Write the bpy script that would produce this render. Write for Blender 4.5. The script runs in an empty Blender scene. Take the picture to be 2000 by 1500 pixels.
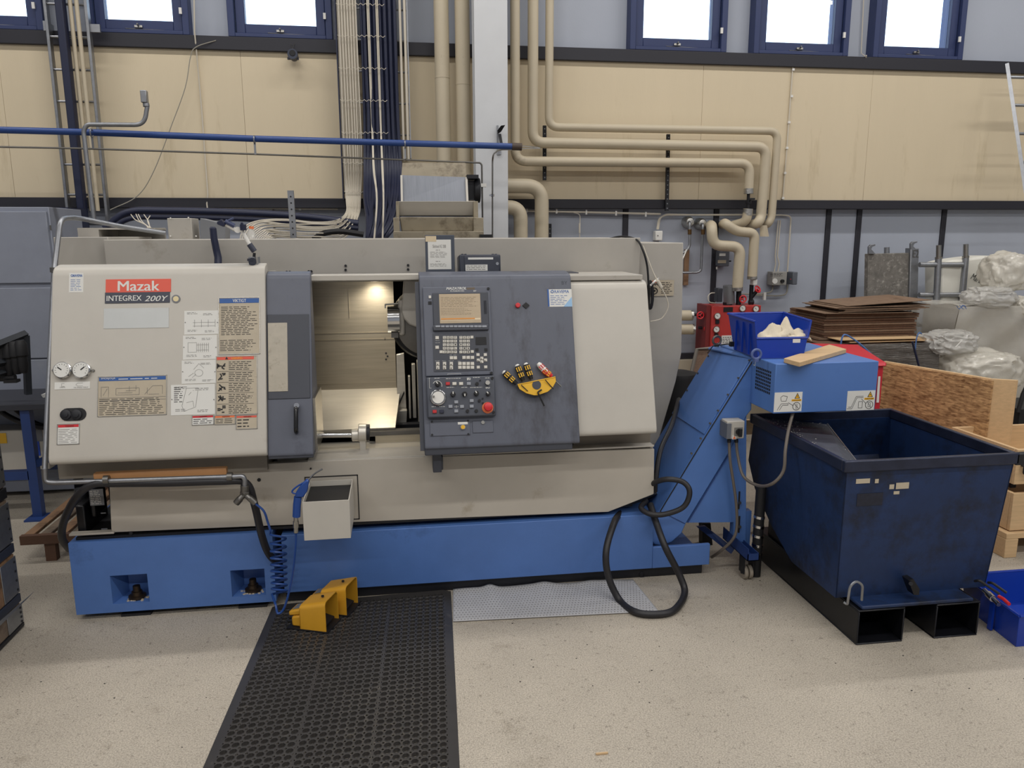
import bpy, bmesh, math, random
from mathutils import Vector as V, Matrix
random.seed(7)
PI = math.pi
COL = bpy.context.scene.collection
SC = bpy.context.scene
# ------------------------------------------------------------------ camera
def cam_axes(yaw, pitch, roll):
    cy, sy, cp, sp = math.cos(yaw), math.sin(yaw), math.cos(pitch), math.sin(pitch)
    f = V((sy*cp, cy*cp, -sp)); r = V((cy, -sy, 0)); u = r.cross(f)
    cr, sr = math.cos(roll), math.sin(roll)
    return cr*r + sr*u, -sr*r + cr*u, f
CR, CU, CF = cam_axes(math.radians(8.3), math.radians(11.0), math.radians(-.17))
EYE = V((0, 0, 1.6)); FPX = 1500.0
cam = bpy.data.cameras.new('camera'); camo = bpy.data.objects.new('camera', cam); COL.objects.link(camo)
camo.matrix_world = Matrix(((CR.x, CU.x, -CF.x, EYE.x), (CR.y, CU.y, -CF.y, EYE.y), (CR.z, CU.z, -CF.z, EYE.z), (0, 0, 0, 1)))
cam.sensor_width = 36; cam.lens = 36*FPX/2000; cam.clip_start = .05
SC.camera = camo
# ------------------------------------------------------------------ world, lamps, exposure
SC.view_settings.view_transform = 'Standard'; SC.view_settings.look = 'None'
SC.view_settings.gamma = 1; SC.view_settings.use_curve_mapping = False
SC.view_settings.exposure = 0.0
w = bpy.data.worlds.new('sky'); SC.world = w; w.use_nodes = True
w.node_tree.nodes['Background'].inputs[0].default_value = (.62, .80, 1, 1)
w.node_tree.nodes['Background'].inputs[1].default_value = 3.6
def area(loc, sx, sy, power, col=(1, .975, .95), rot=(0, 0, 0)):
    l = bpy.data.lights.new('tube_light', 'AREA'); l.shape = 'RECTANGLE'; l.size = sx; l.size_y = sy
    l.energy = power; l.color = col
    o = bpy.data.objects.new('tube_light', l); o.location = loc; o.rotation_euler = rot; COL.objects.link(o); return o
LAMPS = []
for Y_, pw in ((4.3, 34), (.6, 40), (-2.8, 50)):
    for X_ in (-3.6, -1.2, 1.2, 3.6, 6.0):
        area((X_, Y_, 4.93), 1.9, .16, pw); LAMPS.append((X_, Y_))
# ------------------------------------------------------------------ pixel of the photograph -> point in the room
def ray(px, py): return CF + CR*((px-1000)/FPX) - CU*((py-750)/FPX)
def P(px, py, Y):
    d = ray(px, py); return EYE + d*((Y-EYE.y)/d.y)
def PX(px, py, X):
    d = ray(px, py); return EYE + d*((X-EYE.x)/d.x)
def PZ(px, py, Z):
    d = ray(px, py); return EYE + d*((Z-EYE.z)/d.z)
# ------------------------------------------------------------------ materials
def lin(c):
    out = []
    for v in c[:3]:
        v /= 255.0
        out.append(v/12.92 if v <= .04045 else ((v+.055)/1.055)**2.4)
    return (*out, 1)
MATS = {}
def M(name, rgb, rough=.5, metal=0, var=0, vs=4, bump=0, bs=60, dirt=None, aniso=None, emit=0, alpha=1, trans=0, spec=.5, streak=None):
    """dirt = (rgb, low, high, scale); streak = (sx, sy, sz) stretches the noises"""
    if name in MATS: return MATS[name]
    m = bpy.data.materials.new(name); m.use_nodes = True; nt = m.node_tree; N = nt.nodes; L = nt.links
    b = N['Principled BSDF']
    b.inputs['Base Color'].default_value = lin(rgb); b.inputs['Roughness'].default_value = rough
    b.inputs['Metallic'].default_value = metal; b.inputs['Alpha'].default_value = alpha
    b.inputs['Transmission Weight'].default_value = trans; b.inputs['Specular IOR Level'].default_value = spec
    if emit:
        b.inputs['Emission Color'].default_value = lin(rgb); b.inputs['Emission Strength'].default_value = emit
    if var or bump or dirt:
        tc = N.new('ShaderNodeTexCoord'); mp = N.new('ShaderNodeMapping')
        L.new(tc.outputs['Object'], mp.inputs[0])
        if streak: mp.inputs['Scale'].default_value = streak
        src = None
        if var:
            n = N.new('ShaderNodeTexNoise'); n.inputs['Scale'].default_value = vs; n.inputs['Detail'].default_value = 6
            n.inputs['Roughness'].default_value = .65
            L.new(mp.outputs[0], n.inputs['Vector'])
            cr = N.new('ShaderNodeValToRGB'); c = lin(rgb)
            cr.color_ramp.elements[0].position = .3; cr.color_ramp.elements[1].position = .7
            cr.color_ramp.elements[0].color = (*[x*(1-var) for x in c[:3]], 1)
            cr.color_ramp.elements[1].color = (*[min(1, x*(1+var)) for x in c[:3]], 1)
            L.new(n.outputs['Fac'], cr.inputs[0]); src = cr.outputs[0]
        if dirt:
            n2 = N.new('ShaderNodeTexNoise'); n2.inputs['Scale'].default_value = dirt[3]; n2.inputs['Detail'].default_value = 8
            n2.inputs['Roughness'].default_value = .7
            L.new(mp.outputs[0], n2.inputs['Vector'])
            mr = N.new('ShaderNodeMapRange'); mr.inputs['From Min'].default_value = dirt[1]; mr.inputs['From Max'].default_value = dirt[2]
            L.new(n2.outputs['Fac'], mr.inputs['Value'])
            mx = N.new('ShaderNodeMix'); mx.data_type = 'RGBA'
            L.new(mr.outputs[0], mx.inputs['Factor'])
            if src: L.new(src, mx.inputs['A'])
            else: mx.inputs['A'].default_value = lin(rgb)
            mx.inputs['B'].default_value = lin(dirt[0]); src = mx.outputs['Result']
        if src: L.new(src, b.inputs['Base Color'])
        if bump:
            n3 = N.new('ShaderNodeTexNoise'); n3.inputs['Scale'].default_value = bs; n3.inputs['Detail'].default_value = 4
            L.new(mp.outputs[0], n3.inputs['Vector'])
            bp = N.new('ShaderNodeBump'); bp.inputs['Strength'].default_value = bump; bp.inputs['Distance'].default_value = .01
            L.new(n3.outputs['Fac'], bp.inputs['Height']); L.new(bp.outputs[0], b.inputs['Normal'])
    MATS[name] = m; return m
cream = M('cream paint', (192, 187, 177), .42, var=.035, vs=5, dirt=((150, 138, 118), .66, .9, 3), bump=.02, bs=200)
cream_d = M('cream paint worn', (176, 171, 162), .5, var=.05, vs=5, dirt=((128, 115, 95), .6, .85, 4))
apron_m = M('apron paint', (182, 175, 163), .45, var=.04, vs=4, dirt=((140, 124, 98), .62, .85, 5))
blue = M('machine blue paint', (78, 114, 176), .45, var=.09, vs=3, dirt=((45, 62, 100), .6, .85, 3), bump=.03, bs=150)
blue_c = M('conveyor blue paint', (82, 120, 184), .42, var=.04, vs=4, dirt=((55, 85, 150), .62, .9, 4))
grey = M('grey door paint', (93, 97, 109), .45, var=.06, vs=6, dirt=((60, 62, 72), .58, .8, 5), bump=.03, bs=250)
grey_s = M('grey door paint worn', (93, 97, 109), .45, var=.06, vs=6, dirt=((62, 61, 66), .5, .74, 5), streak=(1.6, 1.6, .45), bump=.03, bs=250)
grey_d = M('dark grey plastic', (66, 69, 78), .5, var=.05, vs=12)
grey_l = M('light grey paint', (120, 122, 126), .5, var=.06, vs=6)
black = M('black rubber', (22, 22, 25), .6)
blackm = M('black steel', (30, 31, 36), .5, .2, var=.1, vs=8)
hose_m = M('hose rubber', (34, 33, 36), .5, var=.15, vs=20)
steel = M('bare steel', (170, 168, 162), .3, 1, var=.06, vs=10, streak=(1, 1, 8))
steel_d = M('dull steel', (120, 118, 114), .42, .9, var=.12, vs=12)
chrome = M('chrome', (205, 205, 205), .15, 1)
sheet_m = M('stainless sheet', (186, 176, 156), .34, .8, var=.12, vs=5, streak=(.6, 1, 14), dirt=((100, 90, 74), .6, .82, 1.4))
sheet_l = M('stainless sheet light', (210, 205, 194), .38, .6, var=.07, vs=6, streak=(.6, 4, 6), dirt=((120, 112, 98), .68, .9, 4))
white_p = M('white plastic', (226, 224, 218), .45)
white_s = M('white sticker', (222, 221, 215), .5)
tan_s = M('aged metal sign', (186, 174, 152), .4, var=.05, vs=20)
ink = M('black ink', (38, 36, 36), .6)
ink_g = M('grey ink', (120, 118, 114), .6)
ink_b = M('blue ink', (45, 95, 165), .6)
red = M('red paint', (182, 60, 56), .4, var=.05, vs=8)
red_s = M('sign red', (225, 92, 72), .5)
red_k = M('signal red', (205, 40, 48), .4)
orange = M('sign orange', (232, 120, 70), .5)
blue_s = M('sign blue', (48, 92, 158), .5)
yellow = M('yellow paint', (214, 158, 44), .45, var=.06, vs=9, dirt=((120, 84, 30), .66, .85, 9))
yellow_p = M('yellow plastic', (232, 180, 40), .4)
yellow_s = M('sign yellow', (240, 180, 40), .5)
beige = M('beige wall board', (214, 199, 170), .7, var=.03, vs=1.2, dirt=((176, 158, 122), .6, .85, 2.2), streak=(2.5, 2.5, .35), bump=.05, bs=60)
wall_w = M('white wall board', (172, 178, 190), .7, var=.03, vs=1.5, bump=.05, bs=80)
plinth_m = M('plinth paint', (186, 176, 156), .8, var=.06, vs=3, bump=.1, bs=60)
trim_m = M('dark trim', (38, 38, 46), .55)
frame_m = M('window frame flare blue', (46, 58, 98), .5)  # blue flare of the bright windows put into the frame colour
column_m = M('column paint', (204, 206, 208), .5, var=.03, vs=5, dirt=((150, 140, 125), .68, .85, 5))
pipe_m = M('pipe jacket', (192, 180, 156), .45, var=.04, vs=4, dirt=((120, 108, 90), .62, .8, 3))
foil = M('aluminium foil', (190, 188, 182), .3, .9, var=.1, vs=30, bump=.4, bs=40)
navy = M('navy cable', (28, 34, 60), .45)
white_c = M('white cable', (206, 198, 182), .5)
cable_g = M('grey cable', (150, 146, 134), .5)
bpipe = M('blue pipe paint', (34, 66, 128), .35)
galv = M('galvanised steel', (150, 152, 156), .4, .85, var=.12, vs=25)
skip_m = M('skip blue paint', (17, 42, 82), .55, var=.26, vs=4, dirt=((9, 11, 17), .46, .66, 3.6), bump=.08, bs=30)
skip_d = M('skip oily steel', (22, 23, 28), .35, .3, var=.3, vs=10)
bin_m = M('blue plastic', (14, 54, 156), .38)
wood = M('pine', (206, 174, 132), .65, var=.1, vs=6, streak=(1, 14, 14), dirt=((140, 98, 60), .66, .85, 6))
wood_o = M('old orange wood', (140, 108, 80), .7, var=.14, vs=6, dirt=((70, 52, 40), .5, .7, 8))
wood_g = M('grey wood', (120, 104, 88), .8, var=.18, vs=8, dirt=((60, 50, 44), .5, .7, 6))
cardb = M('cardboard', (128, 104, 84), .8, var=.14, vs=12, dirt=((92, 66, 48), .55, .75, 8))
cardb_e = M('cardboard edge', (104, 76, 58), .85, var=.2, vs=60)
cab_m = M('cabinet grey blue', (140, 145, 158), .45, var=.07, vs=4, dirt=((150, 154, 164), .58, .7, 3))
rack_b = M('rack blue', (36, 62, 118), .45, var=.08, vs=6)
rag = M('white rag', (220, 208, 184), .9, dirt=((96, 66, 44), .58, .68, 26), bump=.2, bs=40)
foam = M('white foam', (226, 224, 214), .8, var=.03)
def glass_mat():
    m = bpy.data.materials.new('window glass'); m.use_nodes = True; nt = m.node_tree; N = nt.nodes
    N.remove(N['Principled BSDF']); o = N['Material Output']
    t = N.new('ShaderNodeBsdfTransparent'); g = N.new('ShaderNodeBsdfGlossy'); g.inputs['Roughness'].default_value = .02
    x = N.new('ShaderNodeMixShader'); f = N.new('ShaderNodeFresnel'); f.inputs[0].default_value = 1.45
    nt.links.new(f.outputs[0], x.inputs[0]); nt.links.new(t.outputs[0], x.inputs[1]); nt.links.new(g.outputs[0], x.inputs[2])
    nt.links.new(x.outputs[0], o.inputs[0]); return m
glass = glass_mat()
def film_mat(name, rgb, alpha, rough=.2, bump=.6, bs=9):
    m = M(name, rgb, rough, var=.05, vs=9, bump=bump, bs=bs, alpha=alpha, spec=.8); return m
film = film_mat('plastic film', (216, 212, 202), .55)
film2 = film_mat('clear wrap', (212, 210, 204), .6, .12, bs=20)
bag = film_mat('plastic bag', (224, 219, 206), .72, .15, bs=22)
wrap_d = M('dark stretch wrap', (96, 90, 84), .22, var=.4, vs=9, bump=1, bs=26, streak=(.5, .5, 6), spec=.9)
def floor_mat():
    m = bpy.data.materials.new('concrete floor'); m.use_nodes = True; nt = m.node_tree; N = nt.nodes; L = nt.links
    b = N['Principled BSDF']; tc = N.new('ShaderNodeTexCoord')
    def noise(s, d, r=.6):
        n = N.new('ShaderNodeTexNoise'); n.inputs['Scale'].default_value = s; n.inputs['Detail'].default_value = d
        n.inputs['Roughness'].default_value = r; L.new(tc.outputs['Object'], n.inputs['Vector']); return n.outputs['Fac']
    def ramp(src, p0, c0, p1, c1):
        r = N.new('ShaderNodeValToRGB'); e = r.color_ramp.elements
        e[0].position = p0; e[1].position = p1; e[0].color = (*c0, 1); e[1].color = (*c1, 1); L.new(src, r.inputs[0]); return r.outputs[0]
    def mix(f, a, bb, mode='MULTIPLY'):
        x = N.new('ShaderNodeMix'); x.data_type = 'RGBA'; x.blend_type = mode; x.inputs['Factor'].default_value = f
        L.new(a, x.inputs['A']); L.new(bb, x.inputs['B']); return x.outputs['Result']
    c = lin((179, 170, 156))
    big = ramp(noise(1.3, 8, .65), .3, [x*.82 for x in c[:3]], .7, [min(1, x*1.08) for x in c[:3]])
    grain = ramp(noise(190, 3, .8), .36, (.42, .42, .42), .6, (1.3, 1.3, 1.27))
    spk = ramp(noise(48, 5, .85), .34, (.3, .28, .26), .42, (1, 1, 1))
    blot = ramp(noise(5, 7, .75), .28, (.68, .66, .63), .42, (1, 1, 1))
    col = mix(.8, mix(.7, mix(.65, big, grain), spk), blot)
    L.new(col, b.inputs['Base Color']); b.inputs['Roughness'].default_value = .62
    bp = N.new('ShaderNodeBump'); bp.inputs['Strength'].default_value = .12; bp.inputs['Distance'].default_value = .004
    L.new(noise(120, 3), bp.inputs['Height']); L.new(bp.outputs[0], b.inputs['Normal'])
    return m
floor_m = floor_mat()
def osb_mat():
    m = bpy.data.materials.new('osb board'); m.use_nodes = True; nt = m.node_tree; N = nt.nodes; L = nt.links
    b = N['Principled BSDF']; tc = N.new('ShaderNodeTexCoord'); outs = []
    for a, sx in ((.5, 5), (-.7, 6), (1.3, 5), (.1, 1)):
        mp = N.new('ShaderNodeMapping'); mp.inputs['Rotation'].default_value = (0, a, 0); mp.inputs['Scale'].default_value = (26, 30, 110)
        L.new(tc.outputs['Object'], mp.inputs[0])
        v = N.new('ShaderNodeTexVoronoi'); v.inputs['Scale'].default_value = 1.1; L.new(mp.outputs[0], v.inputs['Vector'])
        outs.append(v.outputs['Color'])
    x = N.new('ShaderNodeMix'); x.data_type = 'RGBA'; x.inputs['Factor'].default_value = .5; L.new(outs[0], x.inputs['A']); L.new(outs[1], x.inputs['B'])
    y = N.new('ShaderNodeMix'); y.data_type = 'RGBA'; y.inputs['Factor'].default_value = .35; L.new(x.outputs['Result'], y.inputs['A']); L.new(outs[2], y.inputs['B'])
    bw = N.new('ShaderNodeRGBToBW'); L.new(y.outputs['Result'], bw.inputs[0])
    r = N.new('ShaderNodeValToRGB'); e = r.color_ramp.elements; e[0].position = .22; e[1].position = .75
    e[0].color = lin((124, 88, 54)); e[1].color = lin((208, 168, 118)); L.new(bw.outputs[0], r.inputs[0])
    L.new(r.outputs[0], b.inputs['Base Color']); b.inputs['Roughness'].default_value = .7
    return m
osb = osb_mat()
# ------------------------------------------------------------------ mesh helpers
W = {}
def reg(o, parent, loc):
    Wm = Matrix.Translation(loc) if not isinstance(loc, Matrix) else loc
    COL.objects.link(o)
    if parent is not None:
        o.parent = parent; o.matrix_parent_inverse = W[parent].inverted()
    o.matrix_basis = Wm; W[o] = Wm; return o
def tag(o, label=None, cat=None, group=None, kind=None):
    if label: o['label'] = label
    if cat: o['category'] = cat
    if group: o['group'] = group
    if kind: o['kind'] = kind
    return o
def thing(name, label, cat, loc, group=None):
    o = bpy.data.objects.new(name, None); o.empty_display_size = .1
    reg(o, None, V(loc)); return tag(o, label, cat, group)
class MB:
    def __init__(s): s.v = []; s.f = []
    def add(s, vs, fs):
        n = len(s.v); s.v += [V(p) for p in vs]; s.f += [tuple(i+n for i in f) for f in fs]; return s
    def box(s, a, b):
        x0, x1 = sorted((a[0], b[0])); y0, y1 = sorted((a[1], b[1])); z0, z1 = sorted((a[2], b[2]))
        return s.hexa([(x0, y0, z0), (x1, y0, z0), (x1, y1, z0), (x0, y1, z0), (x0, y0, z1), (x1, y0, z1), (x1, y1, z1), (x0, y1, z1)])
    def hexa(s, p):
        return s.add(p, [(3, 2, 1, 0), (4, 5, 6, 7), (0, 1, 5, 4), (1, 2, 6, 5), (2, 3, 7, 6), (3, 0, 4, 7)])
    def slab(s, quad, off):
        """quad of four points (counter-clockwise seen from the side the offset leaves behind), thickened by off"""
        off = V(off); q = [V(p) for p in quad]; return s.poly(q, off)
    def poly(s, pts, off):
        off = V(off); n = len(pts); a = [V(p) for p in pts]; b = [p+off for p in a]
        nrm = V((0, 0, 0))
        for i in range(n): nrm += a[i].cross(a[(i+1) % n])
        if nrm.dot(off) > 0: a.reverse(); b.reverse()
        fs = [tuple(range(n)), tuple(range(2*n-1, n-1, -1))]
        fs += [(i, i+n, (i+1) % n+n, (i+1) % n) for i in range(n)]
        return s.add(a+b, fs)
    def cyl(s, a, b, r, r2=None, n=16, cap=True):
        a, b = V(a), V(b); r2 = r if r2 is None else r2; d = (b-a).normalized()
        t = V((0, 0, 1)) if abs(d.z) < .9 else V((1, 0, 0)); x = d.cross(t).normalized(); y = d.cross(x)
        vs = []
        for c, rr in ((a, r), (b, r2)):
            vs += [c+(x*math.cos(2*PI*i/n)+y*math.sin(2*PI*i/n))*rr for i in range(n)]
        fs = [(i, i+n, (i+1) % n+n, (i+1) % n) for i in range(n)]
        if cap: fs += [tuple(range(n)), tuple(range(2*n-1, n-1, -1))]
        return s.add(vs, fs)
    def tube(s, pts, r, n=10, cap=True):
        pts = [V(p) for p in pts]; m = len(pts); prev = None; vs = []
        for i, p in enumerate(pts):
            d = (pts[min(i+1, m-1)]-pts[max(i-1, 0)])
            if d.length < 1e-9: d = V((0, 0, 1))
            d.normalize()
            if prev is None:
                t = V((0, 0, 1)) if abs(d.z) < .9 else V((1, 0, 0)); x = d.cross(t).normalized()
            else:
                x = (prev-d*prev.dot(d)).normalized()
            prev = x; y = d.cross(x); rr = r(i/(m-1)) if callable(r) else r
            vs += [p+(x*math.cos(2*PI*k/n)+y*math.sin(2*PI*k/n))*rr for k in range(n)]
        fs = []
        for i in range(m-1):
            for k in range(n):
                fs.append((i*n+k, i*n+(k+1) % n, (i+1)*n+(k+1) % n, (i+1)*n+k))
        if cap: fs += [tuple(range(n-1, -1, -1)), tuple((m-1)*n+k for k in range(n))]
        return s.add(vs, fs)
    def lathe(s, c, axis, prof, n=24):
        """prof = [(distance along axis, radius)]"""
        c, d = V(c), V(axis).normalized(); t = V((0, 0, 1)) if abs(d.z) < .9 else V((1, 0, 0)); x = d.cross(t).normalized(); y = d.cross(x)
        vs = []; m = len(prof)
        for h, r in prof:
            vs += [c+d*h+(x*math.cos(2*PI*k/n)+y*math.sin(2*PI*k/n))*max(r, 1e-5) for k in range(n)]
        fs = [(i*n+k, i*n+(k+1) % n, (i+1)*n+(k+1) % n, (i+1)*n+k) for i in range(m-1) for k in range(n)]
        fs += [tuple(range(n-1, -1, -1)), tuple((m-1)*n+k for k in range(n))]
        return s.add(vs, fs)
    def grid(s, fn, nu, nv, thick=None):
        vs = [fn(i/nu, j/nv) for j in range(nv+1) for i in range(nu+1)]
        fs = [(j*(nu+1)+i, j*(nu+1)+i+1, (j+1)*(nu+1)+i+1, (j+1)*(nu+1)+i) for j in range(nv) for i in range(nu)]
        return s.add(vs, fs)
    def build(s, name, mat, parent=None, bevel=0, smooth=35, seg=2):
        if getattr(s, 'flat', False): smooth = 0
        xs = [p.x for p in s.v]; ys = [p.y for p in s.v]; zs = [p.z for p in s.v]
        c = V(((min(xs)+max(xs))/2, (min(ys)+max(ys))/2, min(zs)))
        me = bpy.data.meshes.new(name); me.from_pydata([p-c for p in s.v], [], s.f); me.materials.append(mat)
        bm = bmesh.new(); bm.from_mesh(me); bmesh.ops.recalc_face_normals(bm, faces=bm.faces); bm.to_mesh(me); bm.free()
        if smooth:
            for p in me.polygons: p.use_smooth = True
            me.set_sharp_from_angle(angle=math.radians(smooth))
        me.update()
        o = bpy.data.objects.new(name, me); reg(o, parent, c)
        if bevel:
            b = o.modifiers.new('bevel', 'BEVEL'); b.width = bevel; b.segments = seg; b.limit_method = 'ANGLE'; b.angle_limit = math.radians(40)
            b.harden_normals = False
        return o
def solo(mb, name, mat, label, cat, group=None, **k):
    return tag(mb.build(name, mat, None, **k), label, cat, group)
def inst(me, name, parent, Wm): return reg(bpy.data.objects.new(name, me), parent, Wm)
def struct(mb, name, mat, label=None, **k): return tag(mb.build(name, mat, None, **k), label, None, None, 'structure')
def arc_path(pts, rad=.08, n=7):
    """polyline with rounded corners"""
    pts = [V(p) for p in pts]; out = [pts[0]]
    for i in range(1, len(pts)-1):
        a, b, c = pts[i-1], pts[i], pts[i+1]; d1 = (a-b); d2 = (c-b)
        r = min(rad, d1.length*.48, d2.length*.48); p, q = b+d1.normalized()*r, b+d2.normalized()*r
        for k in range(n+1):
            t = k/n; out.append(p*(1-t)**2+b*2*t*(1-t)+q*t*t)
    out.append(pts[-1]); return out
def spline(pts, n=8):
    pts = [V(p) for p in pts]; pts = [pts[0]*2-pts[1]]+pts+[pts[-1]*2-pts[-2]]; out = []
    for i in range(1, len(pts)-2):
        a, b, c, d = pts[i-1:i+3]
        for k in range(n):
            t = k/n; out.append(.5*((2*b)+(c-a)*t+(2*a-5*b+4*c-d)*t*t+(3*b-a-3*c+d)*t**3))
    out.append(pts[-2]); return out
class Frame:
    """a flat face in the room: origin, x axis, up axis, outward normal; px() finds where a pixel meets it"""
    def __init__(s, o, x, up): s.o = V(o); s.x = V(x).normalized(); s.u = V(up).normalized(); s.n = s.x.cross(s.u).normalized()
    def px(s, px, py, d=0):
        r = ray(px, py); q = s.o+s.n*d; return EYE+r*((q-EYE).dot(s.n)/r.dot(s.n))
    def uv(s, px, py, d=0):
        p = s.px(px, py, d)-s.o; return p.dot(s.x), p.dot(s.u)
    def pt(s, u, v, d=0): return s.o+s.x*u+s.u*v+s.n*d
    def rect(s, x0, y0, x1, y1):
        ym, xm = (y0+y1)/2, (x0+x1)/2
        return s.uv(x0, ym)[0], s.uv(xm, y1)[1], s.uv(x1, ym)[0], s.uv(xm, y0)[1]
    def box(s, mb, r, d0, d1):
        u0, v0, u1, v1 = r
        return mb.hexa([s.pt(*q) for q in ((u0, v0, d1), (u1, v0, d1), (u1, v0, d0), (u0, v0, d0), (u0, v1, d1), (u1, v1, d1), (u1, v1, d0), (u0, v1, d0))])
    def cyl(s, mb, px, py, r, d0, d1, n=20):
        u, v = s.uv(px, py); return mb.cyl(s.pt(u, v, d0), s.pt(u, v, d1), r, n=n)
    def mat(s, u, v, d=0):
        p = s.pt(u, v, d); return Matrix(((s.x.x, s.u.x, s.n.x, p.x), (s.x.y, s.u.y, s.n.y, p.y), (s.x.z, s.u.z, s.n.z, p.z), (0, 0, 0, 1)))
def text_mb(txt, fr, rect, d=.0006, th=.0006, shear=0, bold=.0, mb=None):
    cu = bpy.data.curves.new('t', 'FONT'); cu.body = txt; cu.size = 1; cu.shear = shear; cu.resolution_u = 3
    o = bpy.data.objects.new('t', cu); COL.objects.link(o); bpy.context.view_layer.update()
    me = bpy.data.meshes.new_from_object(o.evaluated_get(bpy.context.evaluated_depsgraph_get()))
    vs = [v.co.copy() for v in me.vertices]; fs = [tuple(p.vertices) for p in me.polygons]
    bpy.data.objects.remove(o); bpy.data.curves.remove(cu); bpy.data.meshes.remove(me)
    x0, x1 = min(v.x for v in vs), max(v.x for v in vs); y0, y1 = min(v.y for v in vs), max(v.y for v in vs)
    u0, v0, u1, v1 = rect
    mb = mb or MB()
    k = (v1-v0)/(y1-y0)*bold
    for j, s_ in enumerate((0, -1, 1) if bold else (0,)):
        mb.add([fr.pt(u0+(v.x-x0)/(x1-x0)*(u1-u0)+s_*k, v0+(v.y-y0)/(y1-y0)*(v1-v0), d+th+j*.00004) for v in vs], fs)
    mb.flat = True; return mb
def lines_mb(fr, rect, rows, d=.0008, fill=.34, mb=None, ragged=.3, word=.012):
    mb = mb or MB(); u0, v0, u1, v1 = rect; h = (v1-v0)/rows
    for i in range(rows):
        v = v1-(i+.5)*h; u = u0; end = u1-(u1-u0)*random.random()*ragged
        while u < end:
            L = min(word*random.uniform(.5, 1.6), end-u)
            if L < .001: break
            mb.add([fr.pt(u, v-h*fill/2, d), fr.pt(u+L, v-h*fill/2, d), fr.pt(u+L, v+h*fill/2, d), fr.pt(u, v+h*fill/2, d)], [(0, 1, 2, 3)])
            u += L+word*.28
    return mb
def stroke_mb(fr, segs, r0, w=.0012, d=.0009, mb=None):
    """line drawing: segs in 0..1 of rectangle r0"""
    mb = mb or MB(); u0, v0, u1, v1 = r0
    for a in segs:
        p = fr.pt(u0+(u1-u0)*a[0], v0+(v1-v0)*a[1], d); q = fr.pt(u0+(u1-u0)*a[2], v0+(v1-v0)*a[3], d)
        t = q-p
        if t.length < 1e-6: continue
        n = t.normalized().cross(fr.n)*w/2
        mb.add([p-n, q-n, q+n, p+n], [(0, 1, 2, 3)])
    return mb
ORD = ['leftmost', 'second', 'third', 'fourth', 'fifth', 'sixth', 'seventh', 'eighth', 'ninth', 'tenth', 'eleventh', 'twelfth', 'thirteenth', 'fourteenth']
# ------------------------------------------------------------------ the hall
XL, XR, YB, CZ = -6.5, 9.0, -6.0, 5.05
WIN = [(-3.0, -2.3), (-2.03, -1.37), (-1.115, -.41), (1.755, 2.513), (2.73, 3.508), (3.716, 4.49)]
WZ0, WZ1 = 2.955, 3.95
struct(MB().box((XL, YB, -.1), (XR, 6.2, 0)), 'floor', floor_m, 'speckled pale grey concrete floor', smooth=0)
struct(MB().box((XL, YB, CZ), (XR, 6.2, CZ+.1)), 'ceiling', M('ceiling paint', (190, 190, 190), .9), smooth=0)
struct(MB().box((XL-.1, YB, 0), (XL, 6.2, CZ)), 'wall_left', wall_w, smooth=0)
struct(MB().box((XR, YB, 0), (XR+.1, 6.2, CZ)), 'wall_right', wall_w, smooth=0)
struct(MB().box((XL, YB-.1, 0), (XR, YB, CZ)), 'wall_front', wall_w, smooth=0)
wb = MB().box((XL, 6.06, 0), (XR, 6.2, WZ0)).box((XL, 6.06, WZ1), (XR, 6.2, CZ))
e = XL
for a, b in WIN+[(XR, XR)]:
    wb.box((e, 6.0, WZ0), (a, 6.2, WZ1)); e = b
wall = struct(wb, 'wall_back', wall_w, 'pale grey rear wall with a beige band and a row of high windows', smooth=0)
# lower white panels (gaps hold the black bars)
bars = [P(222*.35+600+534, 440, 6.0).x, P(1392, 560, 6.0).x, P(1612, 500, 6.0).x, P(1671, 500, 6.0).x, P(1840, 450, 6.0).x]
bars[0] = P(1221, 440, 6.0).x
be = [XL]+[-2.4, -.9]+bars+[5.6, 7.2, XR]
for a, b in zip(be, be[1:]):
    MB().box((a+.008, 6.0, .64), (b-.008, 6.06, 1.83)).build('panel', wall_w, wall)
for i in range(len(be)-1):
    pass
n = 1
for x in bars:
    struct(MB().box((x-.022, 5.985, .64), (x+.022, 6.06, 1.80)), 'trim_%d' % n, trim_m, bevel=.003); n += 1
# beige boards
bs = [XL, -3.9, -2.62, -1.05, .67, 2.35, 3.75, 5.3, 7.0, XR]
for a, b in zip(bs, bs[1:]):
    MB().box((a+.0008, 5.93, 1.865), (b-.0008, 6.06, 2.87)).build('panel', beige, wall, bevel=.001)
# white boards beside the windows
struct(MB().box((XL, 5.90, 2.865), (XR, 6.06, 2.955)), 'trim_%d' % n, trim_m, bevel=.004); n += 1
struct(MB().box((XL, 5.90, 1.795), (XR, 6.06, 1.865)), 'trim_%d' % n, trim_m, bevel=.004); n += 1
struct(MB().box((XL, 5.97, .59), (XR, 6.06, .64)), 'trim_%d' % n, trim_m, bevel=.004); n += 1
struct(MB().box((XL, 5.93, 0), (XR, 6.06, .59)), 'baseboard_back', plinth_m, bevel=.005)
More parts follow.
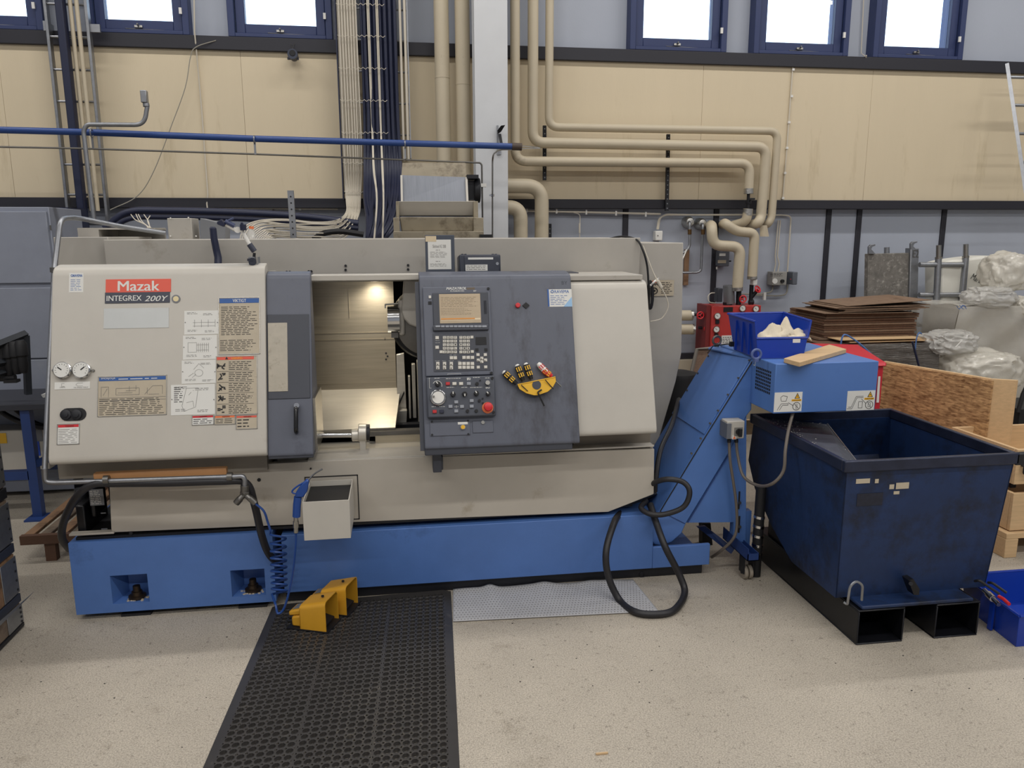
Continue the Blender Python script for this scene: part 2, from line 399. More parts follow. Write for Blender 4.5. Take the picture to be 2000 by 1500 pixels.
# windows
for i, (a, b) in enumerate(WIN):
    f = MB(); t = .045
    f.box((a, 5.90, WZ0), (a+t, 6.14, WZ1)); f.box((b-t, 5.90, WZ0), (b, 6.14, WZ1))
    f.box((a+t, 5.90, WZ0), (b-t, 6.14, WZ0+.025)); f.box((a+t, 5.90, WZ1-t), (b-t, 6.14, WZ1))
    wn = struct(f, 'window_%d' % (i+1), frame_m, bevel=.003)
    s = MB(); c, d, z0, z1, w_ = a+t+.004, b-t-.004, WZ0+.029, WZ1-t-.004, .062
    s.box((c, 5.93, z0), (c+w_, 6.0, z1)); s.box((d-w_, 5.93, z0), (d, 6.0, z1)); s.box((c+w_, 5.93, z0), (d-w_, 6.0, z0+w_)); s.box((c+w_, 5.93, z1-w_), (d-w_, 6.0, z1))
    s.build('sash', frame_m, wn, bevel=.004)
    MB().box((c+w_, 5.96, z0+w_), (d-w_, 5.968, z1-w_)).build('pane', glass, wn, smooth=0)
    m_ = (a+b)/2
    MB().box((m_-.03, 5.915, z0+.012), (m_+.02, 5.93, z0+.026)).cyl((m_-.005, 5.915, z0+.019), (m_-.005, 5.895, z0+.03), .006, n=8).build('window_catch', steel, wn)
    MB().cyl((m_-.09, 5.922, z0+.004), (m_+.16, 5.922, z0-.002), .003, n=6).build('stay_rod', steel, wn)
    MB().box((b-t-.012, 5.888, WZ0+.13), (b-t+.006, 5.9, WZ0+.17)).build('hinge', white_p, wn)
# ceiling lamps (above the frame)
for k, (x, y) in enumerate(LAMPS):
    t = thing('ceiling_lamp', 'strip lamp, %s from the left in the %s ceiling row' % (('first', 'second', 'third', 'fourth', 'fifth')[k % 5], ('rear', 'middle', 'front')[k//5]), 'lamp', (x, y, 4.95), 'strip lamps under the ceiling')
    MB().box((x-1, y-.1, 4.95), (x+1, y+.1, 5.05)).build('housing', white_p, t)
# steel column with its flanges
cx0, cx1 = P(927, 150, 5.5).x, P(991.5, 150, 5.5).x; cm = (cx0+cx1)/2
c = thing('steel_column', 'white painted steel column between the two groups of beige pipes', 'column', (cm, 5.6, 0))
MB().box((cx0, 5.5, .02), (cx1, 5.515, CZ)).box((cx0, 5.64, .02), (cx1, 5.655, CZ)).box((cm-.006, 5.515, .02), (cm+.006, 5.64, CZ)).build('beam', column_m, c, bevel=.002)
MB().box((cm-.12, 5.42, 0), (cm+.12, 5.66, .02)).build('base_plate', column_m, c)
# black clamp on the column and steel pipes on it
c = thing('pipe_bracket', 'black perforated steel bracket holding the blue pipe end on the column', 'bracket', P(978, 285, 5.48))
MB().box(P(970, 245, 5.5), P(974, 302, 5.485)).box(P(974, 292, 5.5), P(979, 302, 5.49)).build('plate', galv, c)
MB().poly([P(972, 262, 5.49), P(978, 258, 5.45), P(986, 245, 5.42), P(978, 246, 5.42), P(971, 255, 5.45)], (0, -.02, 0)).poly([P(973, 262, 5.47), P(978, 262, 5.47), P(982, 285, 5.45), P(977, 285, 5.45)], (0, -.02, 0)).build('arm', blackm, c)
# ---------------------------------------------------------------- wide beige pipes
def pipe(name, pts, r, label, rad=.12, group=None, seams=()):
    t = thing(name, label, 'pipe', pts[-1], group)
    MB().tube(arc_path(pts, rad, 8), r, 20).build('jacket', pipe_m, t)
    for a, b, w_ in seams:
        a, b = V(a), V(b); d = (b-a).normalized(); MB().cyl(a-d*w_/2, a+d*w_/2, r+.0015, n=20).build('seam_band', pipe_m, t)
    return t
YP = 5.72
TOP = 4.9
def up(px, py, Y): p = P(px, py, Y); return V((p.x, Y, TOP))
x1, x2 = P(863, 100, YP).x, P(903.5, 100, YP).x
zA, zB = P(1000, 405, YP).z, P(1000, 363, YP).z
pipe('insulated_pipe', [(x1, YP, TOP), (x1, YP, zA), (P(1017, 420, YP).x, YP, zA), (P(1017, 420, YP).x, YP, .3)], .052, 'leftmost wide beige pipe left of the column, ending in the lower small elbow', .09,
     seams=[((x1, YP, P(863, 152, YP).z), (x1, YP, 0), .01)])
pipe('insulated_pipe', [(x2, YP, TOP), (x2, YP, zB), (P(1058, 420, YP).x, YP, zB), (P(1058, 420, YP).x, YP, .3)], .052, 'wide beige pipe directly left of the column, ending in the upper big elbow', .12,
     seams=[((x2, YP, P(903, 165, YP).z), (x2, YP, 0), .01)])
YQ = 5.76
def run(pxv, py, pxe, pye, dx, r, ybot):
    a = V((P(pxv, 100, YQ).x, YQ, TOP)); z = P(pxv+100, py, YQ).z; b = V((a.x, YQ, z)); c_ = P(pxe, pye, YQ); d = P(dx, ybot, YQ)
    return [a, b, c_, d]
p5 = run(1073, 250, 1519, 256, 1507, .028, 425)
p4 = run(1041, 280, 1497, 287, 1486, .037, 425)
p3 = run(1006, 316, 1465, 319, 1462, .035, 376)
pipe('insulated_pipe', p5+[P(1500, 438, YQ), P(1488, 440, 5.85)], .030, 'thinnest beige pipe right of the column, uppermost and outermost run', .075)
pipe('insulated_pipe', p4+[P(1480, 436, YQ-.03), P(1462, 441, 5.85)], .0385, 'middle beige pipe of the three runs right of the column', .085)
tp3 = pipe('insulated_pipe', p3, .035, 'lowest beige pipe run right of the column, ending above a small valve', .085)
zt = P(1462, 376, YQ)
MB().cyl(zt+V((0, 0, .03)), zt+V((0, 0, -.01)), .038, n=20).build('end_band', foil, tp3)
v = thing('stop_valve', 'small dark stop valve between two silver banded pipe ends', 'valve', P(1462, 398, YQ))
zb = P(1461, 408, YQ)
MB().cyl(zt+V((0, 0, -.01)), zb, .012, n=10).cyl(P(1462, 392, YQ), P(1462, 398, YQ), .021, n=10).build('valve_body', blackm, v)
MB().cyl(P(1462, 395, YQ), P(1468, 388, YQ-.06), .006, n=8).box(P(1464, 390, YQ-.07), P(1473, 387, YQ-.055)).build('lever', blackm, v)
q = thing('insulated_pipe', 'short beige pipe stub below the small valve turning left', 'pipe', P(1460, 430, YQ))
MB().tube(arc_path([zb, P(1458, 433, YQ), P(1432, 440, 5.86)], .05, 6), .036, 18).build('jacket', pipe_m, q)
MB().cyl(zb+V((0, 0, .0)), zb+V((0, 0, -.05)), .038, n=20).build('end_band', foil, q)
# the two lower elbows over the red unit
qa = thing('insulated_pipe', 'beige elbow pipe dropping to the pump on the red unit', 'pipe', P(1440, 565, 5.7))
MB().tube(arc_path([P(1388, 440, 5.98), P(1390, 442, 5.72), P(1392, 479, 5.72), P(1446, 482, 5.7), P(1440, 562, 5.7)], .07, 7), .041, 20).build('jacket', pipe_m, qa)
MB().cyl(P(1440, 561, 5.7), P(1440, 568, 5.7), .042, n=20).build('end_band', foil, qa)
qb = thing('insulated_pipe', 'beige elbow pipe beside the red unit, second from the right', 'pipe', P(1470, 543, 5.7))
MB().tube(arc_path([P(1412, 438, 5.98), P(1416, 436, 5.70), P(1438, 452, 5.70), P(1474, 455, 5.7), P(1469, 540, 5.7)], .05, 7), .037, 20).build('jacket', pipe_m, qb)
MB().cyl(P(1469, 540, 5.7), P(1469, 545, 5.7), .039, n=20).build('end_band', foil, qb)
MB().grid(lambda u, v_: P(1484+u*14+v_*4*u, 440+v_*22, 5.74-.02*math.sin(u*3)), 4, 4).build('loose_flap', pipe_m, q)
# slotted rails behind the pipes
def slotted(px, y0, y1, Y, label, w_=.026, dx=0, mat=blackm):
    a, b = P(px, y0, Y), P(px+dx, y1, Y); t = thing('slotted_rail', label, 'rail', b)
    m = MB(); m.hexa([V((b.x-w_/2, Y, b.z)), V((b.x+w_/2, Y, b.z)), V((b.x+w_/2, Y+.02, b.z)), V((b.x-w_/2, Y+.02, b.z)), V((a.x-w_/2, Y, a.z)), V((a.x+w_/2, Y, a.z)), V((a.x+w_/2, Y+.02, a.z)), V((a.x-w_/2, Y+.02, a.z))])
    m.build('channel', mat, t); k = int((a.z-b.z)/.035); h = MB()
    for i in range(k):
        z = b.z+.02+i*.035; x = b.x+(a.x-b.x)*(z-b.z)/(a.z-b.z); h.cyl((x, Y-.001, z), (x, Y+.004, z), .005, n=8)
    tag(h.build('slots', grey_l if mat is blackm else black, t), kind='stuff'); return t
slotted(1064, 245, 352, 5.86, 'black slotted rail behind the upper pipes right of the column', dx=0)
slotted(1306, 262, 412, 5.86, 'black slotted rail crossing behind the middle of the three pipe runs', dx=-3)
slotted(1074, 437, 470, 5.975, 'short black slotted rail standing right of the big elbow')
t = slotted(567, 372, 465, 4.6, 'grey slotted steel post standing behind the lathe among the white cables', .034, 6, galv)
# ------------------------------------------------------------------ cable ladder left
YL = 5.80
xa, xb, xc = P(128, 200, YL).x, P(190, 200, YL).x, 0
t = thing('cable_ladder', 'narrow galvanised cable ladder on the left of the beige wall, with round rungs', 'ladder', (xa, YL, 1.5))
x0, x1 = -2.235, -1.985
MB().box((x0-.010, YL-.02, 1.62), (x0+.010, YL+.03, TOP)).build('rail', galv, t, bevel=.003)
MB().box((x1-.010, YL-.02, 1.62), (x1+.010, YL+.03, TOP)).build('rail', galv, t, bevel=.003)
rz = [P(120, y, YL).z for y in (8, 72, 136, 198, 260, 321, 380, 438)]+[3.35, 3.6, 3.85]
for z in rz: MB().cyl((x0, YL, z), (x1, YL, z), .008, n=8).build('rung', galv, t)
MB().box((x0-.03, 5.80, 2.93), (x0-.01, 5.92, 2.99)).build('wall_bracket', galv, t); MB().box((x1+.01, 5.80, 2.93), (x1+.07, 5.82, 2.98)).build('wall_bracket', galv, t)
xs = x0+.115
solo(MB().box((xs-.024, 5.70, 1.55), (xs+.024, 5.77, TOP)), 'navy_conduit', navy, 'dark navy square conduit running down over the left cable ladder', 'conduit', bevel=.006)
for k, (dx, lb) in enumerate(((.165, 'left one of the pair of cream conduits on the left cable ladder'), (.205, 'right one of the pair of cream conduits on the left cable ladder'))):
    x = x0+dx; m = MB().cyl((x, 5.76, P(195, 412, 5.76).z), (x, 5.76, TOP), .0135, n=12)
    solo(m, 'cream_conduit', pipe_m, lb, 'conduit')
# grey steel pipe with bend rising from behind the lathe
a = P(183, 425, 4.9)
pts = [P(184, 432, 4.9), P(163, 255, 4.9), P(170, 243, 4.9), P(282, 244, 4.9), P(288, 205, 4.9)]
t = thing('bent_steel_pipe', 'bent grey steel pipe with a flat open connector pointing up left of the wall light', 'pipe', pts[0])
MB().tube(arc_path(pts, .07, 7), .0125, 12).build('tube', galv, t)
MB().cyl(P(286, 209, 4.9), P(285, 201, 4.9), .018, n=12).box(P(277, 201, 4.9)+V((0, -.02, 0)), P(287, 177, 4.9)+V((0, .02, 0))).build('connector', galv, t, bevel=.004)
# blue pipe and thin rod
t = thing('blue_pipe', 'long blue painted pipe crossing the whole left half in front of the beige wall', 'pipe', P(1017, 287, 4.95))
A, B, C_, D = P(-150, 250, 5.0), P(160, 258, 5.0), P(495, 271, 5.0), P(1000, 286, 4.95)
MB().tube([A, B, C_, D], .019, 16).build('tube', bpipe, t)
MB().cyl(P(1000, 286, 4.95), P(1019, 287, 4.95), .0225, n=16).build('end_cap', M('brown cap', (70, 58, 50), .6), t)
MB().tube(arc_path([P(1018, 285, 4.95), P(1052, 288, 4.95), P(1056, 289.5, 4.95), P(1018, 290, 4.95)], .01, 3), .004, 8).build('hook', chrome, t)
for px, py in ((179, 262), (497, 275), (791, 284)):
    m = MB(); q = P(px, py-2, 4.97)
    m.tube([q+V((.023*math.cos(k*PI/6), 0, .023*math.sin(k*PI/6))) if False else q+V((0, .023*math.cos(k*PI/6), .023*math.sin(k*PI/6))) for k in range(13)], .004, 6)
    m.box(q+V((-.006, -.002, -.085)), q+V((.006, .002, -.02))); m.build('hanger', galv, t)
t = thing('thin_rod', 'thin steel air pipe under the blue pipe, bending down at the column', 'pipe', P(940, 460, 4.95))
MB().tube(arc_path([P(-150, 284, 5.0), P(160, 290, 5.0), P(497, 301, 5.0), P(680, 308, 5.0), P(938, 318, 4.95), P(941, 322, 4.95), P(943, 462, 4.95)], .012, 4), .0055, 8).build('tube', steel_d, t)
MB().box(P(937, 359, 4.97), P(950, 365, 4.93)).build('cable_clip', white_p, t)
t = thing('thin_column_pipe', 'thin steel pipe bending down the front of the white column', 'pipe', P(961, 465, 5.4))
MB().tube(arc_path([P(1018, 291, 4.95), P(975, 292, 5.2), P(962, 302, 5.4), P(962, 465, 5.4)], .06, 5), .006, 8).build('tube', steel, t)
MB().cyl(P(962, 379, 5.4), P(962, 384, 5.4), .012, n=10).box(P(955, 380, 5.42), P(962, 383, 5.39)).build('fitting', chrome, t)
# ------------------------------------------------------------------ cable ladder in the middle
YC = 5.80
xl, xr = P(664, 200, YC).x, P(797, 150, YC).x
zlow = P(672, 390, YC).z
t = thing('cable_tray', 'wide steel cable tray carrying white and navy cable bundles', 'cable tray', (xl, YC, zlow))
MB().box((xl-.008, YC-.03, zlow), (xl, YC+.08, TOP)).build('side_rail', navy, t); MB().box((xr, YC-.03, 2.14), (xr+.008, YC+.08, TOP)).build('side_rail', galv, t)
ties = [15, 76, 138, 200, 262, 320, 376]
for y in ties+[-60, -130]:
    z = P(720, y, YC).z; MB().cyl((xl, YC+.03, z), (xr, YC+.03, z), .007, n=8).build('rung', galv, t)
for y in ties:
    z = P(720, y, YC).z; m = MB(); p_ = []
    for k in range(9): p_.append(V((xl+.005+.135*k/8, YC-.055, z+.006*(-1)**k)))
    m.tube(p_, .0022, 5).build('cable_tie', white_c, t)
    p_ = [V((xl+.14+.19*k/12, YC-.075, z+.006*(-1)**k)) for k in range(13)]
    MB().tube(p_, .0022, 5).build('cable_tie', white_c, t)
# white cables : down, bend left, run behind the lathe, curl down
NW = 14
for k in range(NW):
    x = xl+.010+k*.0096; yy = YC-.014-.012*(k % 2)
    ztop = TOP; f = k/(NW-1)
    bendy = 412+22*random.random()
    p = [V((x, yy, TOP)), V((x, yy, 3.0)), V((x+random.uniform(-.004, .004), yy, 2.2)), P(676+26*(1-f)*0+28*f, 385, YC-.05+.0), ]
    yb = 433+f*33
    p += [P(676+24*f, 415+6*f, 5.4), P(655+18*f, yb-2, 5.1-.1*(k % 3)), P(610, yb+random.uniform(-3, 3), 4.85-.05*(k % 3)), P(560, yb-2+random.uniform(-3, 3), 4.75-.04*(k % 3)), P(512+20*f, yb-3+random.uniform(-2, 2), 4.7)]
    endx = 470+f*50
    p += [P(endx+12, 440+24*f, 4.66), P(endx, 462+8*f, 4.62), P(endx-3, 500, 4.6)]
    solo(MB().tube(spline(p, 5), lambda t_: .0056-.0018*min(1, t_*2), 6), 'white_cable', white_c, ORD[k]+' white cable from the left in the bundle bending left behind the lathe', 'cable', 'white cables of the left bundle')
for k, (px, lb) in enumerate(((722, 'lone thicker white cable between the navy cables, left one'), (739, 'lone white cable between the navy cables, right one'))):
    x = P(px, 100, YC).x; m = MB()
    for d in (-.005, .005):
        m.tube(spline([V((x+d, YC-.06, TOP)), V((x+d, YC-.06, 3)), V((x+d*.5, YC-.06, 2.3)), P(px+8+d*200, 330, 5.5), P(px+14-k*4+d*100, 390, 5.25), P(px+8+d*100, 480, 5.0)], 5), .0045, 6)
    solo(m, 'white_cable', white_c, lb, 'cable')
for k, (px, lb) in enumerate(((783, 'cream cable pipe at the right edge of the tray, left one of two'), (792, 'cream cable pipe at the right edge of the tray, right one of two'))):
    x = P(px, 100, YC).x
    solo(MB().cyl((x, YC-.03, 2.12), (x, YC-.03, TOP), .009, n=8), 'cream_conduit', white_c, lb, 'cable')
NB = 14; r_ = [.0095]*NB
for k in range(NB):
    px = 709+k*4.9; x = P(px, 100, YC).x; yy = YC-.02-.022*(k % 2); f = k/(NB-1)
    p = [V((x, yy, TOP)), V((x, yy, 3.0)), V((x+random.uniform(-.005, .005), yy, 2.4)), P(px+4+6*f, 330, 5.7), P(px+4+4*f, 390-10*f, 5.5), P(px+6-8*f+random.uniform(-8, 8), 430, 5.3), P(px+6-40*f+random.uniform(-6, 6), 480, 5.1)]
    solo(MB().tube(spline(p, 5), .0125, 8), 'navy_cable', navy, ORD[k]+' navy cable from the left in the dense dark tray bundle', 'cable', 'navy cables of the tray')
# long dark hoses lying behind the lathe
for k, (ys, lb) in enumerate((((447, 415, 412, 416, 424, 437), 'thick dark hose arching along the wall foot behind the lathe, upper one'), ((462, 428, 424, 428, 436, 446), 'thinner dark hose under the thick one behind the lathe'))):
    pxs = (205, 250, 330, 480, 600, 700)
    solo(MB().tube(spline([P(a, b, 5.2-.1*k) for a, b in zip(pxs, ys)], 8), .024-.008*k, 12), 'dark_hose', navy, lb, 'hose')
solo(MB().tube(spline([P(612, 468, 4.8), P(632, 456, 4.8), P(665, 452, 4.8), P(710, 458, 4.8)], 6), .018, 10), 'dark_hose', black, 'short dark hose arching behind the lathe under the white cables', 'hose')
# conduits under the beige band
for k, (a, b, y0, y1, lb) in enumerate(((-80, 660, 400, 408, 'thin cream conduit along the dark strip, left half of the wall'), (1000, 1290, 411, 421, 'thin cream conduit along the dark strip right of the column'))):
    m = MB().cyl(P(a, y0, 5.94), P(b, y1-3*k, 5.94), .008, n=8); t = solo(m, 'cream_conduit', white_c, lb, 'conduit')
    for q in range(5): MB().box(P(a+(b-a)*(q+.5)/5-2, y0+(y1-y0)*(q+.5)/5-6, 5.945), P(a+(b-a)*(q+.5)/5+2, y0+(y1-y0)*(q+.5)/5+3, 5.93)).build('clip', white_p, t)
m = MB()
for d in (0, .012, .024): m.tube(arc_path([P(1283+d*120, 448, 5.95), P(1286+d*120, 426, 5.95), P(1300, 420-d*80, 5.95), P(1350, 420-d*30, 5.95), P(1500, 420-d*60, 5.95)], .05, 5), .005, 6)
solo(m, 'cable_trio', white_c, 'three cream cables running from the white junction box to the right', 'cable')
t = thing('junction_box', 'white square junction box on the wall above the lathe end', 'box', P(1284, 470, 5.97))
MB().box(P(1275, 451, 6.0), P(1294, 470, 5.93)).build('housing', white_p, t, bevel=.006); MB().cyl(P(1285, 460, 5.932), P(1285, 460, 5.925), .004, n=8).build('screw', blackm, t)
t = thing('hanging_cable_end', 'thin cream cable with a joint hanging on the white wall right of the big elbow', 'cable', P(1132, 470, 5.93))
MB().tube(arc_path([P(1120, 415, 5.93), P(1133, 418, 5.93), P(1132, 470, 5.93)], .03, 4), .0035, 6).cyl(P(1132, 436, 5.93), P(1132, 455, 5.93), .007, n=8).build('wire', white_c, t)
# wires on the beige wall
solo(MB().tube([P(379, -5, 5.88), P(380, 62, 5.88), P(383, 92, 5.91), P(394, 215, 5.92), P(406, 380, 5.92), P(404, 398, 5.90), P(408, 430, 5.9)], .005, 6), 'wall_wire', white_c, 'straight cream wire clipped down the beige wall left of the cable tray', 'wire')
solo(MB().tube(spline([P(422, 79, 5.90), P(383, 92, 5.88), P(372, 112, 5.88), P(362, 170, 5.88), P(335, 245, 5.88), P(300, 335, 5.88), P(268, 383, 5.88), P(215, 410, 5.8)], 8), .0032, 6), 'wall_wire', cable_g, 'loose thin wire swinging down across the beige wall on the left', 'wire')
m = MB().tube(arc_path([P(1692, 108, 5.89), P(1690, 118, 5.92), P(1672, 121, 5.92), P(1556, 117, 5.92), P(1549, 122, 5.92), P(1536, 300, 5.92), P(1527, 408, 5.92)], .03, 5), .0055, 6)
t = solo(m, 'wall_wire', white_c, 'cream wire from under the right windows down the beige wall beside the pipes', 'wire')
for px, py in ((1549, 136), (1546, 188), (1541, 239), (1537, 289), (1533, 338), (1529, 387)): MB().box(P(px-3, py-2, 5.925), P(px+3, py+2, 5.91)).build('clip', white_p, t)
solo(MB().tube([P(1687, -5, 5.98), P(1682, 104, 5.98), P(1690, 110, 5.90)], .004, 6), 'wall_wire', white_c, 'thin cream wire between the second and third right hand windows', 'wire')
# siren on the beige wall
t = thing('wall_horn', 'small dark round horn hanging on the beige wall under the left windows', 'horn', P(572, 118, 5.88))
MB().lathe(P(571, 105, 5.80), (0, 1, 0), [(0, .026), (0, .034), (.02, .036), (.08, .03), (.10, .03)]).box(P(562, 117, 5.86), P(583, 112, 5.84)).build('housing', M('horn dark', (52, 58, 74), .5), t)
MB().lathe(P(571, 103.5, 5.797), (0, 1, 0), [(0, .018), (.004, .022)]).build('mouth', black, t)
MB().tube([P(571, 96, 5.86), P(568, 86, 5.9)], .002, 5).tube([P(571, 96, 5.86), P(575, 85, 5.9)], .002, 5).build('wire', steel, t)
# metal ladder far right
t = thing('steel_ladder', 'leaning steel ladder cut off at the right edge by the beige wall', 'ladder', P(2030, 420, 5.6))
A = P(1967, 125, 5.75); B = P(2010, 420, 5.3); off = V((.34, 0, 0))
for o_ in (V(), off): MB().cyl(A+o_, B+o_, .018, n=4).build('rail', galv, t, smooth=0)
for f in (.09, .28, .47, .66, .85):
    q = A.lerp(B, f); MB().cyl(q, q+off, .012, n=8).build('rung', galv, t)
# discs and thin pipes
for (dx, dy, lb, pts) in ((1345, 434, 'left silver wall rosette with a thin steel pipe below', [(1345, 434, 5.96), (1347, 434, 5.86), (1347, 482, 5.86), (1338, 492, 5.86), (1332, 494, 5.86)]),
                      (1369, 437, 'right silver wall rosette with a thin steel pipe below', [(1369, 437, 5.96), (1373, 438, 5.86), (1369, 528, 5.86), (1362, 532, 5.86), (1318, 533, 5.86)])):
    t = thing('wall_rosette', lb, 'pipe', P(dx, dy, 5.9))
    MB().lathe(P(dx-2, dy, 5.98), (0, -1, 0), [(-.02, .046), (.03, .044), (.06, .03), (.062, .02)], 20).build('cone', foil, t)
    MB().tube(arc_path([P(*q) for q in pts], .03, 5), .0105, 10).build('tube', galv, t)
    MB().cyl(P(pts[1][0], 448, 5.86), P(pts[1][0], 458, 5.86), .016, n=8).build('union', M('brass dull', (110, 84, 54), .4, .8), t)
solo(MB().box(P(1336, 487, 5.99), P(1344, 557, 5.96)), 'wooden_strip', wood_o, 'short brown wooden strip on the wall beside the lathe end', 'board')
# grey switch box, control boxes
t = thing('switch_box', 'small grey switch box with two tiny labels behind the elbow pipe', 'switch', P(1410, 522, 5.93))
MB().box(P(1398, 490, 5.99), P(1424, 520, 5.91)).build('housing', M('switch grey', (104, 108, 116), .5), t, bevel=.006)
MB().box(P(1405, 495, 5.909), P(1417, 500, 5.906)).build('label_plate', white_s, t); MB().box(P(1402, 508, 5.909), P(1418, 514, 5.906)).build('label_plate', tan_s, t)
MB().cyl(P(1400, 521, 5.95), P(1400, 526, 5.95), .007, n=8).build('gland', white_p, t); MB().cyl(P(1424, 510, 5.94), P(1428, 510, 5.93), .005, n=8).build('knob', black, t)
t = thing('thermostat_box', 'grey control box with dial and black knob on the white wall', 'control box', P(1520, 557, 5.95))
fr = Frame((0, 5.90, 0), (1, 0, 0), (0, 0, 1))
MB().box(P(1499, 530, 5.99), P(1536, 557, 5.90)).build('housing', M('box grey', (150, 148, 142), .5), t, bevel=.004)
MB().box(P(1536, 530, 5.99), P(1557, 556, 5.88)).build('side_box', M('box dark grey', (96, 100, 108), .5), t, bevel=.006)
m = MB(); fr.cyl(m, 1513, 549, .022, 0, .006); m.build('dial', white_s, t); m = MB(); fr.cyl(m, 1527, 549, .014, 0, .02); m.build('knob', black, t)
lines_mb(fr, fr.rect(1504, 533, 1534, 540), 3, word=.02).build('print', ink, t)
m = MB(); fr.cyl(m, 1541, 545, .003, .02, .03, 8); m.build('indicator', red_k, t)
for a, lb in ((1512, 'left cream cable rising from the grey control box'), (1519, 'right cream cable rising from the grey control box')):
    solo(MB().tube([P(a, 531, 5.97), P(a+3, 515, 5.97), P(1514+(a-1512)*.6, 500, 5.97), P(1520+(a-1512)*.6, 430, 5.97)], .005, 6), 'wall_cable', white_c, lb, 'cable')
solo(MB().tube(arc_path([P(1538, 531, 5.97), P(1545, 422, 5.97), P(1530, 420, 5.97), P(1500, 420, 5.95)], .04, 5), .006, 6), 'wall_cable', white_c, 'cream cable going up from the dark side box to the wall strip', 'cable')
solo(MB().tube(arc_path([P(1538, 556, 5.96), P(1537, 575, 5.96), P(1520, 578, 5.96), P(1470, 576, 5.96)], .04, 5), .006, 6), 'wall_cable', cable_g, 'grey cable under the dark side box curving left to the pump', 'cable')
solo(MB().tube(arc_path([P(1510, 557, 5.96), P(1508, 570, 5.96), P(1490, 574, 5.96), P(1440, 574, 5.96)], .04, 5), .006, 6), 'wall_cable', cable_g, 'grey cable under the dial box curving left to the pump', 'cable')
t = thing('cable_bracket', 'white cable bracket holding the grey cables under the control box', 'bracket', P(1493, 583, 5.95)); MB().box(P(1490, 571, 5.96), P(1496, 586, 5.94)).build('plate', white_p, t)
# red heat exchanger unit
YR = 5.66; fr = Frame((0, YR, 0), (1, 0, 0), (0, 0, 1))
t = thing('heating_unit', 'red box unit with round gauges behind the blue conveyor', 'heating unit', P(1430, 690, YR))
a, b = P(1391, 598, YR), P(1487, 595, YR)
MB().box((a.x, YR, P(1400, 700, YR).z), (b.x, YR+.22, a.z)).build('cabinet', red, t, bevel=.004)
MB().box((a.x-.035, YR+.02, P(1400, 700, YR).z), (a.x-.002, YR+.22, a.z+.004)).build('side_frame', M('dark red brown', (120, 40, 40), .6), t)
m = MB(); fr.box(m, fr.rect(1413, 600, 1431, 609), 0, .004); m.build('display', black, t)
for px, py in ((1449, 602), (1475, 603), (1400, 617), (1398, 643)):
    g = MB(); g.lathe(fr.px(px, py), (0, -1, 0), [(0, .022), (.012, .026), (.016, .026), (.016, .022)], 20); g = g.build('gauge', steel, t)
    m = MB(); fr.cyl(m, px, py, .0215, .0162, .0165); m.build('dial', white_s, g)
    m = MB(); u, v_ = fr.uv(px, py); stroke_mb(fr, [(.5, .5, .2, .75), (.5, .5, .6, .4)], (u-.02, v_-.02, u+.02, v_+.02), .003, .0172, m); m.build('needle', ink, g)
    m = MB(); fr.box(m, fr.rect(px-3, py+8, px+4, py+15), 0, .012); m.build('stopcock', blackm, t)
m = MB(); fr.box(m, fr.rect(1409, 655, 1440, 676), 0, .002); m.build('rating_plate', white_s, t)
lines_mb(fr, fr.rect(1411, 657, 1438, 674), 5, .0025, word=.02).build('print', ink, t)
t = thing('circulation_pump', 'grey and black pump motor on top of the red unit', 'pump', P(1412, 596, YR))
MB().cyl(P(1424, 593, YR+.08), P(1423, 560, YR+.08), .044, n=24).cyl(P(1423, 560, YR+.08), P(1423, 557, YR+.08), .042, n=24).build('motor', M('motor grey', (128, 130, 132), .4, .5), t)
MB().box(P(1395, 562, YR+.02), P(1411, 590, YR-.05)).build('terminal_box', M('dark box', (40, 42, 50), .5), t, bevel=.005)
MB().cyl(P(1421, 596, YR+.08), P(1421, 590, YR+.08), .036, n=16).build('foot', blackm, t)
MB().tube(spline([P(1398, 592, YR), P(1386, 590, YR), P(1383, 580, YR), P(1388, 573, YR), P(1396, 572, YR)], 5), .004, 6).build('loop_wire', white_c, t)
def wheelvalve(px, py, Y, label, body=(), r=.026, nrm=(0, -1, 0)):
    t = thing('wheel_valve', label, 'valve', P(px, py, Y)); c = P(px, py, Y-.03); m = MB(); n_ = V(nrm).normalized()
    e1 = n_.cross(V((0, 0, 1))).normalized(); e2 = n_.cross(e1)
    m.tube([c+(e1*math.cos(k*PI/10)+e2*math.sin(k*PI/10))*r for k in range(21)], .006, 8, cap=False)
    for k in range(3):
        an = k*2*PI/3; m.cyl(c, c+(e1*math.cos(an)+e2*math.sin(an))*r, .004, n=6)
    m.cyl(c, c-n_*.03, .006, n=8); m.build('handwheel', red_k, t)
    m = MB()
    for a, b, rr in body: m.cyl(P(*a), P(*b), rr, n=12)
    m.build('valve_body', blackm, t); return t
wheelvalve(1451, 584, 5.72, 'red handwheel valve on the left riser above the red unit', [((1442, 597, 5.74), (1443, 568, 5.74), .02), ((1443, 580, 5.74), (1451, 583, 5.72), .014)])
wheelvalve(1480, 565, 5.72, 'red handwheel valve on the right riser, tilted on a slanted stem', [((1466, 597, 5.74), (1468, 556, 5.74), .016), ((1466, 583, 5.74), (1480, 566, 5.72), .014), ((1463, 590, 5.74), (1471, 590, 5.74), .02)], nrm=(.5, -1, .6))
solo(MB().box(P(1465, 545, 5.74), P(1479, 557, 5.68)), 'actuator', white_p, 'small white actuator block between the silver band and the right valve', 'actuator', bevel=.004)
for (px, py, lb) in ((1368, 616, 'upper horizontal valve joining a silver capped stub to the red unit'), (1382, 642, 'lower horizontal valve joining a silver capped stub to the red unit')):
    wheelvalve(px, py, 5.74, lb, [((px-18, py-2, 5.76), (px+16, py, 5.76), .011), ((px-4, py-1, 5.76), (px+4, py-1, 5.76), .018)])
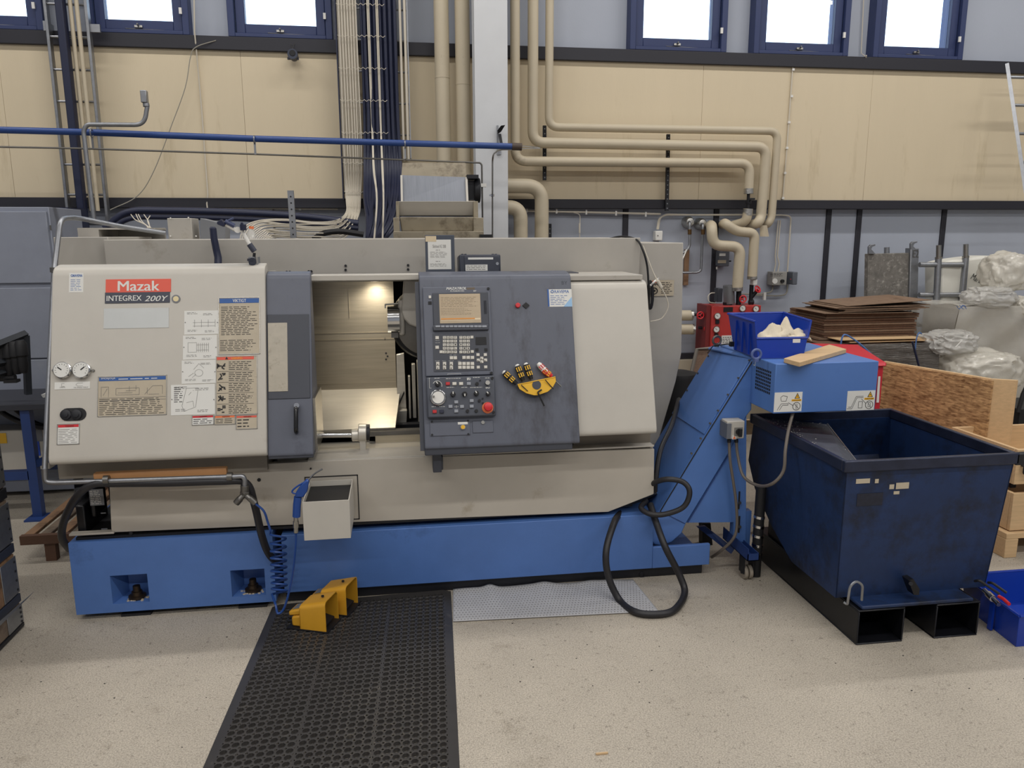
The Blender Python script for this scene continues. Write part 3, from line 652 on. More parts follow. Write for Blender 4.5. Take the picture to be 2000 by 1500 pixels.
for (x0_, x1_, y_, lb) in ((1300, 1352, 616, 'upper stub of wide insulated pipe coming out behind the lathe'), (1300, 1355, 643, 'lower stub of wide insulated pipe coming out behind the lathe')):
    t = thing('pipe_stub', lb, 'pipe', P(x1_, y_, 5.76)); MB().cyl(P(x0_, y_, 5.76), P(x1_-2, y_, 5.76), .041, n=20).build('jacket', pipe_m, t); MB().cyl(P(x1_-4, y_, 5.76), P(x1_, y_, 5.76), .042, n=20).build('end_cap', foil, t)
# ------------------------------------------------------------------ the lathe
LA = thing('cnc_lathe', 'large cream, grey and blue lathe with an open sliding door', 'machine', (0, 3.3, 0))
UP = V((0, .32, 1)).normalized()
def lean(d): 
    f = Frame((0, 3.10, .72), (1, 0, 0), UP); f.o = f.o+f.n*d; return f
F0, FG, FC, FR = lean(0), lean(-.022), lean(.012), lean(-.025)
def cover_profile(fr, ylow, yhigh, xm, back, r=.035, blow=None, nose=0):
    """side outline of a leaning cover, bottom and top rounded"""
    vb, vt = fr.uv(xm, ylow)[1], fr.uv(xm, yhigh)[1]
    b, t = fr.pt(0, vb), fr.pt(0, vt)
    pts = [V((0, blow or b.y+.16, b.z-nose)), V((0, b.y, b.z)), V((0, t.y, t.z)), V((0, back, t.z+.012))]
    pp = arc_path(pts[:], r, 6)
    return pp+[V((0, back, b.z-nose))]
def cover(fr, x0, x1, yl, yh, back, name, mat, **k):
    pr = cover_profile(fr, yl, yh, (x0+x1)/2, back, **k); ym = (yl+yh)/2
    a, b = fr.uv(x0, ym)[0], fr.uv(x1, ym)[0]
    return MB().poly([V((a, p.y, p.z)) for p in pr], (b-a, 0, 0)).build(name, mat, LA, bevel=.004), a, b
lc, lx0, lx1 = cover(F0, 98, 519, 902, 522, 3.41, 'left_cover', cream, nose=.01)
gd, gx0, gx1 = cover(FG, 521, 609, 893, 536, 3.40, 'sliding_door', grey, blow=3.24, r=.02)
rc, rx0, rx1 = cover(FR, 1110, 1274, 853, 551, 3.44, 'right_cover', cream, nose=.0)
cd, dx0, dx1 = cover(FC, 824, 1124, 874, 537, 3.42, 'control_door', grey_s, blow=3.22, r=.02)
MB().box((dx0, 3.10, FC.px(950, 888).z), (dx1-.03, 3.3, FC.px(950, 872).z)).build('door_lip', grey_d, LA, bevel=.004)
MB().box((gx0, 3.13, FG.px(560, 898).z), (gx1, 3.3, FG.px(560, 888).z)).build('door_lip', grey_d, LA, bevel=.004)
a = FC.rect(816, 548, 824, 880); m = MB(); FC.box(m, (a[0], a[1], a[2], a[3]), -.06, -.02); m.build('door_edge', grey_d, LA)
# header rails, rear cover, right body
h = P(700, 536, 3.46); MB().box((gx1-.01, 3.44, P(700, 548, 3.46).z), (dx0+.05, 3.55, h.z)).build('header_rail', cream, LA, bevel=.004)
MB().box((dx1-.05, 3.36, P(1180, 547, 3.38).z), (P(1253, 540, 3.38).x, 3.7, P(1180, 537, 3.38).z)).build('header_shelf', cream_d, LA, bevel=.003)
YB_ = 3.70; zt_ = P(800, 466, YB_).z
MB().box((P(205, 500, YB_).x, YB_, 1.385), (P(1250, 500, YB_).x, YB_+.02, zt_)).box((P(205, 500, YB_).x, YB_+.02, zt_-.012), (P(1250, 500, YB_).x, 4.45, zt_)).box((P(205, 500, YB_).x, 4.43, .1), (P(1250, 500, YB_).x, 4.45, zt_)).build('rear_cover', cream_d, LA, bevel=.003)
MB().box((P(108, 500, 3.76).x, 3.76, .9), (P(205, 500, 3.76).x+.02, 4.4, P(150, 463, 3.76).z)).build('rear_cover', cream_d, LA, bevel=.003)
rb = [P(*q, 3.74) for q in ((1228, 474), (1335, 474), (1331, 690), (1320, 745), (1284, 868), (1228, 872))]
rbo = MB().poly(rb, (0, .7, 0)).build('right_body', cream_d, LA, bevel=.004)
m = MB()
for px, py in ((675, 519), (675, 527), (797, 518), (797, 526), (560, 531), (566, 531), (603, 530), (608, 530), (1038, 532), (1044, 532)): m.cyl(P(px, py, YB_), P(px, py, YB_-.006), .006, n=8)
tag(m.build('cover_screws', blackm, LA), kind='stuff')
fb = Frame((0, 3.735, 0), (1, 0, 0), (0, 0, 1))
m = MB(); fb.box(m, fb.rect(1272, 547, 1316, 578), 0, .002); wp = m.build('warning_plate', tan_s, LA)
m = MB(); fb.box(m, fb.rect(1274, 548, 1288, 552), .002, .003); m.build('header', red_s, wp)
lines_mb(fb, fb.rect(1291, 550, 1313, 574), 7, .003, word=.015).build('print', ink, wp)
m = MB(); m.tube([fb.px(1278+6*math.cos(k*PI/8), 568+6*math.sin(k*PI/8), .004) for k in range(17)], .0025, 6, cap=False); fb.cyl(m, 1278, 568, .006, .002, .004, 10)
stroke_mb(fb, [(.1, .5, .3, .9), (.5, .55, .35, .95), (.9, .6, .5, .95)], fb.rect(1273, 553, 1287, 563), .004, .004, m); m.build('gear_pictogram', ink, wp)
# base
def block_with_pockets(x0, x1, z0, z1, Y, holes, depth, back):
    m = MB(); xs = [x0]+[v for h_ in holes for v in (h_[0], h_[2])]+[x1]
    for i in range(0, len(xs), 2): m.box((xs[i], Y, z0), (xs[i+1], Y+depth, z1))
    for a_, b_, c_, d_ in holes: m.box((a_, Y, z0), (c_, Y+depth, b_)); m.box((a_, Y, d_), (c_, Y+depth, z1)); m.hexa([(a_, Y, b_), (a_+.001, Y, b_), (a_+.03, Y+depth, b_), (a_, Y+depth, b_), (a_, Y, d_), (a_+.001, Y, d_), (a_+.03, Y+depth, d_), (a_, Y+depth, d_)]); m.hexa([(a_, Y, d_-.001), (c_, Y, d_-.001), (c_, Y+depth, d_-.05), (a_, Y+depth, d_-.05), (a_, Y, d_), (c_, Y, d_), (c_, Y+depth, d_), (a_, Y+depth, d_)])
    m.box((x0, Y+depth, z0), (x1, back, z1)); return m
YF = 3.235
def hole(x0, y0, x1, y1): a_ = P(x0, y1, YF); b_ = P(x1, y0, YF); return (a_.x, a_.z, b_.x, b_.z)
H1, H2 = hole(220, 1120, 287, 1180), hole(453, 1110, 516, 1166)
bx0, bx1, bz0, bz1 = P(141, 1130, YF).x, P(535, 1100, YF).x, .028, P(340, 1050, YF).z
bb = block_with_pockets(bx0, bx1, bz0, bz1, YF, (H1, H2), .12, 4.3).build('base_block', blue, LA)
for k, H_ in enumerate((H1, H2)):
    cxx = (H_[0]+H_[2])/2+.01
    m = MB().lathe((cxx, YF+.05, H_[1]), (0, 0, 1), [(0, .036), (.012, .036), (.016, .024), (.03, .022), (.03, .016), (.055, .015), (.058, .008)], 12); m.build('levelling_bolt', M('oily bolt', (70, 58, 46), .4, .8, var=.2, vs=30), LA)
    MB().box((cxx-.06, YF+.01, 0), (cxx+.06, YF+.2, .012)).build('foot_plate', blackm, LA); MB().cyl((cxx, YF+.1, .01), (cxx, YF+.1, bz0+.005), .03, n=12).build('foot_pad', blackm, LA)
    m = MB()
    for q in range(14):
        p_ = V((cxx+random.uniform(-.05, .05), YF+random.uniform(.01, .05), H_[1]+.002)); m.box(p_-V((.005, .003, .002)), p_+V((.005, .003, .002)))
    tag(m.build('grit', tan_s, LA), kind='stuff')
MB().box((bx0+.12, YF+.03, .012), (bx1-.1, 4.2, bz0+.002)).build('base_skid', blackm, LA)
# long base to the right
lz0, lz1 = P(800, 1142, 3.25).z, P(900, 1026, 3.25).z
mx0, mx1 = P(552, 1100, 3.25).x, P(1275, 1080, 3.25).x
zs = P(1330, 1066, 3.25).z; ex = P(1386, 1090, 3.25).x
MB().box((mx0, 3.25, lz0), (mx1, 4.3, lz1)).box((mx1, 3.25, lz0), (ex, 3.27, zs)).box((mx1, 4.2, lz0), (ex, 4.3, zs)).box((mx1, 3.27, lz0), (ex, 4.2, lz0+.02)).build('base_tank', blue, LA, bevel=.003)
MB().box((mx0, 3.285, 0), (ex-.02, 4.25, lz0)).build('plinth', M('plinth black', (26, 27, 34), .5), LA, bevel=.003)
m = MB(); m.tube([P(1254+5*math.cos(k*PI/6), 1123+5*math.sin(k*PI/6), 3.283) for k in range(13)], .0025, 6, cap=False); m.build('drain_plug', blackm, LA)
MB().box((mx0-.04, 3.36, .03), (mx0+.01, 4.2, lz1)).build('gap_filler', black, LA)
MB().box((bx0+.02, YF+.03, bz1), (P(1195, 1010, 3.27).x, 4.25, bz1+.012)).build('seam_rail', black, LA)
MB().box((bx0+.35, 3.33, .34), (P(1240, 950, 3.3).x, 4.2, .62)).build('bed_casting', blackm, LA)
# apron
YA = 3.262
ap = [P(*q, YA) for q in ((212, 915), (520, 906), (700, 897), (1278, 877), (1277, 965), (1188, 1000), (905, 1011), (218, 1040), (217, 1030), (214, 960))]
apo = MB().poly(ap, (0, .03, 0)).build('apron', apron_m, LA, bevel=.002)
MB().box(P(134, 1048, YA-.012), P(222, 1039, YA-.012)+V((0, .035, 0))).build('apron_lip', apron_m, LA, bevel=.003)
MB().box((P(600, 897, YA).x, YA+.003, P(600, 899, YA).z-.002), (P(1278, 877, YA).x, YA+.16, P(900, 890, YA).z)).build('apron_top', cream_d, LA, bevel=.002)
MB().box((P(1120, 858, 3.32).x, 3.32, P(1200, 884, 3.32).z), (P(1270, 860, 3.32).x, 3.5, P(1200, 840, 3.32).z)).build('under_cover_band', M('dark band', (120, 112, 100), .5), LA)  # darker strip below the right cover
MB().box((P(112, 906, 3.24).x, 3.24, P(300, 928, 3.24).z), (P(522, 906, 3.24).x, 3.5, P(300, 895, 3.24).z)).build('under_cover_band', M('under cover shade', (136, 130, 120), .5), LA)  # shadow under the left cover painted as a darker band
m = MB(); fa = Frame((0, YA, 0), (1, 0, 0), (0, 0, 1))
for px, py in ((256, 1041), (506, 937), (511, 1029), (607, 915)): fa.cyl(m, px, py, .0075 if py != 915 else .004, 0, .004, 12)
m.build('apron_screws', blackm, LA)
m = MB(); u0, v0, u1, v1 = fa.rect(597, 929, 701, 1017); g = .004
for r_ in ((u0, v0, u0+g, v1), (u1-g, v0, u1, v1), (u0, v1-g, u1, v1), (u0, v0, u1, v0+g)): fa.box(m, r_, 0, .002)
m.build('seal_outline', black, LA)
# lubrication unit in the left recess
lu = MB().box(P(172, 952, 3.32), P(210, 990, 3.45)).box(P(146, 988, 3.30), P(216, 1039, 3.55)).build('lubrication_tank', M('tank black', (20, 20, 24), .35), LA, bevel=.006)
fl = Frame((0, 3.318, 0), (1, 0, 0), (0, 0, 1)); m = MB(); fl.box(m, fl.rect(175, 955, 203, 987), 0, .002); m.build('rating_plate', grey_l, lu)
lines_mb(fl, fl.rect(177, 957, 201, 985), 8, .003, word=.012).build('print', white_s, lu)
fl = Frame((0, 3.298, 0), (1, 0, 0), (0, 0, 1)); m = MB(); fl.box(m, fl.rect(197, 1001, 207, 1003), 0, .001); fl.box(m, fl.rect(198, 1032, 210, 1034), 0, .001); m.build('level_mark', grey_l, lu)
MB().box(P(143, 930, 3.5), P(175, 1045, 3.6)).build('recess_panel', blackm, LA)
MB().cyl(P(160, 955, 3.42), P(160, 988, 3.42), .03, n=16).build('pump_motor', blackm, LA)
MB().box((bx0+.08, 3.5, .35), (P(215, 940, 3.5).x, 4.3, .75)).build('head_casting', M('head casting', (70, 68, 66), .6), LA)
# door latch under the control door
MB().box(P(845, 880, 3.16), P(861, 912, 3.24)).cyl(P(853, 912, 3.17), P(853, 912, 3.24), .015, n=12).box(P(858, 892, 3.17), P(865, 914, 3.2)).build('door_guide', grey_d, LA, bevel=.003)
# ------------------------------------------------ machining chamber
CX0, CX1 = gx0+.02, dx0+.35
YS = 3.92
zA_ = P(690, 760, YS).z; YS2 = 3.56; zB_ = P(690, 838, YS2).z
sx1 = P(771, 650, YS).x
bs_ = MB().box((CX0-.1, YS, zA_-.01), (sx1, YS+.01, 1.44)).build('back_sheet', sheet_m, LA)
for yy in (563, 650, 663, 748):
    z = P(690, yy, YS).z; MB().box((CX0, YS-.003, z-.0015), (sx1, YS, z+.0015)).build('sheet_fold', sheet_m, bs_)
MB().box(P(680, 565, YS), P(683, 620, YS-.004)).build('sheet_rib', sheet_m, bs_)
m = MB()
for px, py in ((754, 690), (757, 696), (754, 702), (752, 662)): m.cyl(P(px, py, YS), P(px, py, YS-.002), .005, n=8)
m.build('bolt_hole', black, bs_)
q = [V((CX0, YS, zA_)), V((sx1+.02, YS, zA_)), V((P(772, 838, YS2).x, YS2, zB_)), V((CX0, YS2, zB_))]
MB().poly(q, (0, .02, -.03)).build('chip_slope', sheet_l, LA)
MB().box((CX0, YS+.25, .6), (CX1+.6, YS+.27, 1.5)).build('chamber_back', black, LA)
MB().box((lx1-.02, 3.47, .66), (CX0+.01, 3.9, 1.40)).build('chamber_side', blackm, LA)
MB().box((CX0, 3.55, 1.412), (CX1+.4, 4.19, 1.425)).build('chamber_light_block', grey_d, LA)  # unseen dark panel added to keep hall light out of the chamber
MB().box((CX1+.35, 3.48, .66), (CX1+.37, 4.2, 1.42)).build('chamber_side', grey_d, LA)
z1_ = P(770, 840, 3.55).z
MB().box((P(722, 845, 3.54).x, 3.53, P(770, 850, 3.54).z), (CX1, 3.58, z1_)).build('way_rail', steel_d, LA)
MB().box((CX0-.02, 3.35, .62), (CX1+.3, 3.56, P(770, 866, 3.5).z)).build('chamber_floor', sheet_l, LA)
MB().box(P(733, 852, 3.52), P(822, 866, 3.53)).build('splash_plate', sheet_m, LA)
# vertical guide strips on the right
m = MB().poly([P(774, 693, 3.86), P(789, 690, 3.86), P(794, 800, 3.86), P(776, 800, 3.86)], (0, .03, 0)).poly([P(773, 802, 3.80), P(795, 802, 3.80), P(794, 829, 3.80), P(771, 829, 3.80)], (0, .05, 0)); m.build('guide_cover', sheet_l, LA, bevel=.002)
m = MB().hexa([P(789, 764, 3.85), P(790, 768, 3.85), P(790, 768, 3.86), P(789, 764, 3.86), P(773, 800, 3.84), P(775, 803, 3.84), P(775, 803, 3.86), P(773, 800, 3.86)]); m.build('guide_edge', black, LA)
for k, (a_, b_, t_, u_) in enumerate(((797, 803, 735, 814), (804, 813, 712, 812), (814, 826, 706, 822))):
    MB().box(P(a_, t_, 3.82-.01*k), P(b_, u_, 3.86)).build('guide_strip', sheet_l, LA, bevel=.002)
MB().box(P(772, 830, 3.75), P(826, 838, 3.8)).build('guide_foot', blackm, LA)
# milling head / turret
YT = 3.62
tc_ = P(836, 632, YT)
tu = MB().lathe(tc_+V((0, .08, 0)), (0, -1, 0), [(0, .175), (.05, .175), (.07, .165), (.075, .15)], 40).build('turret_ring', blackm, LA)
MB().lathe(tc_, (0, -1, 0), [(0, .15), (.03, .147), (.034, .125)], 40).build('turret_flange', steel_d, LA)
MB().poly([P(788, 546, YT-.06), P(830, 546, YT-.06), P(830, 643, YT-.06), P(815, 640, YT-.06), P(799, 634, YT-.06), P(788, 622, YT-.06), P(783, 605, YT-.06), P(786, 585, YT-.06)], (0, .06, 0)).build('milling_head', cream, LA, bevel=.008)
MB().cyl(P(767.5, 624, YT-.03)+V((-.024, 0, 0)), P(767.5, 624, YT-.03)+V((.03, 0, 0)), .062, n=28).build('spindle_nose', chrome, LA)
MB().box(P(777, 586, YT-.05), P(791, 650, YT+.06)).build('spindle_housing', cream, LA, bevel=.01)
MB().cyl(P(752, 595, YT-.06), P(778, 593, YT-.06), .004, n=8).box(P(751, 594, YT-.06), P(754, 602, YT-.055)).build('coolant_nozzle', steel, LA)
MB().box(P(764, 650, YT-.05), P(778, 656, YT+.02)).build('tool_key', steel_d, LA)
# chuck seen past the door
c_ = P(606, 795, 3.55)
MB().cyl(c_+V((-.1, 0, 0)), c_+V((.02, 0, 0)), .09, n=32).build('chuck', blackm, LA, bevel=.004)
for k in range(3):
    an = k*2*PI/3+.6; o_ = V((0, math.cos(an)*.055, math.sin(an)*.055))
    MB().box(c_+V((.018, -.016, -.016))+o_, c_+V((.05, .016, .016))+o_).build('chuck_jaw', steel, LA, bevel=.003)
MB().poly([P(608, 755, 3.46), P(624, 772, 3.46), P(625, 800, 3.46), P(611, 830, 3.46), P(616, 800, 3.46), P(618, 778, 3.46)], (0, .01, 0)).build('chuck_guard', steel, LA)
MB().box((gx1-.006, 3.2, FG.px(609, 893).z), (gx1+.01, 3.46, P(608, 760, 3.4).z)).build('door_wiper', steel, LA)
# tool setter arm
sa = MB().cyl(P(600, 850, 3.42), P(690, 849, 3.42), .012, n=16).build('setter_rod', chrome, LA)
MB().cyl(P(687, 850, 3.42), P(701, 849, 3.42), .028, n=20).build('setter_collar', sheet_l, LA, bevel=.003)
MB().cyl(P(700, 845, 3.42), P(716, 845, 3.42), .040, n=24).box(P(701, 845, 3.40), P(717, 893, 3.44)).build('setter_bracket', sheet_l, LA, bevel=.003)
MB().cyl(P(716, 845, 3.42), P(722, 845, 3.42), .038, n=24).build('setter_ring', blackm, LA)
# work lamp
MB().cyl(P(732, 549, 3.80), P(732, 549, 3.80)+V((0, 0, .03)), .045, n=20).build('work_lamp', M('lamp lens', (255, 240, 210), .3, emit=3), LA)
l = bpy.data.lights.new('work_lamp_light', 'SPOT'); l.energy = 9; l.color = (1, .91, .76); l.spot_size = 2.4; l.spot_blend = .8; l.shadow_soft_size = .03
o = bpy.data.objects.new('work_lamp_light', l); o.location = P(732, 549, 3.80)+V((0, 0, -.01)); o.rotation_euler = (math.radians(18), 0, 0); COL.objects.link(o)
# ------------------------------------------------ grey sliding door
m = MB(); FG.box(m, FG.rect(523, 614, 605, 779), 0, .004); df = m.build('window_frame', grey_d, LA, bevel=.002)
m = MB(); FG.box(m, FG.rect(524, 631, 562, 765), .004, .006); m.build('window', M('milky window', (176, 168, 152), .3, var=.08, vs=25, dirt=((130, 118, 98), .55, .8, 30)), LA, bevel=.002)
m = MB(); hp = [FG.px(579, 795, 0), FG.px(578, 797, .035), FG.px(578, 842, .035), FG.px(579, 844, 0)]; m.tube(arc_path(hp, .02, 5), .009, 12); m.build('door_handle', M('handle black', (26, 26, 28), .25), LA)
m = MB(); m.cyl(FG.px(579, 792, .0), FG.px(579, 792, .03), .011, n=12); m.build('handle_cap', chrome, LA)
# ------------------------------------------------ plates on the left cover
def plate(fr, r, name, mat, th=.0015, parent=LA, d=0, **k):
    m = MB(); fr.box(m, fr.rect(*r), d, d+th); return m.build(name, mat, parent, **k)
L_ = F0
np_ = plate(L_, (207, 545.5, 334, 571), 'name_plate', red_s, .003)
text_mb('Mazak', L_, L_.rect(231, 549, 312, 568.5), .003, bold=.018).build('lettering', white_s, np_)
n2 = plate(L_, (205.5, 571, 332, 592), 'model_plate', M('plate slate', (56, 60, 74), .4), .003)
text_mb('INTEGREX', L_, L_.rect(209, 577.5, 277, 588), .003, bold=.01).build('lettering', white_s, n2)
text_mb('200Y', L_, L_.rect(283, 578, 329, 588.5), .003, shear=.3, bold=.01).build('lettering', white_s, n2)
m = MB(); L_.cyl(m, 344, 584, .017, 0, .003, 24); bd = m.build('round_badge', grey_l, LA); m = MB(); L_.cyl(m, 344, 584, .011, .003, .004, 20); m.build('badge_face', M('badge cream', (222, 206, 160), .4), bd)
plate(L_, (203, 602, 330, 641), 'blank_plate', M('dull aluminium', (186, 188, 186), .4, .35, var=.04, vs=9), .002)
s = plate(L_, (135, 533, 163, 571), 'service_sticker', white_s, .001)
text_mb('RAVEMA', L_, L_.rect(144, 536, 161, 541), .001, bold=.02).build('lettering', ink_b, s)
m = MB(); L_.cyl(m, 141, 538.5, .005, .001, .002, 12); m.build('logo', ink_b, s); m = MB(); L_.cyl(m, 141, 538.5, .0025, .002, .0025, 12); m.build('logo_centre', white_s, s)
lines_mb(L_, L_.rect(138, 545, 160, 568), 7, .0013, fill=.25, word=.015).build('print', ink_b, s)
def framed(r, name, mat=tan_s):
    p = plate(L_, r, name, mat, .002); m = MB(); u0, v0, u1, v1 = L_.rect(*r); g = .002
    for q_ in ((u0, v0, u0+g, v1), (u1-g, v0, u1, v1), (u0, v1-g, u1, v1), (u0, v0, u1, v0+g)): L_.box(m, q_, .002, .004)
    m.build('plate_rim', steel, p); return p
def pic_gear(r, parent): pass
vk = framed((427, 581, 508, 692), 'notice_plate')
plate(L_, (429, 583, 506, 592), 'header', blue_s, .0012, vk, .002); text_mb('VIKTIGT', L_, L_.rect(455, 584.5, 481, 590.5), .0032, bold=.01).build('lettering', white_s, vk)
lines_mb(L_, L_.rect(432, 598, 504, 655), 17, .0025, word=.018).build('print', ink, vk); lines_mb(L_, L_.rect(430, 663, 500, 686), 7, .0025, word=.018).build('print', ink, vk)
for i, r in enumerate(((360, 607, 427, 653), (357.5, 655, 424, 702), (355, 703.5, 422, 749), (334, 751, 420, 810))):
    p = plate(L_, r, 'diagram_plate', white_s, .0015); x0, y0, x1, y1 = r; w_, h_ = x1-x0, y1-y0
    for (a_, b_) in ((.08, .06), (.55, .1), (.1, .8), (.6, .82)): lines_mb(L_, L_.rect(x0+w_*a_, y0+h_*b_, x0+w_*(a_+.32), y0+h_*(b_+.1)), 2, .002, word=.012).build('print', ink_g, p)
    if i == 3: lines_mb(L_, L_.rect(x0+6, y0+4, x0+24, y0+36), 8, .002, word=.02).build('print', ink, p)
    sg = []
    if i == 0: sg = [(.3+.2*k, .3, .3+.2*k, .62) for k in range(4)]+[(.25, .35, .9, .35), (.25, .5, .9, .5)]
    if i == 1: sg = [(.15, .3, .15, .7), (.15, .7, .4, .7), (.4, .7, .4, .3), (.4, .3, .15, .3), (.4, .6, .75, .6), (.4, .38, .75, .38)]+[(.45+.06*k, .3, .45+.06*k, .68) for k in range(6)]
    if i == 2: sg = [(.2, .3, .35, .45), (.3, .25, .42, .4), (.5, .85, .35, .6), (.5, .85, .65, .65)]+[(.5+.12*math.cos(k*PI/6), .45+.15*math.sin(k*PI/6), .5+.12*math.cos((k+1)*PI/6), .45+.15*math.sin((k+1)*PI/6)) for k in range(12)]
    if i == 3: sg = [(.25, .3, .35, .88), (.35, .88, .62, .88), (.62, .88, .56, .25), (.56, .25, .3, .12), (.3, .12, .25, .3), (.35, .4, .5, .45), (.5, .45, .52, .25), (.4, .65, .46, .75), (.5, .8, .52, .8)]
    stroke_mb(L_, sg, L_.rect(*r), .0012, .002).build('drawing', ink_g, p)
    m = MB()
    for (a_, b_) in ((x0+2, (y0+y1)/2), (x1-2, (y0+y1)/2)): L_.cyl(m, a_, b_, .0022, 0, .003, 8)
    m.build('rivet', steel_d, p)
vn = framed((422, 695, 503, 810), 'warning_plate')
plate(L_, (424, 697, 496, 702.5), 'header', red_s, .0012, vn, .002); text_mb('VARNING', L_, L_.rect(452, 697.8, 474, 701.8), .0032, bold=.01).build('lettering', M('sign amber', (240, 170, 40), .5), vn)
m = MB(); u, v_ = L_.uv(443, 702); m.add([L_.pt(u-.006, v_, .0034), L_.pt(u+.006, v_, .0034), L_.pt(u, v_+.011, .0034)], [(0, 1, 2)]); m.build('triangle', ink, vn)
for k in range(5):
    y0 = 704+k*21.2
    lines_mb(L_, L_.rect(447, y0+1, 496, y0+19), 5, .0025, fill=.35, word=.016).build('print', ink, vn)
    m = MB(); R0 = L_.rect(425, y0+3, 442, y0+19)
    sg = [[(.0, .5, .5, .5), (.0, .2, .0, .8), (.15, .35, .15, .7), (.5, .3, .9, .8), (.5, .3, .8, .1), (.6, .5, .9, .5)], [(.1, .1, .5, .6), (.5, .6, .3, .9), (.5, .9, .95, .9), (.6, .7, .9, .8), (.3, .2, .6, .3)],
          [(.1, .1, .6, .6), (.2, .5, .5, .2), (.5, .6, .9, .5), (.7, .4, .95, .3), (.2, .9, .5, .6)], [(.1, .8, .6, .2), (.1, .2, .5, .7), (.4, .45, .95, .45), (.3, .9, .4, .6), (.6, .3, .65, .8)], [(.0, .6, .35, .6), (.0, .4, .35, .4), (.35, .5, .6, .5), (.55, .9, .95, .9), (.55, .7, .95, .7), (.5, .15, .8, .15)]][k]
    stroke_mb(L_, sg, R0, .005, .003, m); m.build('pictogram', ink, vn)
    if k: m = MB(); a_, b_ = L_.rect(424, y0-.4, 496, y0+.2), 0; L_.box(m, a_, .002, .0026); m.build('rule', ink, vn)
plate(L_, (497.5, 699, 502, 736), 'side_label', tan_s, .001, vn, .002)
for r, hc, t_ in (((375, 811, 418, 830), red_k, 'VARNING'), ((419, 811, 460, 829), orange, 'VARNING'), ((461, 811, 503, 838), red_s, 'VARNING')):
    p = framed(r, 'small_warning_plate', white_s if r[0] == 375 else tan_s); plate(L_, (r[0]+1.5, r[1]+.8, r[2]-1.5, r[1]+4.6), 'header', hc, .001, p, .002)
    text_mb(t_, L_, L_.rect(r[0]+15, r[1]+1.3, r[0]+30, r[1]+4.2), .0031, bold=.01).build('lettering', M('sign dark red', (120, 30, 24), .5), p)
    lines_mb(L_, L_.rect(r[0]+3, r[1]+6, r[2]-(14 if r[0] == 461 else 3), r[3]-2), 3, .0025, word=.02).build('print', ink, p)
sm = framed((191, 734, 326, 812), 'lubrication_plate')
plate(L_, (194, 736, 324, 743), 'header', blue_s, .001, sm, .002); text_mb('SMÖRJOLJA', L_, L_.rect(198, 737.2, 226, 741.8), .0031, bold=.01).build('lettering', white_s, sm)
lines_mb(L_, L_.rect(232, 737.5, 312, 741.8), 1, .0032, word=.03, ragged=0).build('print', white_s, sm)
lines_mb(L_, L_.rect(194, 777, 322, 810), 9, .0025, fill=.3, word=.025, ragged=.1).build('print', ink, sm)
sg = [(.0, .52, 1, .52), (.0, .44, 1, .44), (.03, .55, .03, .85), (.03, .85, .14, .85), (.14, .85, .14, .55), (.06, .6, .12, .8), (.25, .6, .6, .6), (.25, .8, .6, .8), (.25, .6, .25, .8), (.6, .6, .6, .8), (.28, .66, .5, .66), (.4, .72, .55, .72), (.45, .86, .45, .7), (.55, .88, .55, .75), (.68, .6, .8, .85), (.72, .6, .72, .8), (.8, .85, .95, .85), (.95, .85, .95, .6), (.74, .6, .9, .6), (.22, .0, .22, .44), (.36, 0, .36, .44), (.46, 0, .46, .44), (.64, 0, .64, .44)]
stroke_mb(L_, sg, L_.rect(194, 745, 324, 810), .0012, .003).build('drawing', ink_g, sm)
for px, an in ((125, 2.5), (162, .7)):
    m = MB(); m.lathe(L_.px(px, 724), L_.n, [(0, .033), (.018, .034), (.022, .031), (.022, .028)], 28); g = m.build('pressure_gauge', chrome, LA)
    m = MB(); L_.cyl(m, px, 724, .029, .0225, .023, 28); m.build('dial', white_s, g)
    m = MB(); u, v_ = L_.uv(px, 724); c1 = (u-.028, v_-.028, u+.028, v_+.028)
    sg = [(.5, .5, .5+.33*math.cos(an), .5+.33*math.sin(an))]; stroke_mb(L_, sg, c1, .0045, .024, m)
    sg = [(.5+.36*math.cos(t), .5+.36*math.sin(t), .5+.44*math.cos(t), .5+.44*math.sin(t)) for t in [-.6+k*.42 for k in range(11)]]; stroke_mb(L_, sg, c1, .0015, .024, m); m.build('needle', ink, g)
m = MB(); L_.cyl(m, 105, 724, .005, 0, .008, 10); L_.cyl(m, 183, 724, .005, 0, .008, 10); m.build('cap_screw', steel_d, LA)
gp = plate(L_, (107, 746, 176, 760), 'gauge_label', white_s, .002)
text_mb('CHUCK', L_, L_.rect(117, 755.5, 128, 758), .002).build('lettering', ink_g, gp); text_mb('TAIL SPINDLE THRUST', L_, L_.rect(144, 755.5, 173, 758), .002).build('lettering', ink_g, gp)
stroke_mb(L_, [(.2, .4, .2, .8), (.2, .8, .28, .8), (.2, .4, .28, .4), (.65, .4, .8, .4), (.65, .8, .8, .8), (.6, .6, .65, .8), (.6, .6, .65, .4)], L_.rect(107, 746, 176, 760), .001, .0025).build('drawing', ink_g, gp)
m = MB(); u0, v0, u1, v1 = L_.rect(118, 797, 169, 822); r_ = (v1-v0)/2
m.poly([L_.pt(u0+r_+r_*math.cos(t), v0+r_+r_*math.sin(t), .0) for t in [PI/2+k*PI/8 for k in range(9)]]+[L_.pt(u1-r_+r_*math.cos(t), v0+r_+r_*math.sin(t), .0) for t in [-PI/2+k*PI/8 for k in range(9)]], L_.n*.002); ov = m.build('valve_opening', black, LA)
for px in (129, 150):
    m = MB(); m.lathe(L_.px(px, 810), L_.n, [(0, .022), (.008, .02), (.01, .012), (.014, .012), (.015, .006)], 16); m.build('valve_knob', blackm, ov)
p = framed((112, 828, 156, 868), 'small_warning_plate', white_s); plate(L_, (114, 829.5, 154, 834.5), 'header', red_k, .001, p, .002)
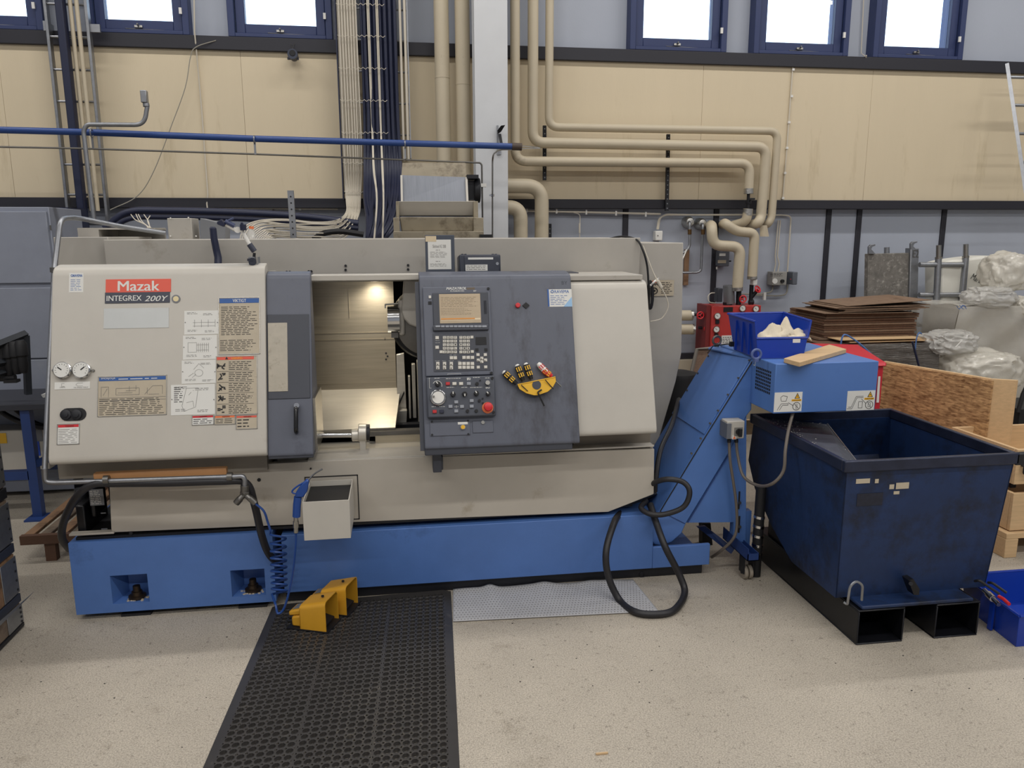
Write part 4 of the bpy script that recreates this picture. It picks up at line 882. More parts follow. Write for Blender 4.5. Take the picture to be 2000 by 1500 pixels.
text_mb('VARNING', L_, L_.rect(128, 830.4, 145, 833.8), .0031, bold=.01).build('lettering', M('sign dark red', (120, 30, 24), .5), p)
lines_mb(L_, L_.rect(114.5, 837, 153, 866), 9, .0025, fill=.25, word=.03).build('print', ink_g, p)
m = MB(); m.box(P(516, 529, 3.42), P(540, 536, 3.44)); m.build('cover_bracket', cream_d, LA)
# ------------------------------------------------------------------ control door
Z = lambda x, y: (820+x/4.6875, 540+y/4.6875)
def zr(x0, y0, x1, y1): a_, b_ = Z(x0, y0), Z(x1, y1); return FC.rect(a_[0], a_[1], b_[0], b_[1])
def zpl(r, name, mat, d0, d1, parent=LA, **k): m = MB(); FC.box(m, zr(*r), d0, d1); return m.build(name, mat, parent, **k)
op = zpl((38, 100, 655, 912), 'operator_panel', grey, 0, .014, bevel=.004)
zpl((118, 155, 625, 470), 'screen_bezel', grey_d, .014, .020, op, bevel=.003)
scr_m = M('screen', (150, 132, 104), .25, var=.06, vs=30, emit=.35)
zpl((178, 170, 552, 435), 'screen', scr_m, .020, .0215, op)
lines_mb(FC, zr(190, 195, 540, 290), 7, .022, fill=.2, word=.014).build('screen_text', M('screen ink', (92, 78, 60), .5, emit=.15), op)
lines_mb(FC, zr(190, 295, 480, 365), 6, .022, fill=.2, word=.008).build('screen_text', M('screen ink', (92, 78, 60), .5), op)
m = MB(); FC.box(m, zr(192, 390, 500, 402), .0215, .0222); m.build('screen_bar', M('screen orange', (196, 132, 62), .5, emit=.2), op)
m = MB(); FC.box(m, zr(500, 390, 550, 400), .0215, .0222); FC.box(m, zr(192, 408, 550, 410), .0215, .022); m.build('screen_bar', M('screen pale', (206, 190, 160), .5, emit=.3), op)
zpl((118, 455, 625, 505), 'softkey_bar', grey_d, .014, .030, op, bevel=.004)
text_mb('MAZATROL', FC, zr(240, 105, 422, 128), .014, shear=.3, bold=.03).build('lettering', white_s, op)
text_mb('PC-FUSION-CNC', FC, zr(277, 134, 405, 146), .014, bold=.02).build('lettering', white_s, op)
text_mb('BY', FC, zr(490, 133, 515, 146), .014, bold=.02).build('lettering', white_s, op)
m = MB(); FC.box(m, zr(425, 108, 500, 128), .014, .0145); m.build('worn_patch', M('worn brown', (104, 92, 78), .6), op)
zpl((122, 528, 635, 870), 'keypad_plate', grey_d, .014, .017, op)
zpl((577, 225, 612, 358), 'side_slot', grey_d, .014, .020, op, bevel=.002)
key_meshes = {}
def key(x, y, w_, h_, mat, d=.017, th=.004, nm='key', parent=None):
    k = (round(w_), round(h_), mat.name, th)
    a_, b_ = zr(300, 700, 300+w_, 700+h_), None; ww, hh = a_[2]-a_[0], a_[3]-a_[1]
    if k not in key_meshes:
        me = bpy.data.meshes.new(nm); g = .0012; W2, H2_ = ww/2, hh/2
        vs = [(-W2, -H2_, 0), (W2, -H2_, 0), (W2, H2_, 0), (-W2, H2_, 0), (-W2+g, -H2_+g, th), (W2-g, -H2_+g, th), (W2-g, H2_-g, th), (-W2+g, H2_-g, th)]
        me.from_pydata(vs, [], [(3, 2, 1, 0), (4, 5, 6, 7), (0, 1, 5, 4), (1, 2, 6, 5), (2, 3, 7, 6), (3, 0, 4, 7)]); me.materials.append(mat); key_meshes[k] = me
    px, py = Z(x+w_/2, y+h_/2); u, v_ = FC.uv(px, py)
    return inst(key_meshes[k], nm, parent or op, FC.mat(u, v_, d))
keyw = M('key white', (214, 210, 200), .45); keyg = M('key grey', (150, 154, 162), .45)
def legend(x, y, w_, h_, ch, d=.0213, mat=ink, mb=None):
    return text_mb(ch, FC, zr(x, y, x+w_, y+h_), d, bold=.01, mb=mb)
leg = MB()
rowsA = ['ONGP', 'XYZR', 'UVWI', 'MSTL', 'JKEF']; rowsB = ['789', '456', '123', '0-.', '/EI']
for r in range(5):
    for c in range(4): x, y = 208+c*33.5, 552+r*33; key(x, y, 30, 27, keyw); legend(x+9, y+7, 12, 13, rowsA[r][c], mb=leg)
    for c in range(3): x, y = 358+c*33.5, 552+r*33; key(x, y, 30, 27, keyw); legend(x+10, y+7, 10, 13, rowsB[r][c], mb=leg)
for x, y in ((178, 683), (458, 549), (462, 680)): key(x, y, 30, 27, keyw)
for x, y in ((140, 552), (140, 640), (270, 735), (305, 735), (385, 732), (423, 732), (461, 732), (347, 787), (385, 787), (423, 787), (461, 787), (347, 822), (385, 822), (423, 822), (461, 822)): key(x, y, 34, 31, keyw)
for x in (147, 208, 270):
    for k, y in enumerate((787, 823)):
        key(x, y, 32, 34, keyw); a_ = [(x+8, y+22), (x+24, y+22), (x+16, y+10)] if k == 0 else [(x+8, y+12), (x+24, y+12), (x+16, y+24)]
        leg.add([FC.px(*Z(*q), .0218) for q in a_], [(0, 1, 2)])
for x, y in ((513, 708), (580, 708), (548, 740), (516, 757), (582, 757), (548, 772), (516, 822), (583, 820)): key(x, y, 31, 28, keyw)
for cx_, cy_, dx_, dy_ in ((563, 754, 0, -1), (531, 771, -1, 0), (597, 771, 1, 0), (563, 786, 0, 1)):
    leg.add([FC.px(*Z(cx_+7*dx_, cy_+7*dy_), .0218), FC.px(*Z(cx_-5*dx_+5*dy_, cy_-5*dy_+5*dx_), .0218), FC.px(*Z(cx_-5*dx_-5*dy_, cy_-5*dy_-5*dx_), .0218)], [(0, 1, 2)])
tag(leg.build('key_legends', ink, op), kind='stuff')
lm = MB()
for r in ((137, 775, 190, 780), (200, 775, 240, 780), (262, 775, 310, 780), (345, 779, 380, 784), (272, 722, 300, 728), (305, 722, 340, 728), (140, 590, 185, 596), (140, 610, 185, 616)): lines_mb(FC, zr(*r), 1, .0172, word=.008, mb=lm)
lm.build('panel_print', white_s, op)
zpl((507, 562, 605, 632), 'memory_slot', black, .017, .019, op); zpl((505, 665, 532, 690), 'dark_key', black, .017, .02, op); zpl((588, 665, 615, 690), 'dark_key', black, .017, .02, op)
zpl((80, 184, 102, 208), 'white_button', keyw, .014, .019, op); zpl((76, 236, 107, 264), 'black_button', black, .014, .017, op)
for k, x in enumerate((140, 190, 230, 268, 306, 343, 378, 415, 452, 490, 525, 562)):
    m = MB(); FC.box(m, zr(x, 462, x+(44 if x in (140, 562) else 34), 480), .030, .034); m.build('softkey', keyg, op, bevel=.002)
# lower box
lb_ = zpl((62, 922, 685, 1290), 'switch_panel', M('switch panel', (72, 76, 86), .45, var=.05, vs=9), 0, .032, bevel=.006)
D = .032
def rnd(x, y, r, d0, d1, mat, name, parent=lb_, n=20, **k):
    u, v_ = FC.uv(*Z(x, y), d0) if False else FC.uv(*Z(x, y)); m = MB().cyl(FC.pt(u, v_, d0), FC.pt(u, v_, d1), r*.00047, n=n); return m.build(name, mat, parent, **k)
def tk(x, y, w_, h_, mat, nm='push_button'): key(x-w_/2, y-h_/2, w_, h_, mat, D, .008, nm, lb_)
kred, kdk = M('key red', (190, 40, 44), .4), M('key navy', (30, 34, 56), .4)
for x, y, mt in ((252, 990, kred), (312, 990, keyw), (372, 990, keyw), (442, 990, keyg), (133, 1243, kred), (197, 1243, kdk), (328, 1157, keyg), (276, 1197, keyg), (380, 1197, keyg), (328, 1238, keyg), (468, 1145, keyg), (468, 1195, keyg)): tk(x, y, 38, 30, mt)
def knob(x, y, r, an, mat=black, name='rotary_switch'):
    k = rnd(x, y, r, D, D+.018, mat, name, bevel=.002); u, v_ = FC.uv(*Z(x, y)); ww = r*.00047
    p_ = FC.pt(u, v_, D+.018); d_ = FC.x*math.cos(an)+FC.u*math.sin(an); s_ = d_.cross(FC.n)
    m = MB().hexa([p_-s_*.002, p_+d_*ww-s_*.002, p_+d_*ww+s_*.002, p_+s_*.002]+[q+FC.n*.003 for q in (p_-s_*.002, p_+d_*ww-s_*.002, p_+d_*ww+s_*.002, p_+s_*.002)]); m.build('pointer', white_s, lb_)
knob(160, 995, 22, 2.2); knob(298, 1088, 22, 1.57); knob(403, 1085, 22, -1.57); knob(510, 1080, 22, 2.0); knob(615, 1083, 20, 2.2); rnd(610, 985, 20, D, D+.018, steel, 'key_switch')
m = MB(); pts_ = [FC.px(*Z(160+42*math.cos(t), 998-42*math.sin(t)), D+.001) for t in [-.3+k*.25 for k in range(13)]]; m.tube(pts_, .0012, 5); m.build('scale_arc', white_s, lb_)
hw = rnd(163, 1118, 70, D, D+.012, chrome, 'handwheel', bevel=.003, n=36); rnd(163, 1118, 52, D+.012, D+.016, white_p, 'handwheel_face', n=32); rnd(122, 1112, 9, D+.012, D+.03, steel_d, 'crank_pin')
for x, y, r in ((516, 992, 15), (538, 1145, 13), (568, 1125, 7), (430, 1238, 15), (510, 1237, 15), (570, 1165, 7), (545, 960, 6)): rnd(x, y, r, D, D+.008, black, 'pilot_cap')
es = rnd(613, 1208, 50, D, D+.004, orange, 'emergency_ring', n=32); rnd(613, 1206, 26, D+.004, D+.022, black, 'emergency_stem')
m = MB(); u, v_ = FC.uv(*Z(613, 1204)); m.lathe(FC.pt(u, v_, D+.02), FC.n, [(0, .0175), (.006, .0185), (.012, .016), (.015, .009)], 28); m.build('emergency_button', red_k, lb_)
pm = MB()
for r in ((235, 940, 375, 946), (425, 935, 460, 958), (480, 930, 545, 936), (590, 935, 630, 941), (240, 1020, 310, 1026), (375, 1020, 430, 1026), (455, 1020, 565, 1026), (595, 1020, 635, 1034), (105, 1195, 150, 1201), (175, 1195, 228, 1201), (130, 938, 180, 944)): lines_mb(FC, zr(*r), 1 if r[3]-r[1] < 10 else 3, D+.0006, word=.008, ragged=.05, fill=.7, mb=pm)
stroke_mb(FC, [(.0, .9, .0, 1), (0, 1, 1, 1), (1, 1, 1, .9)], zr(252, 900, 372, 975), .001, D+.0006, pm); stroke_mb(FC, [(.5, 0, .5, 1), (0, .5, 1, .5)], zr(310, 1185, 350, 1212), .001, D+.0006, pm)
stroke_mb(FC, [(0, 1, .2, 1), (0, 1, 0, 0), (0, 0, .4, 0)], zr(85, 940, 130, 1030), .001, D+.0006, pm)
pm.build('panel_print', white_s, lb_)
for x, y in ((623, 120), (651, 888)): rnd(x, y, 12, .014, .020, black, 'panel_screw', op)
for x, y in ((655, 940), (668, 1250)): rnd(x, y, 12, D, D+.006, black, 'panel_screw')
for r in ((92, 1325, 460, 1457), (482, 1320, 672, 1430)):
    hp_ = zpl(r, 'hatch', grey, 0, .004, bevel=.0015)
    if r[0] == 92:
        zpl((347, 1333, 438, 1355), 'label_strip', white_s, .004, .005, hp_); rnd(393, 1381, 23, .004, .010, steel, 'button_ring', hp_); rnd(393, 1380, 18, .010, .016, yellow_p, 'yellow_button', hp_)
        for x, y in ((110, 1330), (440, 1322), (112, 1450), (443, 1443)): rnd(x, y, 9, .004, .008, black, 'hatch_screw', hp_)
    else: rnd(576, 1337, 16, .004, .009, steel, 'hatch_lock', hp_)
m = MB(); FC.cyl(m, 1011, 597, .0105, 0, .012, 20); m.build('red_button', red_k, LA, bevel=.002)
m = MB(); u, v_ = FC.uv(1027, 597); m.poly([FC.pt(u-.016, v_), FC.pt(u, v_-.014), FC.pt(u+.016, v_), FC.pt(u, v_+.014)], FC.n*.006); m.build('black_badge', black, LA)
text_mb('BY', FC, FC.rect(1097, 549, 1108, 556), 0).build('faint_lettering', grey_d, LA)
cs = MB(); FC.box(cs, FC.rect(1070, 565, 1117, 599), 0, .001); cs = cs.build('service_sticker', white_s, LA)
m = MB(); FC.box(m, FC.rect(1069.5, 565, 1072.5, 599), .001, .0015); m.build('sticker_edge', blue_s, cs)
m = MB(); u0, v0, u1, v1 = FC.rect(1100, 580, 1117, 599); m.add([FC.pt(u0, v0, .0014), FC.pt(u1, v0, .0014), FC.pt(u1, v1, .0014)], [(0, 1, 2)]); m.build('sticker_corner', M('pale blue print', (150, 190, 225), .5), cs)
m = MB(); m.tube([FC.px(1078.5+2.6*math.cos(k*PI/6), 569.5+2.6*math.sin(k*PI/6), .0015) for k in range(13)], .0016, 5, cap=False); m.build('logo', ink_b, cs)
text_mb('RAVEMA', FC, FC.rect(1083, 566.5, 1111, 572.5), .001, bold=.01).build('lettering', ink_b, cs)
lines_mb(FC, FC.rect(1075, 576, 1110, 596), 6, .0015, fill=.25, word=.02).build('print', ink_b, cs)
# ------------------------------------------------------------------ things on the lathe
fh = Frame((0, 3.40, 0), (1, 0, 0), (0, .06, 1))
t = thing('clip_board', 'dark framed instruction sheet standing on the control door', 'notice', fh.px(858, 531))
m = MB(); fh.box(m, fh.rect(831, 459, 888, 532), -.02, 0); m.build('board', M('board dark', (70, 76, 88), .5), t, bevel=.002)
m = MB(); fh.box(m, fh.rect(836, 468, 881, 526), 0, .001); m.build('sheet', white_s, t)
m = MB(); fh.box(m, fh.rect(831, 461, 852, 472), .001, .0018); m.build('tape', M('masking tape', (214, 196, 164), .6), t)
text_mb('Skötsel IG 200', fh, fh.rect(845, 478, 871, 484), .001).build('heading', ink_g, t)
lines_mb(fh, fh.rect(851, 487, 862, 490), 1, .0012, word=.01).build('print', ink_g, t)
lines_mb(fh, fh.rect(840, 491, 876, 504), 5, .0012, fill=.3, word=.014).build('print', ink_g, t); lines_mb(fh, fh.rect(851, 509, 862, 512), 1, .0012, word=.01).build('print', ink_g, t); lines_mb(fh, fh.rect(840, 514, 872, 521), 3, .0012, fill=.3, word=.014).build('print', ink_g, t)
t = thing('document_box', 'flat dark lockable box with white labels on top of the control door', 'box', fh.px(936, 534)); bm_ = M('box slate', (56, 60, 72), .45)
fh2 = Frame((0, 3.33, 0), (1, 0, 0), (0, .1, 1))
m = MB(); fh2.box(m, fh2.rect(897, 497, 978, 534), -.12, 0); m.build('housing', bm_, t, bevel=.006)
m = MB(); fh2.box(m, fh2.rect(907, 501, 975, 531), 0, .004); m.build('lid', bm_, t, bevel=.002)
m = MB(); fh2.box(m, fh2.rect(914, 503, 963, 507), .004, .005); m.build('label_strip', white_s, t); m = MB(); fh2.box(m, fh2.rect(909, 517, 952, 529), .004, .005); m.build('label_plate', white_s, t)
lines_mb(fh2, fh2.rect(911, 518, 949, 528), 3, .0055, word=.012).build('print', ink_g, t)
m = MB(); fh2.cyl(m, 971, 515, .007, .004, .008, 12); m.build('lock', chrome, t)
m = MB(); [fh2.box(m, fh2.rect(x, 495, x+4, 498), -.05, -.02) for x in (902, 908, 962, 968)]; m.build('hinge_pin', bm_, t)
# tool rack with screwdrivers
RK = FC
t = thing('tool_rack', 'yellow plastic half round screwdriver rack on the grey control door', 'tool rack', FC.px(1045, 770))
ol = [(1011, 752), (1040, 745), (1085, 737), (1086, 745), (1080, 756), (1070, 765), (1050, 772), (1043, 772), (1028, 768), (1015, 760)]
m = MB().poly([FC.px(x, y, .035) for x, y in ol], FC.n*-.004); m.build('front_plate', yellow_p, t, bevel=.001)
m = MB().poly([FC.px(1011, 752, .038), FC.px(1085, 737, .038), FC.px(1085, 738, 0), FC.px(1011, 753, 0)], FC.u*.004); m.build('shelf', yellow_p, t, bevel=.001)
m = MB().lathe(FC.px(1048, 752, .034), FC.n, [(0, .019), (.003, .019)], 24); m.build('oval_hole', grey_d, t)
def driver(px, py, qx, qy, label, body=black, stripe=yellow_p, k=1, tipc=white_p, blade=(0, 0)):
    a_, b_ = FC.px(px, py, .02), FC.px(qx, qy, .02); d_ = (b_-a_).normalized(); Ln = (b_-a_).length; t = thing('screwdriver', label, 'screwdriver', b_)
    MB().lathe(a_, d_, [(0, .008), (.003, .0115), (Ln*.25, .0135), (Ln*.45, .012), (Ln*.65, .0135), (Ln*.85, .009), (Ln, .008)], 14).build('handle', body, t)
    e1 = d_.cross(FC.n).normalized(); m = MB()
    for s_ in (-1, 0, 1):
        for f0, f1 in ((.12, .38), (.5, .75)):
            o_ = e1*s_*.0085+FC.n*(.0135-.003*abs(s_)); p0, p1 = a_+d_*Ln*f0+o_, a_+d_*Ln*f1+o_
            m.hexa([p0-e1*.0025-FC.n*.004, p0+e1*.0025-FC.n*.004, p1+e1*.0025-FC.n*.004, p1-e1*.0025-FC.n*.004, p0-e1*.0025, p0+e1*.0025, p1+e1*.0025, p1-e1*.0025])
    m.build('grip_stripes', stripe, t)
    MB().lathe(a_-d_*.001, d_, [(-.004, .006), (0, .0095), (.004, .0105)], 14).build('end_cap', tipc, t)
    if blade != (0, 0): MB().cyl(b_, FC.px(*blade, .02), .003, n=8).build('blade', steel_d, t)
driver(984, 727, 1009, 750, 'yellow and black screwdriver leaning far left in the rack')
driver(1010, 714, 1022, 744, 'second upright yellow and black screwdriver from the left'); driver(1027, 711, 1038, 741, 'third yellow and black screwdriver from the left, most upright')
driver(1052, 711, 1074, 734, 'white topped red and yellow screwdriver at the right of the rack', white_p, red_k, blade=(1096, 755)); driver(1060, 722, 1078, 735, 'short red handled screwdriver behind the white topped one', red_k, yellow_p)
t = thing('hex_key', 'black hex key hanging through the rack pointing down right', 'hex key', FC.px(1062, 793, .03)); MB().tube(arc_path([FC.px(1058, 761, .045), FC.px(1050, 766, .045), FC.px(1063, 793, .035)], .006, 3), .0035, 6).build('rod', black, t)
t = thing('hex_key', 'thin dark hex key hanging at the right end of the rack', 'hex key', FC.px(1081, 760, .03)); MB().tube(arc_path([FC.px(1065, 742, .045), FC.px(1081, 760, .035)], .006, 3), .0022, 6).build('rod', blackm, t)
t = thing('hex_key', 'small dark crossed hex key behind the left of the rack plate', 'hex key', FC.px(1030, 765, .03)); MB().tube([FC.px(1018, 752, .04), FC.px(1031, 764, .04)], .002, 6).build('rod', blackm, t)
# magnetic base with jointed arm
t = thing('magnetic_arm', 'jointed white and dark blue indicator arm on a grey magnetic block', 'stand', P(496, 522, 3.395))
MB().box(P(485, 502, 3.375), P(502, 522, 3.435)).build('magnet_block', grey_l, t, bevel=.002); MB().box(P(502.5, 502, 3.375), P(509, 522, 3.435)).build('magnet_block', grey_l, t, bevel=.002)
MB().cyl(P(493, 511, 3.375), P(493, 511, 3.365), .016, n=16).box(P(483, 505, 3.367), P(494, 510, 3.363)).build('magnet_switch', M('knob dark', (40, 44, 58), .5), t)
MB().cyl(P(496, 502, 3.405), P(497, 494, 3.405), .006, n=10).build('post', blackm, t)
MB().cyl(P(497, 491, 3.405), P(487, 477, 3.405), .012, n=12).build('grip_sleeve', M('sleeve', (50, 54, 70), .5), t)
MB().cyl(P(487, 477, 3.405), P(472, 450, 3.405), .0085, n=12).build('lower_arm', white_p, t)
MB().cyl(P(464, 449, 3.395), P(464, 449, 3.435), .013, n=16).cyl(P(461, 450, 3.415), P(438, 437, 3.415), .0075, n=12).build('upper_arm', white_p, t)
MB().box(P(468, 438, 3.375), P(482, 450, 3.405)).cyl(P(474, 445, 3.385), P(472, 434, 3.375), .012, 0.004, n=8).build('clamp_knob', navy, t, bevel=.004)
MB().poly([P(423, 434, 3.395), P(432, 428, 3.395), P(440, 438, 3.395), P(436, 443, 3.395), P(424, 438, 3.395)], (0, .03, 0)).build('end_clamp', navy, t, bevel=.002)
MB().cyl(P(440, 432, 3.405), P(458, 441, 3.405), .009, n=8).cyl(P(444, 432, 3.405), P(456, 426, 3.405), .005, n=6).build('cross_clamp', M('clamp slate', (60, 70, 104), .5), t)
t = thing('brush', 'dark blue handle tool leaning against the rear cover behind the left cover', 'tool', P(425, 522, 3.6))
MB().tube([P(416, 446, 3.62), P(418, 465, 3.62), P(422, 485, 3.62), P(426, 503, 3.62), P(426, 522, 3.60)], lambda f: .0145+.002*f, 10).cyl(P(415.5, 446, 3.62), P(415.3, 443, 3.62), .0145, .010, n=10).build('handle', navy, t)
t = thing('small_bottle', 'small clear bottle with orange cap behind the rear cover', 'bottle', P(491, 465, 4.2))
MB().lathe(P(491, 466, 4.2), (0, 0, 1), [(-.04, .022), (.03, .022), (.045, .012), (.05, .012)], 16).build('body', film2, t); MB().cyl(P(491, 447, 4.2), P(491, 442, 4.2), .012, n=12).build('cap', orange, t)
# boxes on the rear of the lathe
t = thing('cable_box', 'beige sheet metal terminal box on the rear of the lathe', 'box', P(370, 465, 4.3))
MB().box(P(326, 426, 4.2), P(391, 468, 4.35)).build('housing', cream_d, t, bevel=.003); MB().poly([P(391, 426, 4.21), P(440, 438, 4.21), P(440, 468, 4.21), P(391, 468, 4.21)], (0, .12, 0)).build('side_housing', grey_l, t, bevel=.002)
m = MB(); [m.cyl(P(x, y, 4.2), P(x, y, 4.19), .004, n=8) for x, y in ((333, 461), (383, 461), (333, 426), (368, 425))]; m.build('screw', white_p, t)
t = thing('wiring_tray', 'open beige wiring tray with loose cables left of the terminal box', 'tray', P(260, 465, 4.3))
MB().box(P(192, 445, 4.2), P(325, 449, 4.5)).box(P(192, 445, 4.2), P(197, 468, 4.5)).box(P(197, 445, 4.48), P(325, 468, 4.5)).build('frame', cream_d, t)
for k in range(5):
    t2 = solo(MB().tube(spline([P(255+9*k+random.uniform(-3, 3), 420+random.uniform(-3, 4), 4.5), P(268+6*k+random.uniform(-4, 4), 432+random.uniform(-3, 3), 4.4), P(284+3*k, 439+2*k, 4.3), P(290+3*k, 447, 4.28)], 5), .0026, 6), 'loose_wire', white_c, ORD[k]+' cream wire from the left above the wiring tray', 'wire', 'wires above the wiring tray')
# steel air line
t = thing('air_pipe', 'galvanised air pipe bent around the left side of the lathe down to the Y fitting', 'pipe', P(87, 930, 3.2))
ly = F0
pA = [P(322, 455, 3.95), P(240, 443, 3.85), P(150, 425, 3.7), P(118, 427, 3.55)]
pB = [P(106, 527, 3.42), P(87, 925, 3.13)]
MB().tube(arc_path(pA+pB[:1]+[pB[1]], .05, 6), .0105, 12).build('riser', galv, t)
MB().tube(arc_path([P(87, 915, 3.13), P(88, 941, 3.13), P(105, 943, 3.13), P(455, 931, 3.10), P(474, 930, 3.10), P(478, 936, 3.10), P(478, 950, 3.10)], .03, 5), .010, 12).build('lower_run', galv, t)
for q, r in ((P(107, 527, 3.42), V((0, 0, 1))), (P(208, 937, 3.12), V((1, 0, 0))), (P(449, 931, 3.10), V((1, 0, 0)))): MB().cyl(q-r*.01, q+r*.01, .018, n=12).build('pipe_clamp', steel_d, t)
MB().box(P(100, 521, 3.44), P(112, 532, 3.46)).build('clamp_bracket', steel, t)
yf = MB().cyl(P(478, 948, 3.10), P(478, 962, 3.10), .017, n=12).cyl(P(478, 965, 3.10), P(478, 960, 3.10), .02, n=6).cyl(P(477, 965, 3.10), P(466, 977, 3.09), .012, n=12).cyl(P(469, 974, 3.09), P(461, 983, 3.09), .014, n=12).cyl(P(478, 965, 3.10), P(489, 974, 3.09), .012, n=12).cyl(P(487, 972, 3.09), P(499, 983, 3.09), .013, n=12); yf.build('y_fitting', steel_d, t, bevel=.001)
solo(MB().box(P(187, 921, 3.18), P(443, 932, 3.15)), 'wooden_strip', M('varnished wood', (182, 134, 90), .4, var=.08, vs=8), 'narrow varnished wooden strip tied along the pipe under the left cover', 'strip', bevel=.003)
solo(MB().tube(spline([P(135, 1072, 3.5), P(121, 1050, 3.3), P(126, 1015, 3.2), P(150, 970, 3.13), P(183, 946, 3.12), P(230, 944, 3.13), P(330, 943, 3.11), P(430, 940, 3.10), P(480, 943, 3.12), P(497, 985, 3.14), P(511, 1045, 3.17), P(524, 1080, 3.2), P(540, 1098, 3.26)], 8), .0155, 12), 'rubber_hose', hose_m, 'thick black hose tied under the left cover and hanging down to the base gap', 'hose')
# blue coil
t = thing('coiled_air_hose', 'blue coiled plastic air hose hanging between the Y fitting and the air gun', 'hose', P(545, 1195, 3.1))
pts = spline([P(499, 984, 3.09), P(515, 998, 3.09), P(523, 1020, 3.1), P(528, 1036, 3.1)], 6)
cz0, cz1 = P(543, 1042, 3.12), P(546, 1160, 3.12)
N_ = 9; coil = []
for k in range(N_*16+1):
    a_ = k/16*2*PI; f = (k/(N_*16))**.85; c0 = cz0.lerp(cz1, f); coil.append(c0+V((-.031*math.cos(a_), -.026*math.sin(a_), .012*math.sin(a_))))
tail = spline([coil[-1], P(538, 1180, 3.05), P(543, 1198, 3.03), P(556, 1185, 3.03), P(570, 1130, 3.02), P(577, 1070, 3.0), P(578, 1036, 2.99)], 8)
MB().tube(pts+coil+tail, .0048, 8).build('tube', M('hose blue', (36, 72, 140), .3), t)
MB().cyl(P(578, 1040, 2.99), P(578, 1010, 2.99), .009, n=12).cyl(P(578, 1030, 2.99), P(578, 1018, 2.99), .0115, n=12).build('coupling', steel, t)
t = thing('air_gun', 'blue air blow gun with bent steel nozzle hooked on the small cream box', 'air gun', P(580, 1008, 2.99)); gm = M('gun blue', (28, 68, 140), .35)
MB().tube([P(579, 1009, 2.99), P(580, 985, 2.99), P(582, 970, 2.99)], .0155, 12).build('grip', gm, t)
MB().poly([P(576, 972, 2.975), P(592, 972, 2.975), P(600, 960, 2.975), P(603, 940, 2.975), P(598, 938, 2.975), P(586, 950, 2.975), P(577, 964, 2.975)], (0, .03, 0)).build('body', gm, t, bevel=.004)
MB().tube(spline([P(580, 965, 2.985), P(571, 962, 2.985), P(573, 956, 2.985), P(585, 947, 2.985), P(598, 940, 2.985)], 5), .0035, 8).build('trigger', gm, t)
MB().tube(arc_path([P(600, 941, 2.99), P(613, 925, 2.99), P(630, 916, 2.99)], .02, 4), .0035, 8).build('nozzle', chrome, t)
MB().cyl(P(598, 944, 2.99), P(602, 938, 2.99), .007, n=10).build('nozzle_nut', gm, t)
# small box on the apron
t = thing('apron_box', 'small open cream sheet metal box hung on the lathe front', 'box', P(637, 1054, 3.0))
A, B, C2, D2 = P(590, 981, 2.98), P(682, 977, 2.98), P(684, 1051, 2.98), P(592, 1056, 2.98); bk = V((0, 0.262, 0))
z_b = C2.z; w3 = .006
m = MB().box((A.x, 2.98, z_b), (B.x, 2.984, A.z)).box((A.x, 3.246, z_b), (B.x, 3.25, A.z+.0)).box((A.x, 2.984, z_b), (A.x+.004, 3.246, A.z)).box((B.x-.004, 2.984, z_b), (B.x, 3.246, A.z)).box((A.x, 2.984, z_b), (B.x, 3.246, z_b+.004)); m.build('shell', cream, t, bevel=.001)
m = MB().box((A.x+.004, 2.99, z_b+.004), (B.x-.004, 3.24, A.z-.022)); m.build('dark_fill', black, t)  # black block filling the open box almost to its rim
# ------------------------------------------------------------------ chip conveyor / bar hopper behind the lathe
t = thing('mist_collector', 'dirty cream hopper unit with scratched grey slanted cover standing behind the lathe', 'hopper', P(848, 470, 4.8))
YH = 4.7
dm = M('oily cream', (150, 140, 120), .55, var=.1, vs=6, dirt=((90, 78, 62), .52, .72, 9))
MB().poly([P(786, 318, YH+.12), P(909, 318, YH+.12), P(911, 349, YH+.09), P(784, 343, YH+.09)], (0, .25, 0)).build('top_plate', dm, t)
MB().poly([P(784, 342, YH+.09), P(911, 346, YH+.09), P(914, 393, YH), P(783, 393, YH)], (0, .2, 0)).build('slanted_cover', M('scratched plate', (128, 132, 140), .4, .4, var=.12, vs=8, streak=(20, 1, .5)), t)
MB().poly([P(782, 342, YH+.06), P(786, 342, YH+.06), P(787, 393, YH-.02), P(783, 393, YH-.02)], (0, .1, 0)).poly([P(909, 346, YH+.06), P(913, 346, YH+.06), P(915, 393, YH-.02), P(911, 393, YH-.02)], (0, .1, 0)).build('edge_strip', cream, t)
MB().poly([P(775, 393, YH-.05), P(932, 393, YH-.05), P(929, 421, YH), P(779, 421, YH)], (0, .1, 0)).build('upper_tray', cream_d, t, bevel=.003)
MB().box(P(773, 393, YH-.06), P(780, 430, YH)).box(P(925, 393, YH-.06), P(932, 430, YH)).build('tray_cheek', dm, t, bevel=.002)
MB().poly([P(781, 424, YH-.1), P(925, 424, YH-.1), P(924, 452, YH-.08), P(785, 452, YH-.08)], (0, .3, 0)).build('lower_tray', dm, t, bevel=.004)
MB().box(P(768, 425, YH-.12), P(781, 466, YH+.1)).box(P(925, 425, YH-.12), P(937, 466, YH+.1)).box(P(768, 452, YH-.13), P(937, 470, YH+.1)).build('tray_base', dm, t, bevel=.003)
MB().box(P(912, 341, YH+.05), P(930, 352, YH+.2)).lathe(P(926, 372, YH+.12), (1, 0, 0), [(0, .06), (.03, .075), (.035, .07)], 20).box(P(914, 352, YH+.1), P(926, 392, YH+.3)).build('drive_motor', blackm, t)
MB().box((P(780, 400, YH).x, YH+.05, .2), (P(930, 400, YH).x, YH+.3, P(850, 452, YH).z)).build('column_housing', blackm, t)
solo(MB().box(P(935, 458, 4.6), P(961, 470, 4.5)), 'dark_block', blackm, 'small dark block on the lathe top beside the column', 'block')
